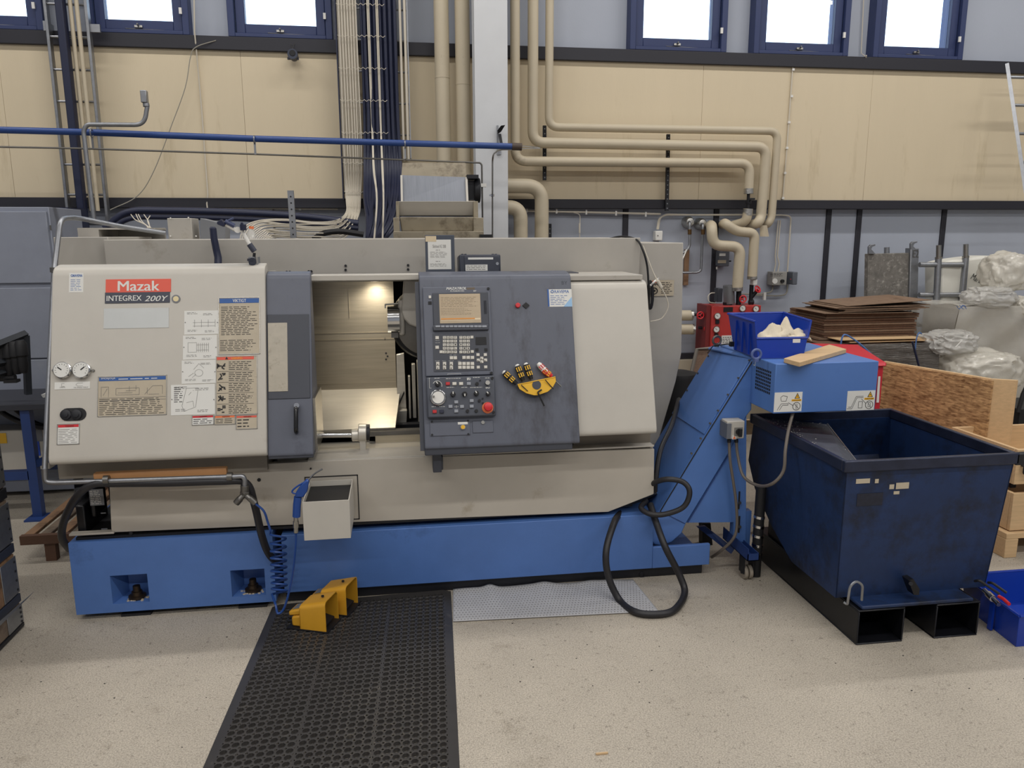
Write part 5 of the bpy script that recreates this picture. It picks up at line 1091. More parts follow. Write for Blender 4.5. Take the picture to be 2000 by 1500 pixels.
# black loop of cable on lathe right end
t = thing('looped_cable', 'dark cable arching over the right end of the lathe down behind the cover', 'cable', P(1270, 700, 3.6))
MB().tube(spline([P(1190, 466, 3.9), P(1215, 462, 3.8), P(1243, 468, 3.7), P(1256, 490, 3.66), P(1264, 520, 3.66), P(1267, 560, 3.66)], 8), .005, 8).build('wire', black, t)
m = MB()
for k in range(4): m.tube([P(1270+(3+k)*math.sin(i*PI/8), 576+(22+k*2)*math.cos(i*PI/8), 3.67+.01*k) for i in range(17)], .004, 6)
m.build('coil', black, t)
solo(MB().tube(spline([P(1341, 488, 5.6), P(1330, 510, 4.9), P(1305, 532, 4.2), P(1283, 546, 3.70), P(1270, 558, 3.66)], 8), .005, 8), 'mains_cord', white_p, 'white cord running from the wall pipe to the right end of the lathe', 'cord')
t = thing('plug_lead', 'thin white lead with inline connector looping on the right end of the lathe', 'cord', P(1290, 620, 3.66))
MB().tube(spline([P(1256, 480, 3.72), P(1275, 530, 3.68), P(1288, 555, 3.66), P(1303, 585, 3.66), P(1304, 603, 3.66), P(1292, 622, 3.66), P(1270, 628, 3.66)], 8), .003, 8).build('wire', white_c, t)
MB().cyl(P(1284, 548, 3.66), P(1292, 562, 3.66), .009, n=10).build('connector', white_c, t)
solo(MB().box(P(1263, 560, 3.68), P(1268, 605, 3.62)), 'cable_hook', black, 'black cable hook behind the right cover', 'hook')
# ------------------------------------------------------------------ chip conveyor
t = thing('chip_conveyor', 'tall blue slanted chip conveyor with square head box at the right end of the lathe', 'conveyor', (1.5, 3.3, 0)); CV = t
Y0, Y1 = 3.30, 3.74
duct = [(1470, 702), (1468, 800), (1458, 813), (1421, 889), (1340, 1022), (1331, 1042), (1312, 1059), (1292, 1066), (1278, 1064), (1266, 1045), (1268, 1022), (1289, 997), (1378, 850)]
MB().poly([P(x, y, Y0) for x, y in duct], (0, Y1-Y0, 0)).build('duct', blue_c, t, bevel=.004)
# cover sheet with seam along the upper left face
q = [P(1470, 702, Y0), P(1378, 850, Y0), P(1289, 997, Y0)]
nrm = (q[0]-q[1]).cross(V((0, 1, 0))).normalized(); nrm = nrm if nrm.z > 0 else -nrm
MB().hexa([q[1]+V((0, .012, 0))*1, q[0]+V((0, .012, 0)), q[0]+V((0, Y1-Y0, 0)), q[1]+V((0, Y1-Y0, 0))]+[p+nrm*.006 for p in (q[1]+V((0, .012, 0)), q[0]+V((0, .012, 0)), q[0]+V((0, Y1-Y0, 0)), q[1]+V((0, Y1-Y0, 0)))]).build('duct_cover', blue_c, t, bevel=.002)
MB().tube([q[0]+V((0, -.001, -.006)), q[1]+V((0, -.001, -.006)), q[2]+V((0, -.001, -.006))], .0028, 6).build('duct_seam', black, t)
m = MB()
for f in (.02, .25, .47, .68, .85, 1.05, 1.25): c_ = q[0].lerp(q[1], f); m.cyl(c_+V((-.012, -.003, .003)), c_+V((-.012, .004, .003)), .005, n=8)
for k in range(4): c_ = q[0].lerp(q[1], .15+.25*k)+V((0, Y1-Y0-.02, 0)); m.cyl(c_, c_+nrm*.012, .005, n=8)
tag(m.build('duct_screws', steel_d, t), kind='stuff')
web = [(1458, 813), (1457, 1058), (1432, 1059), (1433, 1020), (1341, 1021), (1421, 889)]
MB().poly([P(x, y, Y0+.004) for x, y in web], (0, .012, 0)).build('support_plate', blue_c, t, bevel=.001)
MB().box(P(1434, 1000, Y0+.01), P(1457, 1059, Y0+.05)).build('support_leg', blue_c, t)
m = MB()
for y0, y1 in ((960, 994), (1008, 1040)): a_, b_ = P(1444, y0, Y0+.002), P(1446, y1, Y0+.002); m.box((a_.x-.0025, Y0-.0, b_.z), (a_.x+.0045, Y0+.006, a_.z)); m.cyl(P(1445, (y0+y1)/2+5, Y0+.003), P(1445, (y0+y1)/2+5, Y0-.006), .008, n=6)
m.build('slot', black, t)
m = MB().poly([P(1342, 1020, Y0), P(1421, 889, Y0), P(1422, 891, Y0), P(1344, 1021, Y0)], (0, -.002, 0)); m.build('fold_line', rack_b, t)
MB().poly([P(1289, 999, Y0), P(1290, 998, Y0), P(1338, 1022, Y0), P(1337, 1023, Y0)], (0, -.002, 0)).build('boot_seam', rack_b, t)
# struts and caster
MB().poly([P(1362, 1030, 3.5), P(1378, 1028, 3.5), P(1435, 1072, 3.4), P(1428, 1082, 3.4)], (0, .02, 0)).build('brace', rack_b, t)
MB().poly([P(1372, 1022, 3.6), P(1388, 1022, 3.6), P(1392, 1066, 3.6), P(1372, 1066, 3.6)], (0, .05, 0)).build('brace', blackm, t)
c1, c2 = P(1430, 1075, 3.22), P(1470, 1097, 3.12)
fx0, fx1 = P(1432, 1060, 3.3).x, P(1471, 1090, 3.2).x; fz = P(1440, 1096, 3.15).z
ft = MB().box((fx0, 3.14, fz), (fx1, 3.42, fz+.004)).box((fx0, 3.14, fz), (fx1, 3.144, fz+.035)).box((fx0, 3.14, fz), (fx0+.004, 3.42, fz+.06)).box((fx1-.004, 3.14, fz), (fx1, 3.42, fz+.035)); ft.build('foot_tray', rack_b, t)
cc = V(((fx0+fx1)/2, 3.2, 0))
for s_ in (-1, 1): MB().cyl(cc+V((s_*.012-.008, 0, .033)), cc+V((s_*.012+.008, 0, .033)), .033, n=20).build('caster_wheel', M('wheel grey', (150, 140, 126), .6), t, bevel=.003)
MB().box(cc+V((-.026, -.02, .03)), cc+V((-.02, .03, fz))).box(cc+V((.02, -.02, .03)), cc+V((.026, .03, fz))).cyl(cc+V((-.028, 0, .033)), cc+V((.028, 0, .033)), .008, n=10).build('caster_fork', blackm, t)
# head box
BX0, BX1, BY0, BZ0, BZ1 = 1.60, 2.082, 3.07, .828, 1.049
MB().poly([V((BX0, BY0, BZ0)), V((BX1, BY0, BZ0)), V((BX1, Y1-.08, BZ0)), V((BX0, Y1-.08, BZ0))], (0, 0, BZ1-BZ0)).build('head_box', blue_c, t, bevel=.004)
MB().poly([P(1383, 680, Y1), V((BX0+.02, Y1, BZ1)), V((BX0+.02, BY0+.25, BZ1)), V((BX0-.004, Y0, BZ1-.008))], (0, 0, -.006)).build('top_flap', blue_c, t)
m = MB(); FX = Frame((BX0, 0, 0), (0, -1, 0), (0, 0, 1))
for r in range(7):
    for c in range(9):
        y = BY0+.045+c*.0165; z = BZ1-.045-r*.0155; m.hexa([(BX0-.001, y-.0055, z-.005), (BX0-.001, y+.0055, z-.005), (BX0+.003, y+.0055, z-.005), (BX0+.003, y-.0055, z-.005), (BX0-.001, y-.0055, z+.005), (BX0-.001, y+.0055, z+.005), (BX0+.003, y+.0055, z+.005), (BX0+.003, y-.0055, z+.005)])
tag(m.build('vent_grille', black, t), kind='stuff')
m = MB(); m.box((BX0-.001, BY0+.195, BZ1-.04), (BX0, BY0+.215, BZ1-.005)); m.build('sticker', white_s, t); m = MB(); m.box((BX0-.002, BY0+.198, BZ1-.037), (BX0-.001, BY0+.212, BZ1-.012)); m.build('sticker_print', blue_s, t)
fp = Frame((0, BY0, 0), (1, 0, 0), (0, 0, 1))
for r, fl_ in (((1512, 766, 1566, 804), 0), ((1654, 763, 1708, 801), 1)):
    m = MB(); R0 = fp.rect(*r); fp.box(m, R0, 0, .0012); s = m.build('danger_sign', white_s, t); w_, h_ = R0[2]-R0[0], R0[3]-R0[1]
    rr = lambda a_, b_, c_, d_: (R0[0]+w_*a_, R0[1]+h_*b_, R0[0]+w_*c_, R0[1]+h_*d_)
    m = MB(); q_ = rr(.72, .66, .92, .96); m.add([fp.pt(q_[0], q_[1], .0016), fp.pt(q_[2], q_[1], .0016), fp.pt((q_[0]+q_[2])/2, q_[3], .0016)], [(0, 1, 2)]); m.build('triangle', ink, s)
    m = MB(); g = .0035; m.add([fp.pt(q_[0]+g*1.3, q_[1]+g*.7, .002), fp.pt(q_[2]-g*1.3, q_[1]+g*.7, .002), fp.pt((q_[0]+q_[2])/2, q_[3]-g*1.5, .002)], [(0, 1, 2)]); m.build('triangle_fill', yellow_s, s)
    m = MB(); c_ = (q_[0]+q_[2])/2; fp.box(m, (c_-.0013, q_[1]+.008, c_+.0013, q_[3]-.012), .002, .0025); m.build('exclamation', ink, s)
    m = MB(); fp.box(m, rr(.62, .53, .97, .63), .0012, .0018); m.build('danger_bar', yellow_s, s); text_mb('DANGER', fp, rr(.65, .55, .95, .61), .0018, bold=.01).build('lettering', ink, s)
    m = MB(); cx_, cy_ = R0[0]+w_*.81, R0[1]+h_*.27; rad = h_*.2; m.tube([fp.pt(cx_+rad*math.cos(k*PI/10), cy_+rad*math.sin(k*PI/10), .0016) for k in range(21)], .0011, 5, cap=False)
    stroke_mb(fp, [(.72, .4, .9, .14), (.79, .12, .79, .4), (.83, .12, .83, .4)] if not fl_ else [(.74, .42, .88, .12), (.77, .17, .77, .38), (.85, .17, .85, .38), (.77, .38, .85, .38), (.77, .17, .85, .17)], R0, .0014, .002, m)
    stroke_mb(fp, [(.12, .1, .25, .42), (.25, .42, .5, .42), (.5, .42, .5, .34), (.5, .34, .3, .34), (.3, .34, .2, .1), (.25, .55, .42, .55), (.42, .55, .46, .78), (.46, .78, .3, .84), (.3, .84, .22, .75), (.22, .75, .25, .55), (.7, .3, .5, .47)] if not fl_ else [(.02, .1, .2, .1), (.2, .1, .35, .65), (.35, .65, .58, .65), (.06, .18, .17, .18), (.17, .18, .32, .72), (.32, .72, .58, .72), (.42, .12, .42, .45), (.42, .45, .56, .45), (.56, .45, .56, .12), (.42, .12, .56, .12), (.68, .35, .52, .58)], R0, .0016, .002, m)
    m.build('pictogram', ink, s)
# lifting eyes
for c_, lb in ((P(1478, 682, 3.16), 'blue'), (P(1400, 668, 3.62), 'steel')):
    m = MB(); c0 = V((c_.x, c_.y, BZ1+.03)); m.tube([c0+V((.021*math.cos(k*PI/10), 0, .021*math.sin(k*PI/10))) for k in range(21)], .006, 8, cap=False); m.cyl(c0+V((0, 0, -.032)), c0+V((0, 0, -.02)), .012, n=12)
    m.build('lifting_eye', M('eye blue', (84, 100, 150), .4) if lb == 'blue' else steel_d, t)
# isolator box
t = thing('isolator_switch', 'small cream isolator box with black rotary handle on the conveyor side', 'switch', P(1434, 860, 3.22))
MB().box(P(1415, 820, 3.299), P(1419, 857, 3.22)).build('back_plate', M('switch grey', (104, 108, 116), .5), t)
a_ = P(1419, 858, 3.23); b_ = P(1455, 822, 3.23); MB().box((a_.x, 3.23, a_.z), (b_.x, 3.299, b_.z)).build('housing', cream, t, bevel=.004)
fi = Frame((0, 3.23, 0), (1, 0, 0), (0, 0, 1)); m = MB(); fi.box(m, fi.rect(1434, 835, 1450, 851), 0, .003); m.build('face_plate', ink_g, t)
m = MB(); fi.cyl(m, 1442, 843, .014, .003, .012); fi.box(m, fi.rect(1440, 836, 1445, 851), .012, .026); m.build('rotary_handle', black, t)
m = MB(); fi.box(m, fi.rect(1430, 850, 1438, 858), 0, .001); m.build('warning_sticker', white_s, t); m = MB(); q_ = fi.rect(1431, 851, 1437, 857); m.add([fi.pt(q_[0], q_[1], .002), fi.pt(q_[2], q_[1], .002), fi.pt((q_[0]+q_[2])/2, q_[3], .002)], [(0, 1, 2)]); m.build('triangle', orange, t)
m = MB(); [m.cyl(P(x, 858, 3.26), P(x, 864, 3.26), .009, n=10) for x in (1424, 1438)]; m.build('cable_gland', black, t)
solo(MB().tube(spline([P(1424, 862, 3.26), P(1426, 900, 3.25), P(1432, 940, 3.25), P(1438, 985, 3.25), P(1439, 1030, 3.25), P(1430, 1055, 3.25), P(1405, 1078, 3.3), P(1390, 1088, 3.4)], 8), .0072, 8), 'grey_cable', M('cable taupe', (104, 96, 88), .5), 'grey cable dropping straight from the isolator box along the conveyor leg', 'cable')
solo(MB().tube(spline([P(1438, 862, 3.26), P(1441, 890, 3.25), P(1452, 930, 3.2), P(1480, 948, 3.12), P(1508, 945, 3.0), P(1530, 920, 2.98), P(1534, 880, 3.0), P(1540, 840, 3.05), P(1549, 805, 3.1)], 8), .0072, 8), 'grey_cable', M('cable taupe', (104, 96, 88), .5), 'grey cable looping from the isolator box up under the head box', 'cable')
# thick black hoses
solo(MB().tube(spline([P(1214, 1000, 3.35), P(1200, 1020, 3.2), P(1184, 1075, 3.1), P(1188, 1125, 3.08), PZ(1210, 1172, .0158), PZ(1240, 1195, .0158), PZ(1280, 1200, .0158), PZ(1316, 1192, .0158), PZ(1337, 1160, .02), P(1328, 1125, 3.1), P(1300, 1070, 3.12), P(1283, 1025, 3.2), P(1270, 985, 3.3)], 8), .0155, 12), 'rubber_hose', hose_m, 'thick black hose in a big loop lying on the floor before the conveyor foot', 'hose')
solo(MB().tube(spline([P(1262, 978, 3.3), P(1252, 992, 3.25), P(1270, 1004, 3.2), P(1300, 1004, 3.18), P(1335, 990, 3.16), P(1347, 962, 3.16), P(1335, 942, 3.18), P(1305, 936, 3.2), P(1280, 942, 3.25), P(1262, 955, 3.34)], 8), .0125, 12), 'rubber_hose', hose_m, 'small black hose loop hanging above the blue lathe base by the conveyor', 'hose')
solo(MB().tube(spline([P(1326, 780, 3.78), P(1312, 830, 3.5), P(1290, 880, 3.35), P(1281, 935, 3.29), P(1279, 960, 3.3)], 8), .012, 10), 'rubber_hose', hose_m, 'black hose running down between lathe end and blue duct', 'hose')
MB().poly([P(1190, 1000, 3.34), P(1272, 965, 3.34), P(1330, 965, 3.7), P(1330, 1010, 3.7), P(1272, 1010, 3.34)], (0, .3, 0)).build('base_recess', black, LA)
# black bollard with rings
t = thing('ringed_black_pipe', 'upright black pipe with shiny spiral rings between conveyor and skip', 'pipe', PZ(1475, 1128, 0))
b0 = PZ(1475, 1124, 0); b1 = P(1487, 950, b0.y+.02)
MB().cyl(b0, b1, .024, n=20).build('pipe_body', black, t)
for y in (1009, 1027, 1046, 1064, 1079):
    f = (1124-y)/(1124-950); c_ = b0.lerp(b1, f); d_ = (b1-b0).normalized(); d_ = (d_+V((.12, 0, 0))).normalized(); MB().cyl(c_-d_*.006, c_+d_*.006, .0262, n=20).build('ring', chrome, t)
# ------------------------------------------------------------------ things on the head box
t = thing('storage_bin', 'open fronted royal blue plastic storage bin with rags on the conveyor head', 'bin', (1.72, 3.35, BZ1))
def binshape(t, FLb, FRb, BRb, BLb, FLt, FRt, BRt, BLt, lowf, mat, th=.004):
    b = [V(p) for p in (FLb, FRb, BRb, BLb)]; tt = [V(p) for p in (FLt, FRt, BRt, BLt)]; m = MB()
    def wall(i, j, ta, tb_, n):
        m.hexa([b[i], b[j], b[j]+n*th, b[i]+n*th, ta, tb_, tb_+n*th, ta+n*th])
    c = sum(b, V())/4
    lf0, lf1 = b[0].lerp(tt[0], lowf), b[1].lerp(tt[1], lowf)
    for i, j, ta, tb_ in ((0, 1, lf0, lf1), (1, 2, tt[1], tt[2]), (2, 3, tt[2], tt[3]), (3, 0, tt[3], tt[0])):
        e_ = (b[j]-b[i]).normalized(); n = V((-e_.y, e_.x, 0)); n = n if n.dot(c-b[i]) > 0 else -n; wall(i, j, ta, tb_, n)
    m.poly(b, (0, 0, th)); return m.build('shell', mat, t, bevel=.002), lf0, lf1, tt
zb = BZ1
sh, lf0, lf1, tt = binshape(t, (1.585, 3.215, zb), (1.80, 3.205, zb), (1.83, 3.50, zb), (1.60, 3.50, zb), (1.575, 3.235, zb+.165), (1.835, 3.225, zb+.165), (1.86, 3.53, zb+.172), (1.575, 3.53, zb+.172), .55, bin_m)
m = MB()
for a_, b_ in ((tt[1], tt[2]), (tt[2], tt[3]), (tt[3], tt[0])): m.tube([a_, b_], .006, 6)
m.tube([lf0, lf1], .006, 6); m.tube([lf0, tt[0]], .005, 6); m.tube([lf1, tt[1]], .005, 6); m.build('rim', bin_m, t)
for y in (3.29, 3.36, 3.43): MB().box((1.572, y, zb+.01), (1.582, y+.006, zb+.15)).build('rib', bin_m, t)
fb3 = Frame(lf0+V((0, -.001, 0)), (lf1-lf0), (0, 0, 1)); m = MB(); fb3.box(m, (.17, -.022, .205, -.004), .0, .002); m.build('label', white_s, t)
def rag_mesh(c, pts, lb):
    c = V(c); m = MB(); n = 9
    def fn(u, v):
        a = u*2-1; b_ = v*2-1; z = 0
        for (px_, py_, h_, s_) in pts: z += h_*math.exp(-((a-px_)**2+(b_-py_)**2)/s_)
        return c+V((a*.062, b_*.05, z+.006*math.sin(7*a+3*b_)+.005*math.cos(9*b_)))
    m.grid(fn, 14, 10); o = m.build('rag', rag, None); md = o.modifiers.new('t', 'SOLIDIFY'); md.thickness = .003; tag(o, lb, 'rag', 'rags in the blue bin'); return o
rag_mesh((1.665, 3.29, zb+.075), [(.6, .2, .065, .5), (-.2, 0, .03, .5), (.9, -.2, .02, .05)], 'left white rag with dark specks sticking out of the blue bin')
rag_mesh((1.735, 3.30, zb+.075), [(.3, -.1, .08, .55), (.4, .1, .02, .1), (-.7, 0, .012, .3)], 'tall pointed white rag in the middle of the blue bin')
rag_mesh((1.785, 3.275, zb+.08), [(.2, .2, .035, .9), (.8, 0, .012, .3)], 'low rounded white rag at the right of the blue bin')
MB_ = MB().grid(lambda u, v: V((1.60+.19*u, 3.24+.2*v, zb+.07+.008*math.sin(9*u+5*v))), 10, 10)
o = MB_.build('rag', rag, None); o.modifiers.new('t', 'SOLIDIFY').thickness = .003; tag(o, 'flat white rag lying under the other rags in the blue bin', 'rag', 'rags in the blue bin')
pl = [PZ(1531, 700, BZ1+.02), PZ(1562, 708, BZ1+.02), PZ(1653, 682, BZ1+.02), PZ(1620, 673, BZ1+.02)]
for p in pl: p.z = BZ1+.001
solo(MB().poly(pl, (0, 0, .02)), 'wooden_plank', wood, 'short pine plank lying across the blue conveyor head', 'plank', bevel=.002)
solo(MB().tube([P(1382, 690, 3.6), P(1392, 676, 3.6), P(1420, 672, 3.5), P(1428, 672, 3.5)], .003, 6).box(P(1424, 667, 3.5), P(1434, 677, 3.48)), 'sensor_lead', black, 'black plug with short lead left of the blue bin', 'cable')
# ------------------------------------------------------------------ skip
t = thing('tipping_skip', 'large dark blue steel skip with open top right of the conveyor', 'skip', (2.05, 3.0, 0))
SX0, SX1, SY0, RZ = 1.685, 2.41, 2.63, .742
prof = [(SY0+.015, .165), (SY0, RZ-.04), (3.42, RZ-.04), (3.46, .5), (3.38, .38), (3.2, .26), (3.0, .165)]
bot = .03
def side(x, xb): return [V((x+(xb-x)*(1-(z-.165)/(RZ-.2)), y, z)) for y, z in prof]
Lp, Rp = side(SX0, SX0+.01), side(SX1, SX1-.05)
MB().poly(Lp, (.006, 0, 0)).build('side_plate', skip_m, t); MB().poly(Rp, (-.006, 0, 0)).build('side_plate', skip_m, t)
for k, nm in ((0, 'front_plate'), (2, 'back_plate'), (3, 'back_plate'), (4, 'bottom_plate'), (5, 'bottom_plate'), (6, 'bottom_plate')):
    a_, b_, c_, d_ = Lp[k], Lp[(k+1) % 7], Rp[(k+1) % 7], Rp[k]; cen = V((2.05, 3.0, .45)); n_ = (b_-a_).cross(c_-b_).normalized(); n_ = n_ if n_.dot(cen-a_) > 0 else -n_
    MB().poly([a_, b_, c_, d_], n_*.006).build(nm, skip_m, t)
# rim of square bar
rm = MB(); g = .022; x0, x1, y0, y1 = SX0-.012, SX1+.012, SY0-.012, 3.44
rm.box((x0, y0, RZ-.045), (x1, y0+g, RZ)).box((x0, y1-g, RZ-.045), (x1, y1, RZ)).box((x0, y0+g, RZ-.045), (x0+g, y1-g, RZ)).box((x1-g, y0+g, RZ-.045), (x1, y1-g, RZ)); rm.build('rim', M('worn rim blue', (40, 46, 66), .35, .3, var=.3, vs=12), t, bevel=.004)
MB().box((SX1+.0, SY0-.012, RZ-.05), (SX1+.12, SY0+.02, RZ-.003)).build('rim_lug', blackm, t, bevel=.003)
# inside chute plate with swarf
A_, B_, C_, D_ = V((SX0+.012, SY0+.03, RZ-.012)), V((SX0+.10, SY0+.03, RZ-.06)), V((2.06, 3.40, RZ-.06)), V((SX0+.012, 3.40, RZ-.012))
MB().poly([A_, B_, C_, D_], (0, 0, -.005)).build('chute_plate', M('oily plate', (66, 70, 80), .6, 0, var=.3, vs=14), t)
MB().tube([B_, C_], .005, 6).build('weld_bead', galv, t)
MB().hexa([B_, C_, C_+V((.004, 0, 0)), B_+V((.004, 0, 0)), B_+V((.0, 0, -.45)), C_+V((.0, -.2, -.4)), C_+V((.004, -.2, -.4)), B_+V((.004, 0, -.45))]).build('inner_partition', skip_d, t)
MB().grid(lambda u, v: V((SX0+.1+(SX1-SX0-.2)*u, 2.72+.6*v, .30+.03*math.sin(u*9+v*4)+.02*math.sin(v*13))), 12, 12).build('swarf_fill', black, t)
m = MB()
for k in range(900):
    u, v = random.random(), random.random()**.8; p = A_.lerp(D_, v).lerp(B_.lerp(C_, v), u*.95); s_ = random.uniform(.0035, .0085)
    if random.random() > .35+.65*abs(math.sin(3*u+4*v)): continue
    n0 = p+V((0, 0, .002)); r1 = V((random.uniform(-1, 1), random.uniform(-1, 1), random.uniform(-.2, .6)))*s_; r2 = V((random.uniform(-1, 1), random.uniform(-1, 1), 0))*s_*.6
    m.add([n0, n0+r1, n0+r1+r2, n0+r2], [(0, 1, 2, 3)])
tag(solo(m, 'metal_chips', M('chip glint colour', (206, 202, 190), .35), 'scattered shiny metal chips on the chute plate of the skip', 'swarf', smooth=0), kind='stuff')  # pale non-metal colour stands in for the glint of the chips
# stickers remains
fs = Frame((0, SY0+.005, 0), (1, 0, 0), (0, 0, 1)); ff = Frame(Lp[0], (1, 0, 0), Lp[1]-Lp[0])
for r, mt in (((1676, 934, 1703, 943), tan_s), ((1713, 934, 1720, 942), tan_s), ((1741, 944, 1750, 953), tan_s), ((1754, 940, 1779, 952), tan_s), ((1749, 957, 1760, 963), tan_s), ((1677, 962, 1727, 986), M('ghost sticker', (24, 28, 44), .5, var=.4, vs=60))):
    m = MB(); ff.box(m, ff.rect(*r), .0005, .0015); m.build('sticker_remnant', mt, t)
# base: beam, fork pockets, loops
a_, b_ = P(1684, 1192, 2.56), P(1903, 1163, 2.56); MB().box((a_.x, 2.56, a_.z), (b_.x, 2.70, .165)).build('cross_beam', skip_m, t, bevel=.005)
for (u0, u1) in ((1676, 1767), (1827, 1912)):
    xa_, xb_ = P(u0, 1215, 2.56).x, P(u1, 1210, 2.56).x; z0, z1 = .0, a_.z-.002; m = MB(); th = .007
    m.box((xa_, 2.56, z0), (xb_, 3.45, z0+th)).box((xa_, 2.56, z1-th), (xb_, 3.45, z1)).box((xa_, 2.56, z0+th), (xa_+th, 3.45, z1-th)).box((xb_-th, 2.56, z0+th), (xb_, 3.45, z1-th)); m.build('fork_pocket', skip_d, t, bevel=.006)
MB().box((a_.x, 3.2, a_.z), (b_.x, 3.35, .3)).box((a_.x+.02, 2.7, a_.z), (b_.x-.02, 3.3, .165)).build('under_frame', skip_d, t)
MB().tube(arc_path([P(1648, 1176, 2.56), P(1655, 1181, 2.55), P(1660, 1145, 2.54), P(1672, 1134, 2.54), P(1685, 1142, 2.54), P(1683, 1172, 2.56)], .02, 4), .005, 8).build('locking_loop', galv, t)
MB().poly([P(1774, 1133, 2.58), P(1784, 1131, 2.58), P(1796, 1150, 2.58), P(1795, 1162, 2.58), P(1785, 1162, 2.58)], (0, .04, 0)).cyl(P(1779, 1140, 2.57), P(1779, 1140, 2.60), .008, n=10).build('latch_lug', skip_d, t)
MB().tube(arc_path([P(1904, 1135, 2.60), P(1912, 1133, 2.58), P(1952, 1160, 2.54)], .02, 4), .0055, 8).build('release_lever', blackm, t)
MB().tube(arc_path([P(1930, 1138, 2.60), P(1938, 1138, 2.58), P(1966, 1158, 2.54)], .02, 4), .0055, 8).build('release_lever', blackm, t)
# blue tray on the floor
t = thing('floor_bin', 'royal blue plastic bin on the floor at the right front corner of the skip', 'bin', (2.5, 2.6, 0))
sh, lf0, lf1, tt = binshape(t, (2.36, 2.455, 0), (2.72, 2.455, 0), (2.72, 2.78, 0), (2.40, 2.78, 0), (2.345, 2.44, .14), (2.76, 2.44, .14), (2.76, 2.81, .14), (2.385, 2.81, .14), 1.0, bin_m)
m = MB(); [m.tube([tt[i], tt[(i+1) % 4]], .006, 6) for i in range(4)]; m.build('rim', bin_m, t); MB().box((2.352, 2.58, .004), (2.362, 2.60, .13)).build('rib', bin_m, t)
t = thing('hose_coupling', 'chrome hose coupling lying in the blue floor bin', 'coupling', P(1940, 1170, 2.6)); MB().cyl(P(1922, 1152, 2.62), P(1951, 1181, 2.52), .009, n=12).cyl(P(1930, 1160, 2.6), P(1940, 1170, 2.56), .014, n=12).build('body', chrome, t)
t = thing('red_pliers', 'red handled tool lying in the blue floor bin', 'tool', P(1960, 1170, 2.55)); MB().tube([P(1950, 1164, 2.56), P(1960, 1170, 2.54), P(1971, 1180, 2.5)], .007, 8).build('handle', red_k, t)
# ------------------------------------------------------------------ mat, pad, pedals
def mat_pt(u, v, z): # u across 0..W, v away from lathe
    o_ = V((-.592, 3.235, 0)); ex = V((1, .045, 0)).normalized(); ey = V((-.045, -1, 0)).normalized(); return o_+ex*u+ey*v+V((0, 0, z))
MW, ML, TH, bd = .785, 1.42, .012, .034
t = thing('rubber_mat', 'long black perforated rubber mat on the floor before the open lathe door', 'mat', (-.2, 2.6, 0))
nx, ny = 24, 43; ax = (MW-2*bd-.012)/nx; ay = (ML-2*bd)/ny
m = MB()
cut = .0046; R1, R2 = .0108, .0126
for j in range(ny):
    for i in range(nx):
        u = bd+(i+.5)*ax+(.006 if i > 7 else 0)+(.006 if i > 15 else 0); v = bd+(j+.5)*ay; hx, hy = ax/2, ay/2
        outer = [(hx, -hy+cut), (hx, hy-cut), (hx-cut, hy), (-hx+cut, hy), (-hx, hy-cut), (-hx, -hy+cut), (-hx+cut, -hy), (hx-cut, -hy)]
        ang = [-PI/8+k*PI/4 for k in range(8)]
        vs = [mat_pt(u+x, v+y, TH) for x, y in outer]
        vs += [mat_pt(u+R2*math.cos(a), v+R2*math.sin(a), TH+.0003) for a in ang]
        vs += [mat_pt(u+(R1+.0006)*math.cos(a), v+(R1+.0006)*math.sin(a), TH+.0024) for a in ang]
        vs += [mat_pt(u+R1*math.cos(a)*.96, v+R1*math.sin(a)*.96, .001) for a in ang]
        fs = []
        for l in range(3):
            for k in range(8): fs.append((l*8+k, l*8+(k+1) % 8, (l+1)*8+(k+1) % 8, (l+1)*8+k))
        m.add(vs, fs)
tag(m.build('perforated_sheet', M('mat rubber', (58, 56, 55), .38, var=.12, vs=8, dirt=((104, 98, 90), .6, .82, 14)), t, smooth=0), kind='stuff')
m = MB()
def slabm(u0, v0, u1, v1, z=TH): m.hexa([mat_pt(u0, v1, 0), mat_pt(u1, v1, 0), mat_pt(u1, v0, 0), mat_pt(u0, v0, 0), mat_pt(u0, v1, z), mat_pt(u1, v1, z), mat_pt(u1, v0, z), mat_pt(u0, v0, z)])
def edge(u0, u1, v0, v1, zo): m.hexa([mat_pt(u0, v1, 0), mat_pt(u1, v1, 0), mat_pt(u1, v0, 0), mat_pt(u0, v0, 0), mat_pt(u0, v1, zo[0]), mat_pt(u1, v1, zo[1]), mat_pt(u1, v0, zo[1]), mat_pt(u0, v0, zo[0])])
edge(0, bd, 0, ML, (.002, TH)); edge(MW-bd, MW, 0, ML, (TH, .002)); slabm(bd, 0, MW-bd, bd); slabm(bd, ML-bd, MW-bd, ML)
for i in (8, 16): u = bd+i*ax+(.0 if i == 8 else .006); slabm(u, bd, u+.006, ML-bd)
m.build('border', M('mat rubber', (52, 50, 50), .5), t)
m = MB()
for k in range(70):
    u, v = random.uniform(.05, MW-.05), random.uniform(.03, ML-.1)**1.0; p = mat_pt(u, v, TH+.003); s_ = random.uniform(.0015, .004); a = random.random()*PI
    m.add([p, p+V((math.cos(a), math.sin(a), .3))*s_, p+V((math.cos(a+.7), math.sin(a+.7), .5))*s_], [(0, 1, 2)])
tag(solo(m, 'mat_chips', chrome, 'tiny shiny metal chips scattered over the black mat', 'swarf', smooth=0), kind='stuff')
pts4 = [PZ(885, 1216, 0), PZ(1286, 1196, 0), PZ(1236, 1133, 0), PZ(885, 1152, 0)]
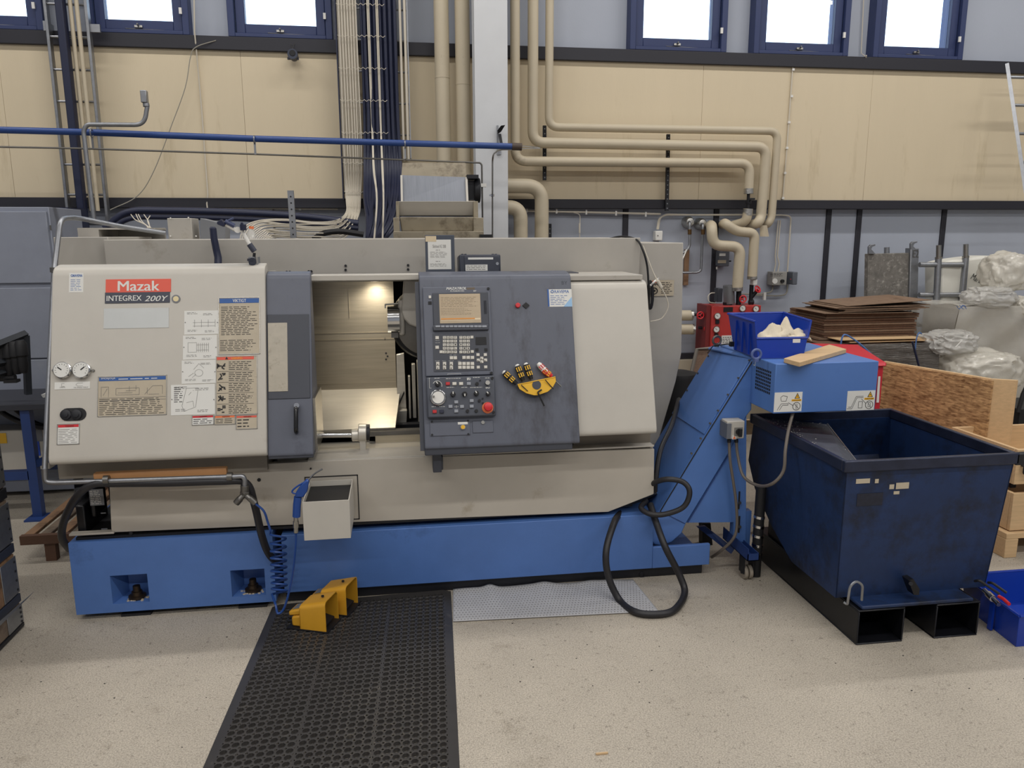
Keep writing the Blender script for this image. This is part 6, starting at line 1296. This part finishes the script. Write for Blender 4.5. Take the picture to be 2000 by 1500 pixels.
def padfn(u, v):
    p = pts4[0].lerp(pts4[1], u).lerp(pts4[3].lerp(pts4[2], u), v); f = max(0, v-.3)
    return p+V((0, 0, .004+.022*f*math.exp(-((u-.2)/.035)**2)+.012*f*math.exp(-((u-.5)/.05)**2)+.003*math.sin(u*17)*v+.006*f*math.exp(-((u-.75)/.05)**2)))
padm = M('absorbent pad', (176, 176, 178), .85, var=.05, vs=10)
o = MB().grid(padfn, 90, 16).build('absorbent_pad', padm, None); o.modifiers.new('t', 'SOLIDIFY').thickness = -.003; tag(o, 'light grey dimpled absorbent sheet on the floor right of the mat', 'sheet')
m = MB()
for i in range(62):
    for j in range(15):
        u, v = (i+.5+(.5 if j % 2 else 0))/63, (j+.5)/15.5; p = padfn(u, v)+V((0, 0, .0038)); s_ = .0024; m.add([p+V((-s_, -s_, 0)), p+V((s_, -s_, 0)), p+V((s_, s_, 0)), p+V((-s_, s_, 0))], [(0, 1, 2, 3)])
tag(m.build('dimples', ink_g, o, smooth=0), kind='stuff')
def pedal(o0, lb):
    t = thing('foot_pedal', lb, 'foot pedal', o0)
    ax_ = V((-.93, .36, 0)).normalized(); sy = V((.36, .93, 0)).normalized(); o0 = V(o0)
    def q(a, b, z): return o0+ax_*a+sy*b+V((0, 0, z))
    Wd, Ln, H = .118, .115, .132; th = .004
    prof = arc_path([V((0, 0, 0)), V((0, 0, H)), V((Wd, 0, H)), V((Wd, 0, 0))], .022, 5)
    inner = arc_path([V((th, 0, 0)), V((th, 0, H-th)), V((Wd-th, 0, H-th)), V((Wd-th, 0, 0))], .018, 5)
    m = MB(); n = len(prof); vs = []
    for a, hs in ((0, 1.0), (Ln, .78)):
        vs += [q(a, p.x, p.z*hs+.014) for p in prof]+[q(a, p.x, p.z*hs+.014) for p in inner]
    fs = []
    for k in range(n-1):
        fs += [(k, k+1, 2*n+k+1, 2*n+k), (n+k, 3*n+k, 3*n+k+1, n+k+1), (k, n+k, n+k+1, k+1), (2*n+k, 2*n+k+1, 3*n+k+1, 3*n+k)]
    fs += [(0, 2*n, 3*n, n), (n-1, 2*n-1, 4*n-1, 3*n-1)]
    m.add(vs, fs); m.build('guard', yellow, t)
    MB().hexa([q(Ln-.004, .0, .014), q(Ln, .0, .014), q(Ln, Wd, .014), q(Ln-.004, Wd, .014), q(Ln-.004, 0, .11), q(Ln, 0, .105), q(Ln, Wd, .105), q(Ln-.004, Wd, .11)]).build('back_plate', yellow, t)
    MB().hexa([q(-.01, -.004, .013), q(Ln+.06, -.004, .013), q(Ln+.06, Wd+.004, .013), q(-.01, Wd+.004, .013), q(-.01, -.004, .018), q(Ln+.06, -.004, .018), q(Ln+.06, Wd+.004, .018), q(-.01, Wd+.004, .018)]).build('base_plate', blackm, t)
    MB().hexa([q(Ln, .012, .018), q(Ln+.045, .012, .018), q(Ln+.045, Wd-.012, .018), q(Ln, Wd-.012, .018), q(Ln, .012, .07), q(Ln+.045, .012, .06), q(Ln+.045, Wd-.012, .06), q(Ln, Wd-.012, .07)]).build('switch_housing', yellow, t, bevel=.008)
    MB().hexa([q(Ln+.003, .016, .07), q(Ln+.058, .016, .06), q(Ln+.058, Wd-.03, .06), q(Ln+.003, Wd-.03, .07), q(Ln+.003, .016, .096), q(Ln+.058, .016, .08), q(Ln+.058, Wd-.03, .08), q(Ln+.003, Wd-.03, .096)]).build('switch_cover', yellow, t, bevel=.006)
    MB().hexa([q(Ln+.012, .03, .0945), q(Ln+.045, .03, .085), q(Ln+.045, Wd-.045, .085), q(Ln+.012, Wd-.045, .0945), q(Ln+.012, .03, .0965), q(Ln+.045, .03, .087), q(Ln+.045, Wd-.045, .087), q(Ln+.012, Wd-.045, .0965)]).build('rating_plate', grey_l, t)
    MB().hexa([q(.01, .02, .03), q(.10, .02, .05), q(.10, Wd-.02, .05), q(.01, Wd-.02, .03), q(.01, .02, .036), q(.10, .02, .058), q(.10, Wd-.02, .058), q(.01, Wd-.02, .036)]).build('treadle', blackm, t)
    MB().cyl(q(.035, Wd*.45, H+.0105), q(.035, Wd*.45, H+.0155), .006, n=10).build('guard_screw', blackm, t)
pn = PZ(637, 1236, .014); pedal((pn.x, pn.y, 0), 'nearer yellow hooded foot pedal on the black mat')
pf = PZ(671, 1206, .014); pedal((pf.x+.012, pf.y+.01, 0), 'farther yellow hooded foot pedal touching the lathe plinth')
solo(MB().box(PZ(1163, 1474, 0), PZ(1188, 1469, .008)), 'wood_chip', wood, 'small brown wood offcut alone on the floor near the bottom edge', 'offcut', bevel=.002)
m = MB()
for k in range(170):
    x, y = random.uniform(-2, 3), random.uniform(2.1, 3.2)
    if -.66 < x < .22 or (1.65 < x < 2.45 and y > 2.5): continue
    s_ = random.uniform(.0009, .0028); m.box((x-s_, y-s_*.5, 0), (x+s_, y+s_*.6, s_*.6))
tag(solo(m, 'floor_debris', blackm, 'tiny dark metal crumbs scattered over the concrete floor', 'debris', smooth=0), kind='stuff')
# ------------------------------------------------------------------ left background
YK = 5.0
t = thing('metal_cabinet', 'tall scuffed grey blue steel cabinet at the left edge behind the lathe', 'cabinet', P(50, 760, YK))
cx0_, cx1_ = P(-160, 500, YK).x, P(103, 500, YK).x; zt2 = P(50, 404, YK).z
MB().box((cx0_, YK+.02, .02), (cx1_, YK+.5, zt2)).build('body', cab_m, t, bevel=.004)
d1 = P(92, 413, YK); dz = P(50, 553, YK).z; dz2 = P(50, 562, YK).z
MB().box((cx0_+.03, YK, dz), (P(97, 480, YK).x, YK+.02, d1.z)).build('door', cab_m, t, bevel=.003)
MB().box((cx0_+.03, YK, P(50, 700, YK).z), (P(102, 480, YK).x, YK+.02, dz2)).build('door', cab_m, t, bevel=.003)
MB().box((cx0_+.03, YK, .1), (P(102, 480, YK).x, YK+.02, P(50, 703, YK).z)).build('door', cab_m, t, bevel=.003)
MB().cyl(P(98, 440, YK-.005), P(99, 450, YK-.005), .005, n=8).build('hinge', steel_d, t)
solo(MB().box((P(104, 430, 5.3).x, 5.3, 1.3), (P(135, 430, 5.3).x, 5.6, P(110, 405, 5.3).z)), 'dark_sheet', navy, 'dark blue sheet between the grey cabinet and the cable ladder', 'sheet')
# blue stand
t = thing('blue_bench', 'blue steel stand with dark top behind the crates on the left', 'bench', PZ(78, 1012, 0))
bt = P(60, 795, 4.5)
def leg(x0, y0, x1, y1, Y, w_=.045): 
    a_, b_ = P(x0, y0, Y), P(x1, y1, Y); a_.x = b_.x; return MB().box((b_.x-w_/2, Y-w_/2, b_.z), (b_.x+w_/2, Y+w_/2, a_.z))
leg(60, 790, 78, 1012, 4.58, .05).build('leg', rack_b, t); leg(148, 790, 160, 1000, 5.0, .04).build('leg', rack_b, t)
MB().box(PZ(78, 1012, 0)+V((-.06, -.06, 0)), PZ(78, 1012, 0)+V((.06, .06, .01))).build('foot_plate', rack_b, t)
lx = P(78, 1012, 4.58).x
MB().box((lx-.9, 4.555, P(50, 935, 4.58).z), (lx-.02, 4.60, P(50, 918, 4.58).z)).build('rail', rack_b, t)
MB().box((lx-.9, 4.95, P(50, 915, 5.).z), (P(160, 900, 5).x, 5.0, P(50, 903, 5.).z)).build('rail', rack_b, t)
MB().hexa([(lx+.02, 4.56, .30), (lx+.02, 4.60, .30), (lx+.35, 5.0, .40), (lx+.35, 4.96, .40), (lx+.02, 4.56, .345), (lx+.02, 4.60, .345), (lx+.35, 5.0, .445), (lx+.35, 4.96, .445)]).build('rail', rack_b, t)
MB().box((lx-.9, 4.53, P(60, 800, 4.55).z), (P(100, 790, 4.55).x+.3, 5.1, P(60, 788, 4.55).z)).build('bench_top', M('dark top', (50, 52, 60), .6), t, bevel=.003)
t = thing('tool_holder_rack', 'black angled rack holding black tool holders on the blue stand', 'rack', P(30, 785, 4.4))
dk = M('rack dark', (44, 48, 54), .5)
MB().tube([P(55, 770, 4.62), P(50, 655, 4.62)], .022, 4).build('upright', dk, t, smooth=0); MB().tube([P(-20, 680, 4.4), P(50, 652, 4.62)], .022, 4).build('top_bar', dk, t, smooth=0); MB().tube([P(-20, 712, 4.4), P(50, 700, 4.62)], .022, 4).build('lower_bar', dk, t, smooth=0)
MB().tube([P(-20, 735, 4.4), P(52, 715, 4.62)], .018, 4).build('lower_bar', dk, t, smooth=0)
for k in range(5):
    x = -12+k*13; solo(MB().lathe(P(x, 672+(4-k)*2, 4.5), (P(x+6, 720, 4.5)-P(x, 672, 4.5)), [(-.02, .02), (0, .032), (.06, .034), (.07, .026), (.12, .028), (.16, .018)], 14), 'tool_holder', black, ORD[k]+' black tool holder from the left in the angled rack', 'tool holder', 'tool holders in the black rack')
solo(MB().box(P(15, 740, 4.5), P(32, 748, 4.45)).cyl(P(-10, 738, 4.5), P(30, 738, 4.5), .02, n=10), 'tool_holder', black, 'black tool holder lying under the angled rack', 'tool holder')
solo(MB().poly([P(80, 771, 4.7), P(102, 766, 4.7), P(103, 774, 4.7), P(84, 777, 4.7)], (0, .1, .0)), 'white_paper', white_p, 'crumpled white paper piece on the blue stand by the lathe', 'paper')
t = thing('white_crate', 'white box with yellow and blue marks under the blue stand', 'box', P(60, 905, 4.9))
MB().box((P(5, 900, 4.82).x-.2, 4.82, P(50, 903, 5.).z), (P(96, 900, 4.82).x, 4.998, P(50, 840, 4.82).z)).build('shell', cream, t, bevel=.006)
fw = Frame((0, 4.818, 0), (1, 0, 0), (0, 0, 1)); m = MB(); fw.box(m, fw.rect(-6, 846, 13, 866), 0, .002); m.build('yellow_mark', yellow_p, t); m = MB(); fw.box(m, fw.rect(68, 862, 78, 890), 0, .002); m.build('blue_mark', M('mark blue', (40, 80, 190), .4), t); m = MB(); fw.box(m, fw.rect(68, 840, 83, 862), 0, .001); m.build('paper_mark', grey_l, t)
solo(MB().tube(spline([P(0, 803, 4.7), P(20, 815, 4.7), P(45, 826, 4.7), P(75, 833, 4.7), P(100, 836, 4.7)], 6), .015, 10), 'dark_hose', black, 'black hose sagging under the blue stand, lower one', 'hose')
solo(MB().tube(spline([P(30, 800, 4.75), P(50, 815, 4.75), P(80, 830, 4.75), P(105, 832, 4.75)], 6), .012, 10), 'dark_hose', black, 'black hose sagging under the blue stand, upper one', 'hose')
# slatted low stand
t = thing('slatted_stand', 'low wooden slatted stand on brown steel legs left of the lathe base', 'stand', (-1.65, 4.1, 0))
z = .14; X0, X1, Ya, Yb2 = P(37, 1046, 3.9).x, -1.42, 3.9, 4.65
for k in range(6):
    x = X0+.03+k*.078; MB().box((x-.024, Ya+.03, z-.018), (x+.024, Yb2, z)).build('slat', wood_g if k % 2 else wood_o, t, bevel=.003)
MB().box((X0, Ya, z-.045), (X1, Ya+.03, z+.001)).build('end_rail', M('rust brown', (92, 66, 50), .7, var=.15, vs=10), t); MB().box((X0, Yb2, z-.045), (X1, Yb2+.03, z+.001)).build('end_rail', M('rust brown', (92, 66, 50), .7), t)
for x in (X0+.13, X0+.38): MB().box((x-.025, Ya+.01, 0), (x+.025, Ya+.05, z-.045)).build('leg', M('rust brown', (92, 66, 50), .7), t)
for x in (X0+.13, X0+.38): MB().box((x-.025, Yb2-.02, 0), (x+.025, Yb2+.02, z-.045)).build('leg', M('rust brown', (92, 66, 50), .7), t)
# crates
XS = -1.595
zz = [0]+[PX(46, y, XS).z for y in (1178, 1070, 962)]+[PX(14, 838, XS).z]
zz = [0, .16, .36, .56, .82]
zz = [0] + [max(0, PX(x, y, XS).z) for x, y in ((47, 1168), (40, 1068), (30, 962), (13, 838))]
lbs = ('bottom', 'second', 'third', 'topmost')
for k in range(4):
    a_, b_ = zz[k]+.003, zz[k+1]-.003; t = thing('wooden_crate', 'worn wooden crate with metal corners at the left edge, %s of its stack' % lbs[k], 'crate', (XS-.3, 2.9, a_), 'stacked wooden collars')
    dx = .0 if k < 3 else .01
    wm = (wood_g, wood_o, wood_g, wood_o)[k]; hgt = (b_-a_)
    MB().box((XS-.022, 2.55, a_+hgt*.18), (XS, 3.22, b_)).build('side_board', wm, t, bevel=.004)
    MB().box((XS-.7, 3.2, a_+hgt*.18), (XS-.024, 3.22, b_)).build('back_board', wm, t, bevel=.003); MB().box((XS-.7, 2.55, a_+hgt*.18), (XS-.024, 2.572, b_)).build('front_board', wm, t, bevel=.003)
    MB().box((XS-.7, 2.55, a_), (XS+.004, 3.225, a_+hgt*.17)).build('base_strip', M('strip dark blue', (44, 50, 66), .5) if k in (1, 2) else blackm, t, bevel=.003)
    MB().box((XS, 3.10, a_+hgt*.2), (XS+.004, 3.224, b_-hgt*.05)).build('corner_plate', galv, t, bevel=.002)
    m = MB()
    for q in range(4): m.cyl((XS+.004, 3.205, a_+hgt*(.28+.19*q)), (XS+.007, 3.205, a_+hgt*(.28+.19*q)), .005, n=6)
    m.build('rivets', blackm, t)
solo(MB().poly([V((XS+.006, 3.0, zz[1]+.01)), V((XS+.05, 3.235, zz[1]+.035)), V((XS+.045, 3.235, zz[1]+.03)), V((XS+.006, 3.0, zz[1]-.01))], (.002, 0, 0)), 'strap_end', galv, 'loose metal strap end sticking out of the left crate stack', 'strap')
# ------------------------------------------------------------------ right background
t = thing('brown_panel', 'brown mesh panel with grey frame leaning behind the blue conveyor', 'panel', P(1350, 760, 4.6))
MB().poly([P(1363, 684, 4.6), P(1392, 682, 4.6), P(1392, 800, 4.5), P(1338, 800, 4.5)], (0, .02, 0)).build('mesh', M('brown mesh', (112, 90, 74), .8, var=.2, vs=80), t)
MB().tube([P(1334, 800, 4.5), P(1361, 682, 4.6), P(1392, 680, 4.6)], .012, 6).build('frame', M('frame taupe', (110, 104, 96), .5), t)
t = thing('black_bin', 'small black rounded bin behind the right end of the lathe', 'bin', P(1333, 800, 4.5)); MB().lathe(V((P(1334, 780, 4.5).x-.03, 4.5, 0)), (0, 0, 1), [(0, .10), (P(1334, 735, 4.5).z, .115), (P(1334, 728, 4.5).z, .11), (P(1334, 724, 4.5).z, .06)], 24).build('body', black, t)
# red container behind the head box
t = thing('red_container', 'red container with a white stripe behind the blue conveyor head', 'container', (2.45, 4.1, 0)); rc_ = M('container red', (190, 30, 48), .45)
tp = [P(1636, 684, 4.0), P(1722, 704, 3.8)]
MB().hexa([(2.45, 3.8, 0), (P(1722, 760, 3.8).x, 3.8, 0), (2.72, 4.2, 0), (2.45, 4.2, 0), (2.12, 3.8, tp[1].z-.03), (P(1722, 760, 3.8).x, 3.8, tp[1].z-.03), (2.72, 4.2, tp[1].z-.03), (2.12, 4.2, tp[1].z-.03)]).build('body', rc_, t, bevel=.006)
MB().hexa([(2.12, 3.78, tp[1].z-.03), (2.61, 3.78, tp[1].z-.03), (2.74, 4.22, tp[1].z-.03), (2.12, 4.22, tp[1].z-.03), (2.3, 3.9, tp[1].z+.02), (2.61, 3.78, tp[1].z-.01), (2.70, 4.2, tp[1].z+.03), (2.3, 4.2, tp[1].z+.05)]).build('lid', rc_, t, bevel=.006)
MB().poly([P(1715, 735, 3.79), P(1719, 735, 3.79), P(1716, 786, 3.79), P(1711, 786, 3.79)], (0, -.003, 0)).build('stripe', white_s, t)
solo(MB().box((1.7, 3.78, .54), (2.2, 3.802, .62)), 'wooden_board', wood, 'pine board seen between conveyor head and skip rim', 'board')
# pallet box with osb side
t = thing('pallet_box', 'wooden box with an OSB side panel and pine frame standing behind the skip', 'box', (3.3, 4.1, 0))
ZO = .82; a_, b_ = PZ(1722, 708, ZO), PZ(1938, 744, ZO); c_ = PZ(1981, 748, ZO-.01)
dn = (b_-a_); dn.z = 0; nn = V((dn.y, -dn.x, 0)).normalized(); nn = nn if nn.x > 0 else -nn
nn = V((.6, .8, 0)) if False else V((-dn.y, dn.x, 0)).normalized()
MB().poly([V((a_.x, a_.y, .05)), V((b_.x, b_.y, .05)), V((b_.x, b_.y, ZO)), V((a_.x, a_.y, ZO))], nn*.014).build('osb_panel', osb, t, smooth=0)
e_ = dn.normalized(); b2 = b_+nn*.016; a2 = a_+nn*.016
MB().poly([V((b_.x, b_.y, .05))+nn*.015-e_*.02, V((c_.x, c_.y, .05))+nn*.015, V((c_.x, c_.y, ZO+.004))+nn*.015, V((b_.x, b_.y, ZO+.008))+nn*.015-e_*.02], nn*.02).build('corner_post', wood, t, bevel=.003)
MB().poly([V((a_.x, a_.y, ZO-.07))+nn*.015, V((b_.x, b_.y, ZO-.07))+nn*.015-e_*.022, V((b_.x, b_.y, ZO+.008))+nn*.015-e_*.022, V((a_.x, a_.y, ZO+.008))+nn*.015], nn*.02).build('top_rail', wood, t, bevel=.003)
# pine crates at the right edge
for k, (z0, z1, x0, y0, lb) in enumerate(((.0, .13, 2.96, 3.22, 'pine pallet under the crates at the right edge'), (.135, .33, 2.99, 3.24, 'lower open pine crate at the right edge'), (.37, .55, 3.0, 3.26, 'upper pine crate with black handle at the right edge'))):
    t = thing('pine_crate' if k else 'pine_pallet', lb, 'crate' if k else 'pallet', (3.3, 3.6, z0))
    if k == 0:
        for x in (x0+.03, x0+.4, x0+.75): MB().box((x-.03, y0, 0), (x+.04, y0+.1, .10)).build('block', wood, t, bevel=.003)
        for y in (y0, y0+.35): MB().box((x0, y, .10), (x0+.8, y+.1, .13)).build('deck_board', wood, t, bevel=.003)
    else:
        MB().box((x0, y0, z0), (x0+.7, y0+.02, z1)).build('side_board', wood, t, bevel=.002); MB().box((x0, y0+.022, z0), (x0+.02, y0+.45, z1)).build('end_board', wood, t, bevel=.002)
        MB().box((x0, y0+.45, z0), (x0+.7, y0+.47, z1)).build('side_board', wood, t, bevel=.002); MB().box((x0+.02, y0+.02, z0), (x0+.7, y0+.45, z0+.01)).build('floor_board', wood, t)
        if k == 2: MB().tube(arc_path([V((x0+.03, y0-.002, .47)), V((x0+.03, y0-.02, .47)), V((x0+.03, y0-.02, .43)), V((x0+.12, y0-.02, .43))], .01, 3), .006, 8).build('handle', black, t); MB().tube(arc_path([V((x0+.03, y0-.02, .47)), V((x0+.12, y0-.02, .47))], .01, 3), .006, 8).build('handle', black, t)
solo(MB().cyl((3.02, 3.35, .35), (3.10, 3.35, .35), .012, n=10).box((3.03, 3.31, .335), (3.06, 3.39, .36)), 'black_fitting', black, 'small black fitting in the lower pine crate', 'fitting')
t = thing('black_crate', 'black metal frame piece at the right edge above the pine crates', 'frame', (3.6, 4.0, .3))
q0 = P(1985, 860, 3.9); MB().box((q0.x, 3.9, .3), (q0.x+.5, 4.2, P(1990, 800, 3.9).z)).build('box', black, t); MB().tube([P(1988, 805, 3.9), P(1998, 770, 3.9), P(2010, 745, 3.9)], .012, 6).build('bar', black, t)
# cardboard stack
sx0, sx1 = P(1600, 650, 4.9).x, P(1790, 650, 4.9).x; zbot, ztop = P(1690, 662, 4.9).z, P(1690, 612, 4.9).z
n = 11
for k in range(n):
    z0 = zbot+(ztop-zbot)*k/n; z1 = z0+(ztop-zbot)/n*.82; j = random.uniform(-.012, .012)
    if k == 0: j = -.03
    MB_ = MB().box((sx0+.03+j, 4.9+random.uniform(-.01, .01), z0), (sx1-.01+j, 5.4, z1))
    solo(MB_, 'cardboard_layer', cardb_e if k % 3 else cardb, (['lowest']+ORD[1:])[k]+' brown layer from the bottom of the tidy cardboard stack', 'cardboard', 'cardboard blanks in the stack')
for k in range(8):
    z0 = ztop+.006+k*.007; tilt = random.uniform(-.02, .03); x0_, x1_ = sx0+.06+random.uniform(-.03, .12), sx1+random.uniform(-.06, .05)
    if k == 7: x0_, x1_, tilt = sx0+.16, sx1+.03, .035
    if k == 0: x0_, x1_, tilt = sx0+.0, sx1-.1, .0
    m = MB().hexa([(x0_, 4.85, z0), (x1_, 4.82, z0+tilt), (x1_, 5.3, z0+tilt), (x0_, 5.3, z0), (x0_, 4.85, z0+.004), (x1_, 4.82, z0+tilt+.004), (x1_, 5.3, z0+tilt+.004), (x0_, 5.3, z0+.004)])
    solo(m, 'cardboard_sheet', cardb, (['lowest']+ORD[1:])[k]+' loose cardboard sheet from below on top of the tall stack', 'cardboard', 'loose sheets on the cardboard stack', smooth=0)
for k, (a_, b_, y_) in enumerate(((1602, 1720, 672), (1640, 1800, 664), (1660, 1825, 668))):
    m = MB().box(P(a_, y_, 4.75)+V((0, 0, 0)), P(b_, y_-2.5, 4.75)+V((0, .5, 0))); solo(m, 'cardboard_sheet', wood if k else cardb_e, ('left', 'middle', 'lower right')[k]+' light cardboard sheet jutting out under the tall stack', 'cardboard', 'jutting sheets below the stack')
t = thing('wrapped_pallet', 'cardboard pallet load in dark shiny stretch film below the cardboard stack', 'pallet load', (3.4, 4.9, 0))
wa, wb2 = P(1604, 690, 4.7), P(1836, 690, 4.7)
def wfn(u, v): return V((wa.x+(wb2.x-wa.x)*u, 4.7-.006*math.sin(u*40+v*9)-.004*math.sin(v*70+u*6), .1+(P(1700, 672, 4.7).z-.1)*v))
MB().grid(wfn, 60, 40).build('stretch_film', wrap_d, t); MB().box((wa.x, 4.72, .05), (wb2.x, 5.3, P(1700, 674, 4.7).z)).build('load', cardb_e, t)
MB().box((wa.x-.03, 4.73, 0), (wb2.x+.03, 5.3, .05)).build('pallet', wood_g, t)
for pts, lb, mt, r, Ys in (([(1643, 700), (1642, 676), (1646, 657), (1655, 655), (1680, 672), (1705, 695), (1724, 712)], 'blue packing strap arching over the pallet box', M('strap blue', (80, 120, 180), .4), .005, 4.3), ([(1787, 690), (1790, 662), (1795, 650), (1800, 652)], 'short blue strap end beside the stretch wrap', M('strap blue', (80, 120, 180), .4), .004, 4.68), ([(1782, 667), (1795, 716), (1834, 876)], 'dark rod leaning on the wrapped load', navy, .007, 4.64), ([(1866, 678), (1880, 664)], 'thin white stick on the wrapped goods', white_p, .003, 4.6)):
    pp = [P(x, y, Ys) for x, y in pts]
    if len(pts) == 3: pp[2] = V((pp[1].x+(pp[1].x-pp[0].x)*3.4, Ys, 0))
    solo(MB().tube(spline(pp, 6) if len(pts) > 3 else pp, r, 6), 'strap' if mt is not navy else 'rod', mt, lb, 'strap' if mt is not navy else 'rod')
# scaffolding
t = thing('scaffold_deck', 'paint spattered grey scaffold deck with two hooks standing against the wall', 'scaffold deck', P(1740, 720, 5.55))
dm2 = M('spattered deck', (112, 108, 102), .7, var=.3, vs=22, dirt=((168, 164, 156), .54, .7, 28))
MB().poly([P(1696, 496, 5.55), P(1779, 494, 5.55), P(1771, 720, 5.5), P(1692, 720, 5.5)], (0, .05, 0)).build('deck', dm2, t, bevel=.004)
MB().poly([P(1779, 485, 5.53), P(1795, 485, 5.53), P(1789, 720, 5.48), P(1772, 720, 5.48)], (0, .07, 0)).build('side_beam', galv, t, bevel=.004)
for x, y in ((1697, 480), (1779, 474)):
    MB().poly([P(x, y+16, 5.53), P(x+13, y+16, 5.53), P(x+9, y+11, 5.53), P(x+5, y+7, 5.53), P(x+7, y+2, 5.53), P(x+13, y, 5.53), P(x+13, y-3, 5.53), P(x+4, y-2, 5.53), P(x, y+2, 5.53)], (0, .02, 0)).build('hook', galv, t, bevel=.002)
m = MB(); fz2 = Frame((0, 5.528, 0), (1, 0, 0), (0, 0, 1)); text_mb('E2', fz2, fz2.rect(1783, 488, 1794, 503), .001, th=.003).build('cast_mark', steel_d, t)
t = thing('scaffold', 'grey steel scaffold frame with three rungs standing right of the deck', 'scaffold', P(1850, 700, 5.45))
for (a_, b_) in (((1833, 505), (1823, 700)), ((1886, 503), (1869, 700))):
    MB().cyl(P(*a_, 5.45), P(*b_, 5.40), .024, n=16).build('post', galv, t); MB().cyl(P(a_[0]+.5, a_[1]-26, 5.45), P(a_[0], a_[1], 5.45), .019, n=16).cyl(P(a_[0], a_[1]-3, 5.45), P(a_[0], a_[1], 5.45), .026, n=16).build('spigot', steel, t)
for y, x0_, x1_ in ((517, 1796, 1880), (576, 1795, 1875), (634, 1792, 1868)): MB().cyl(P(x0_, y, 5.46), P(x1_, y, 5.43), .019, n=12).build('rung', galv, t)
MB().cyl(P(1826, 607, 5.42), P(1826, 613, 5.42), .027, n=16).build('tape_band', white_c, t)
solo(MB().cyl(P(1732, 483, 5.62), P(1731, 700, 5.6), .02, n=12), 'scaffold_tube', galv, 'scaffold tube end peeking over the spattered deck', 'tube')
# foam and plastic wrapped goods
t = thing('foam_block', 'white foam wrapped block with handwritten name leaning by the wall', 'block', P(1900, 700, 5.6))
MB().poly([P(1838, 514, 5.45), P(1862, 508, 5.45), P(1893, 504, 5.45), P(1925, 500, 5.45), P(1953, 500, 5.45), P(1952, 720, 5.45), P(1838, 720, 5.45)], (0, .2, 0)).build('body', foam, t, bevel=.02)
fz3 = Frame((0, 5.45, 0), (1, 0, -.42), (.42, 0, 1)); u_, v_ = fz3.uv(1898, 538)
text_mb('Martinz', fz3, (u_, v_-.028, u_+.145, v_+.02), .002, shear=.2).build('lettering', ink, t)
def blob(name, lb, cx, cy, Y, rx, ry, rz, mat, seed, cat='plastic bag', amp=.2, sub=5):
    bm = bmesh.new(); bmesh.ops.create_icosphere(bm, subdivisions=sub, radius=1); from mathutils import noise
    c = P(cx, cy, Y)
    for v in bm.verts:
        n0 = noise.fractal(v.co*1.7+V((seed, 0, 0)), 1, 2, 4)*amp-abs(noise.noise(v.co*3.2+V((0, seed, 0))))*amp*1.1-abs(noise.noise(v.co*8+V((0, seed, 3))))*amp*.5
        s = 1+n0; q_ = v.co*s; ex_ = .75
        q_ = V((math.copysign(abs(q_.x)**ex_, q_.x), math.copysign(abs(q_.y)**ex_, q_.y), math.copysign(abs(q_.z)**ex_, q_.z)))
        v.co = c+V((q_.x*rx, q_.y*ry, q_.z*rz))
    m = MB(); m.v = [v.co.copy() for v in bm.verts]; m.f = [tuple(v.index for v in f.verts) for f in bm.faces]; bm.free()
    return solo(m, name, mat, lb, cat, smooth=60)
blob('plastic_bag', 'crumpled clear plastic heap on top of the wrapped goods at the right edge', 1964, 532, 5.15, .18, .14, .15, bag, 1)
blob('plastic_bag', 'clear printed plastic bag in front of the foam block', 1932, 580, 5.0, .19, .12, .08, film2, 2)
blob('plastic_bag', 'clear plastic bag lying right of the stretch wrapped load', 1852, 668, 4.75, .20, .14, .085, film2, 3)
blob('plastic_sack', 'big pale plastic sack behind the OSB box', 1908, 725, 4.75, .30, .2, .16, bag, 4, amp=.16)
blob('plastic_bag', 'pale plastic lump beside the printed bag at the right edge', 2000, 600, 5.0, .12, .12, .08, bag, 6)
t = thing('film_wrapped_box', 'large box shape wrapped in cloudy plastic film at the right edge', 'box', P(1950, 760, 4.9))
def ffn(u, v):
    x = P(1872, 600, 4.95).x; return V((x+.75*u+.01*math.sin(v*20), 4.95-.05*u-.012*math.sin(u*14+v*7)-.008*math.sin(v*23-u*11), .02+(P(1900, 598, 4.95).z-.02)*v))
MB().grid(ffn, 50, 40).build('film', film, t); MB().grid(lambda u, v: ffn(u, 1)+V((0, .5*v, .012*math.sin(u*9+v*8))), 40, 20).build('film', film, t); MB().grid(lambda u, v: ffn(0, v)+V((.008*math.sin(v*19+u*5), .5*u, 0)), 20, 40).build('film', film, t)
MB().box((P(1880, 600, 4.95).x+.03, 5.0, .02), (P(1880, 600, 4.95).x+.75, 5.4, P(1900, 606, 4.95).z)).build('box', M('taupe box', (160, 152, 140), .7, var=.08, vs=4), t)
for px, lb in ((1845, 'left'), (1897, 'right')): pass
m = MB()
for k in range(5): m.tube([P(1873+6*math.sin(k)+i*3, 600+4*math.cos(i*1.3+k), 4.9) for i in range(4)], .0018, 4)
m.build('blue_print', ink_b, t)
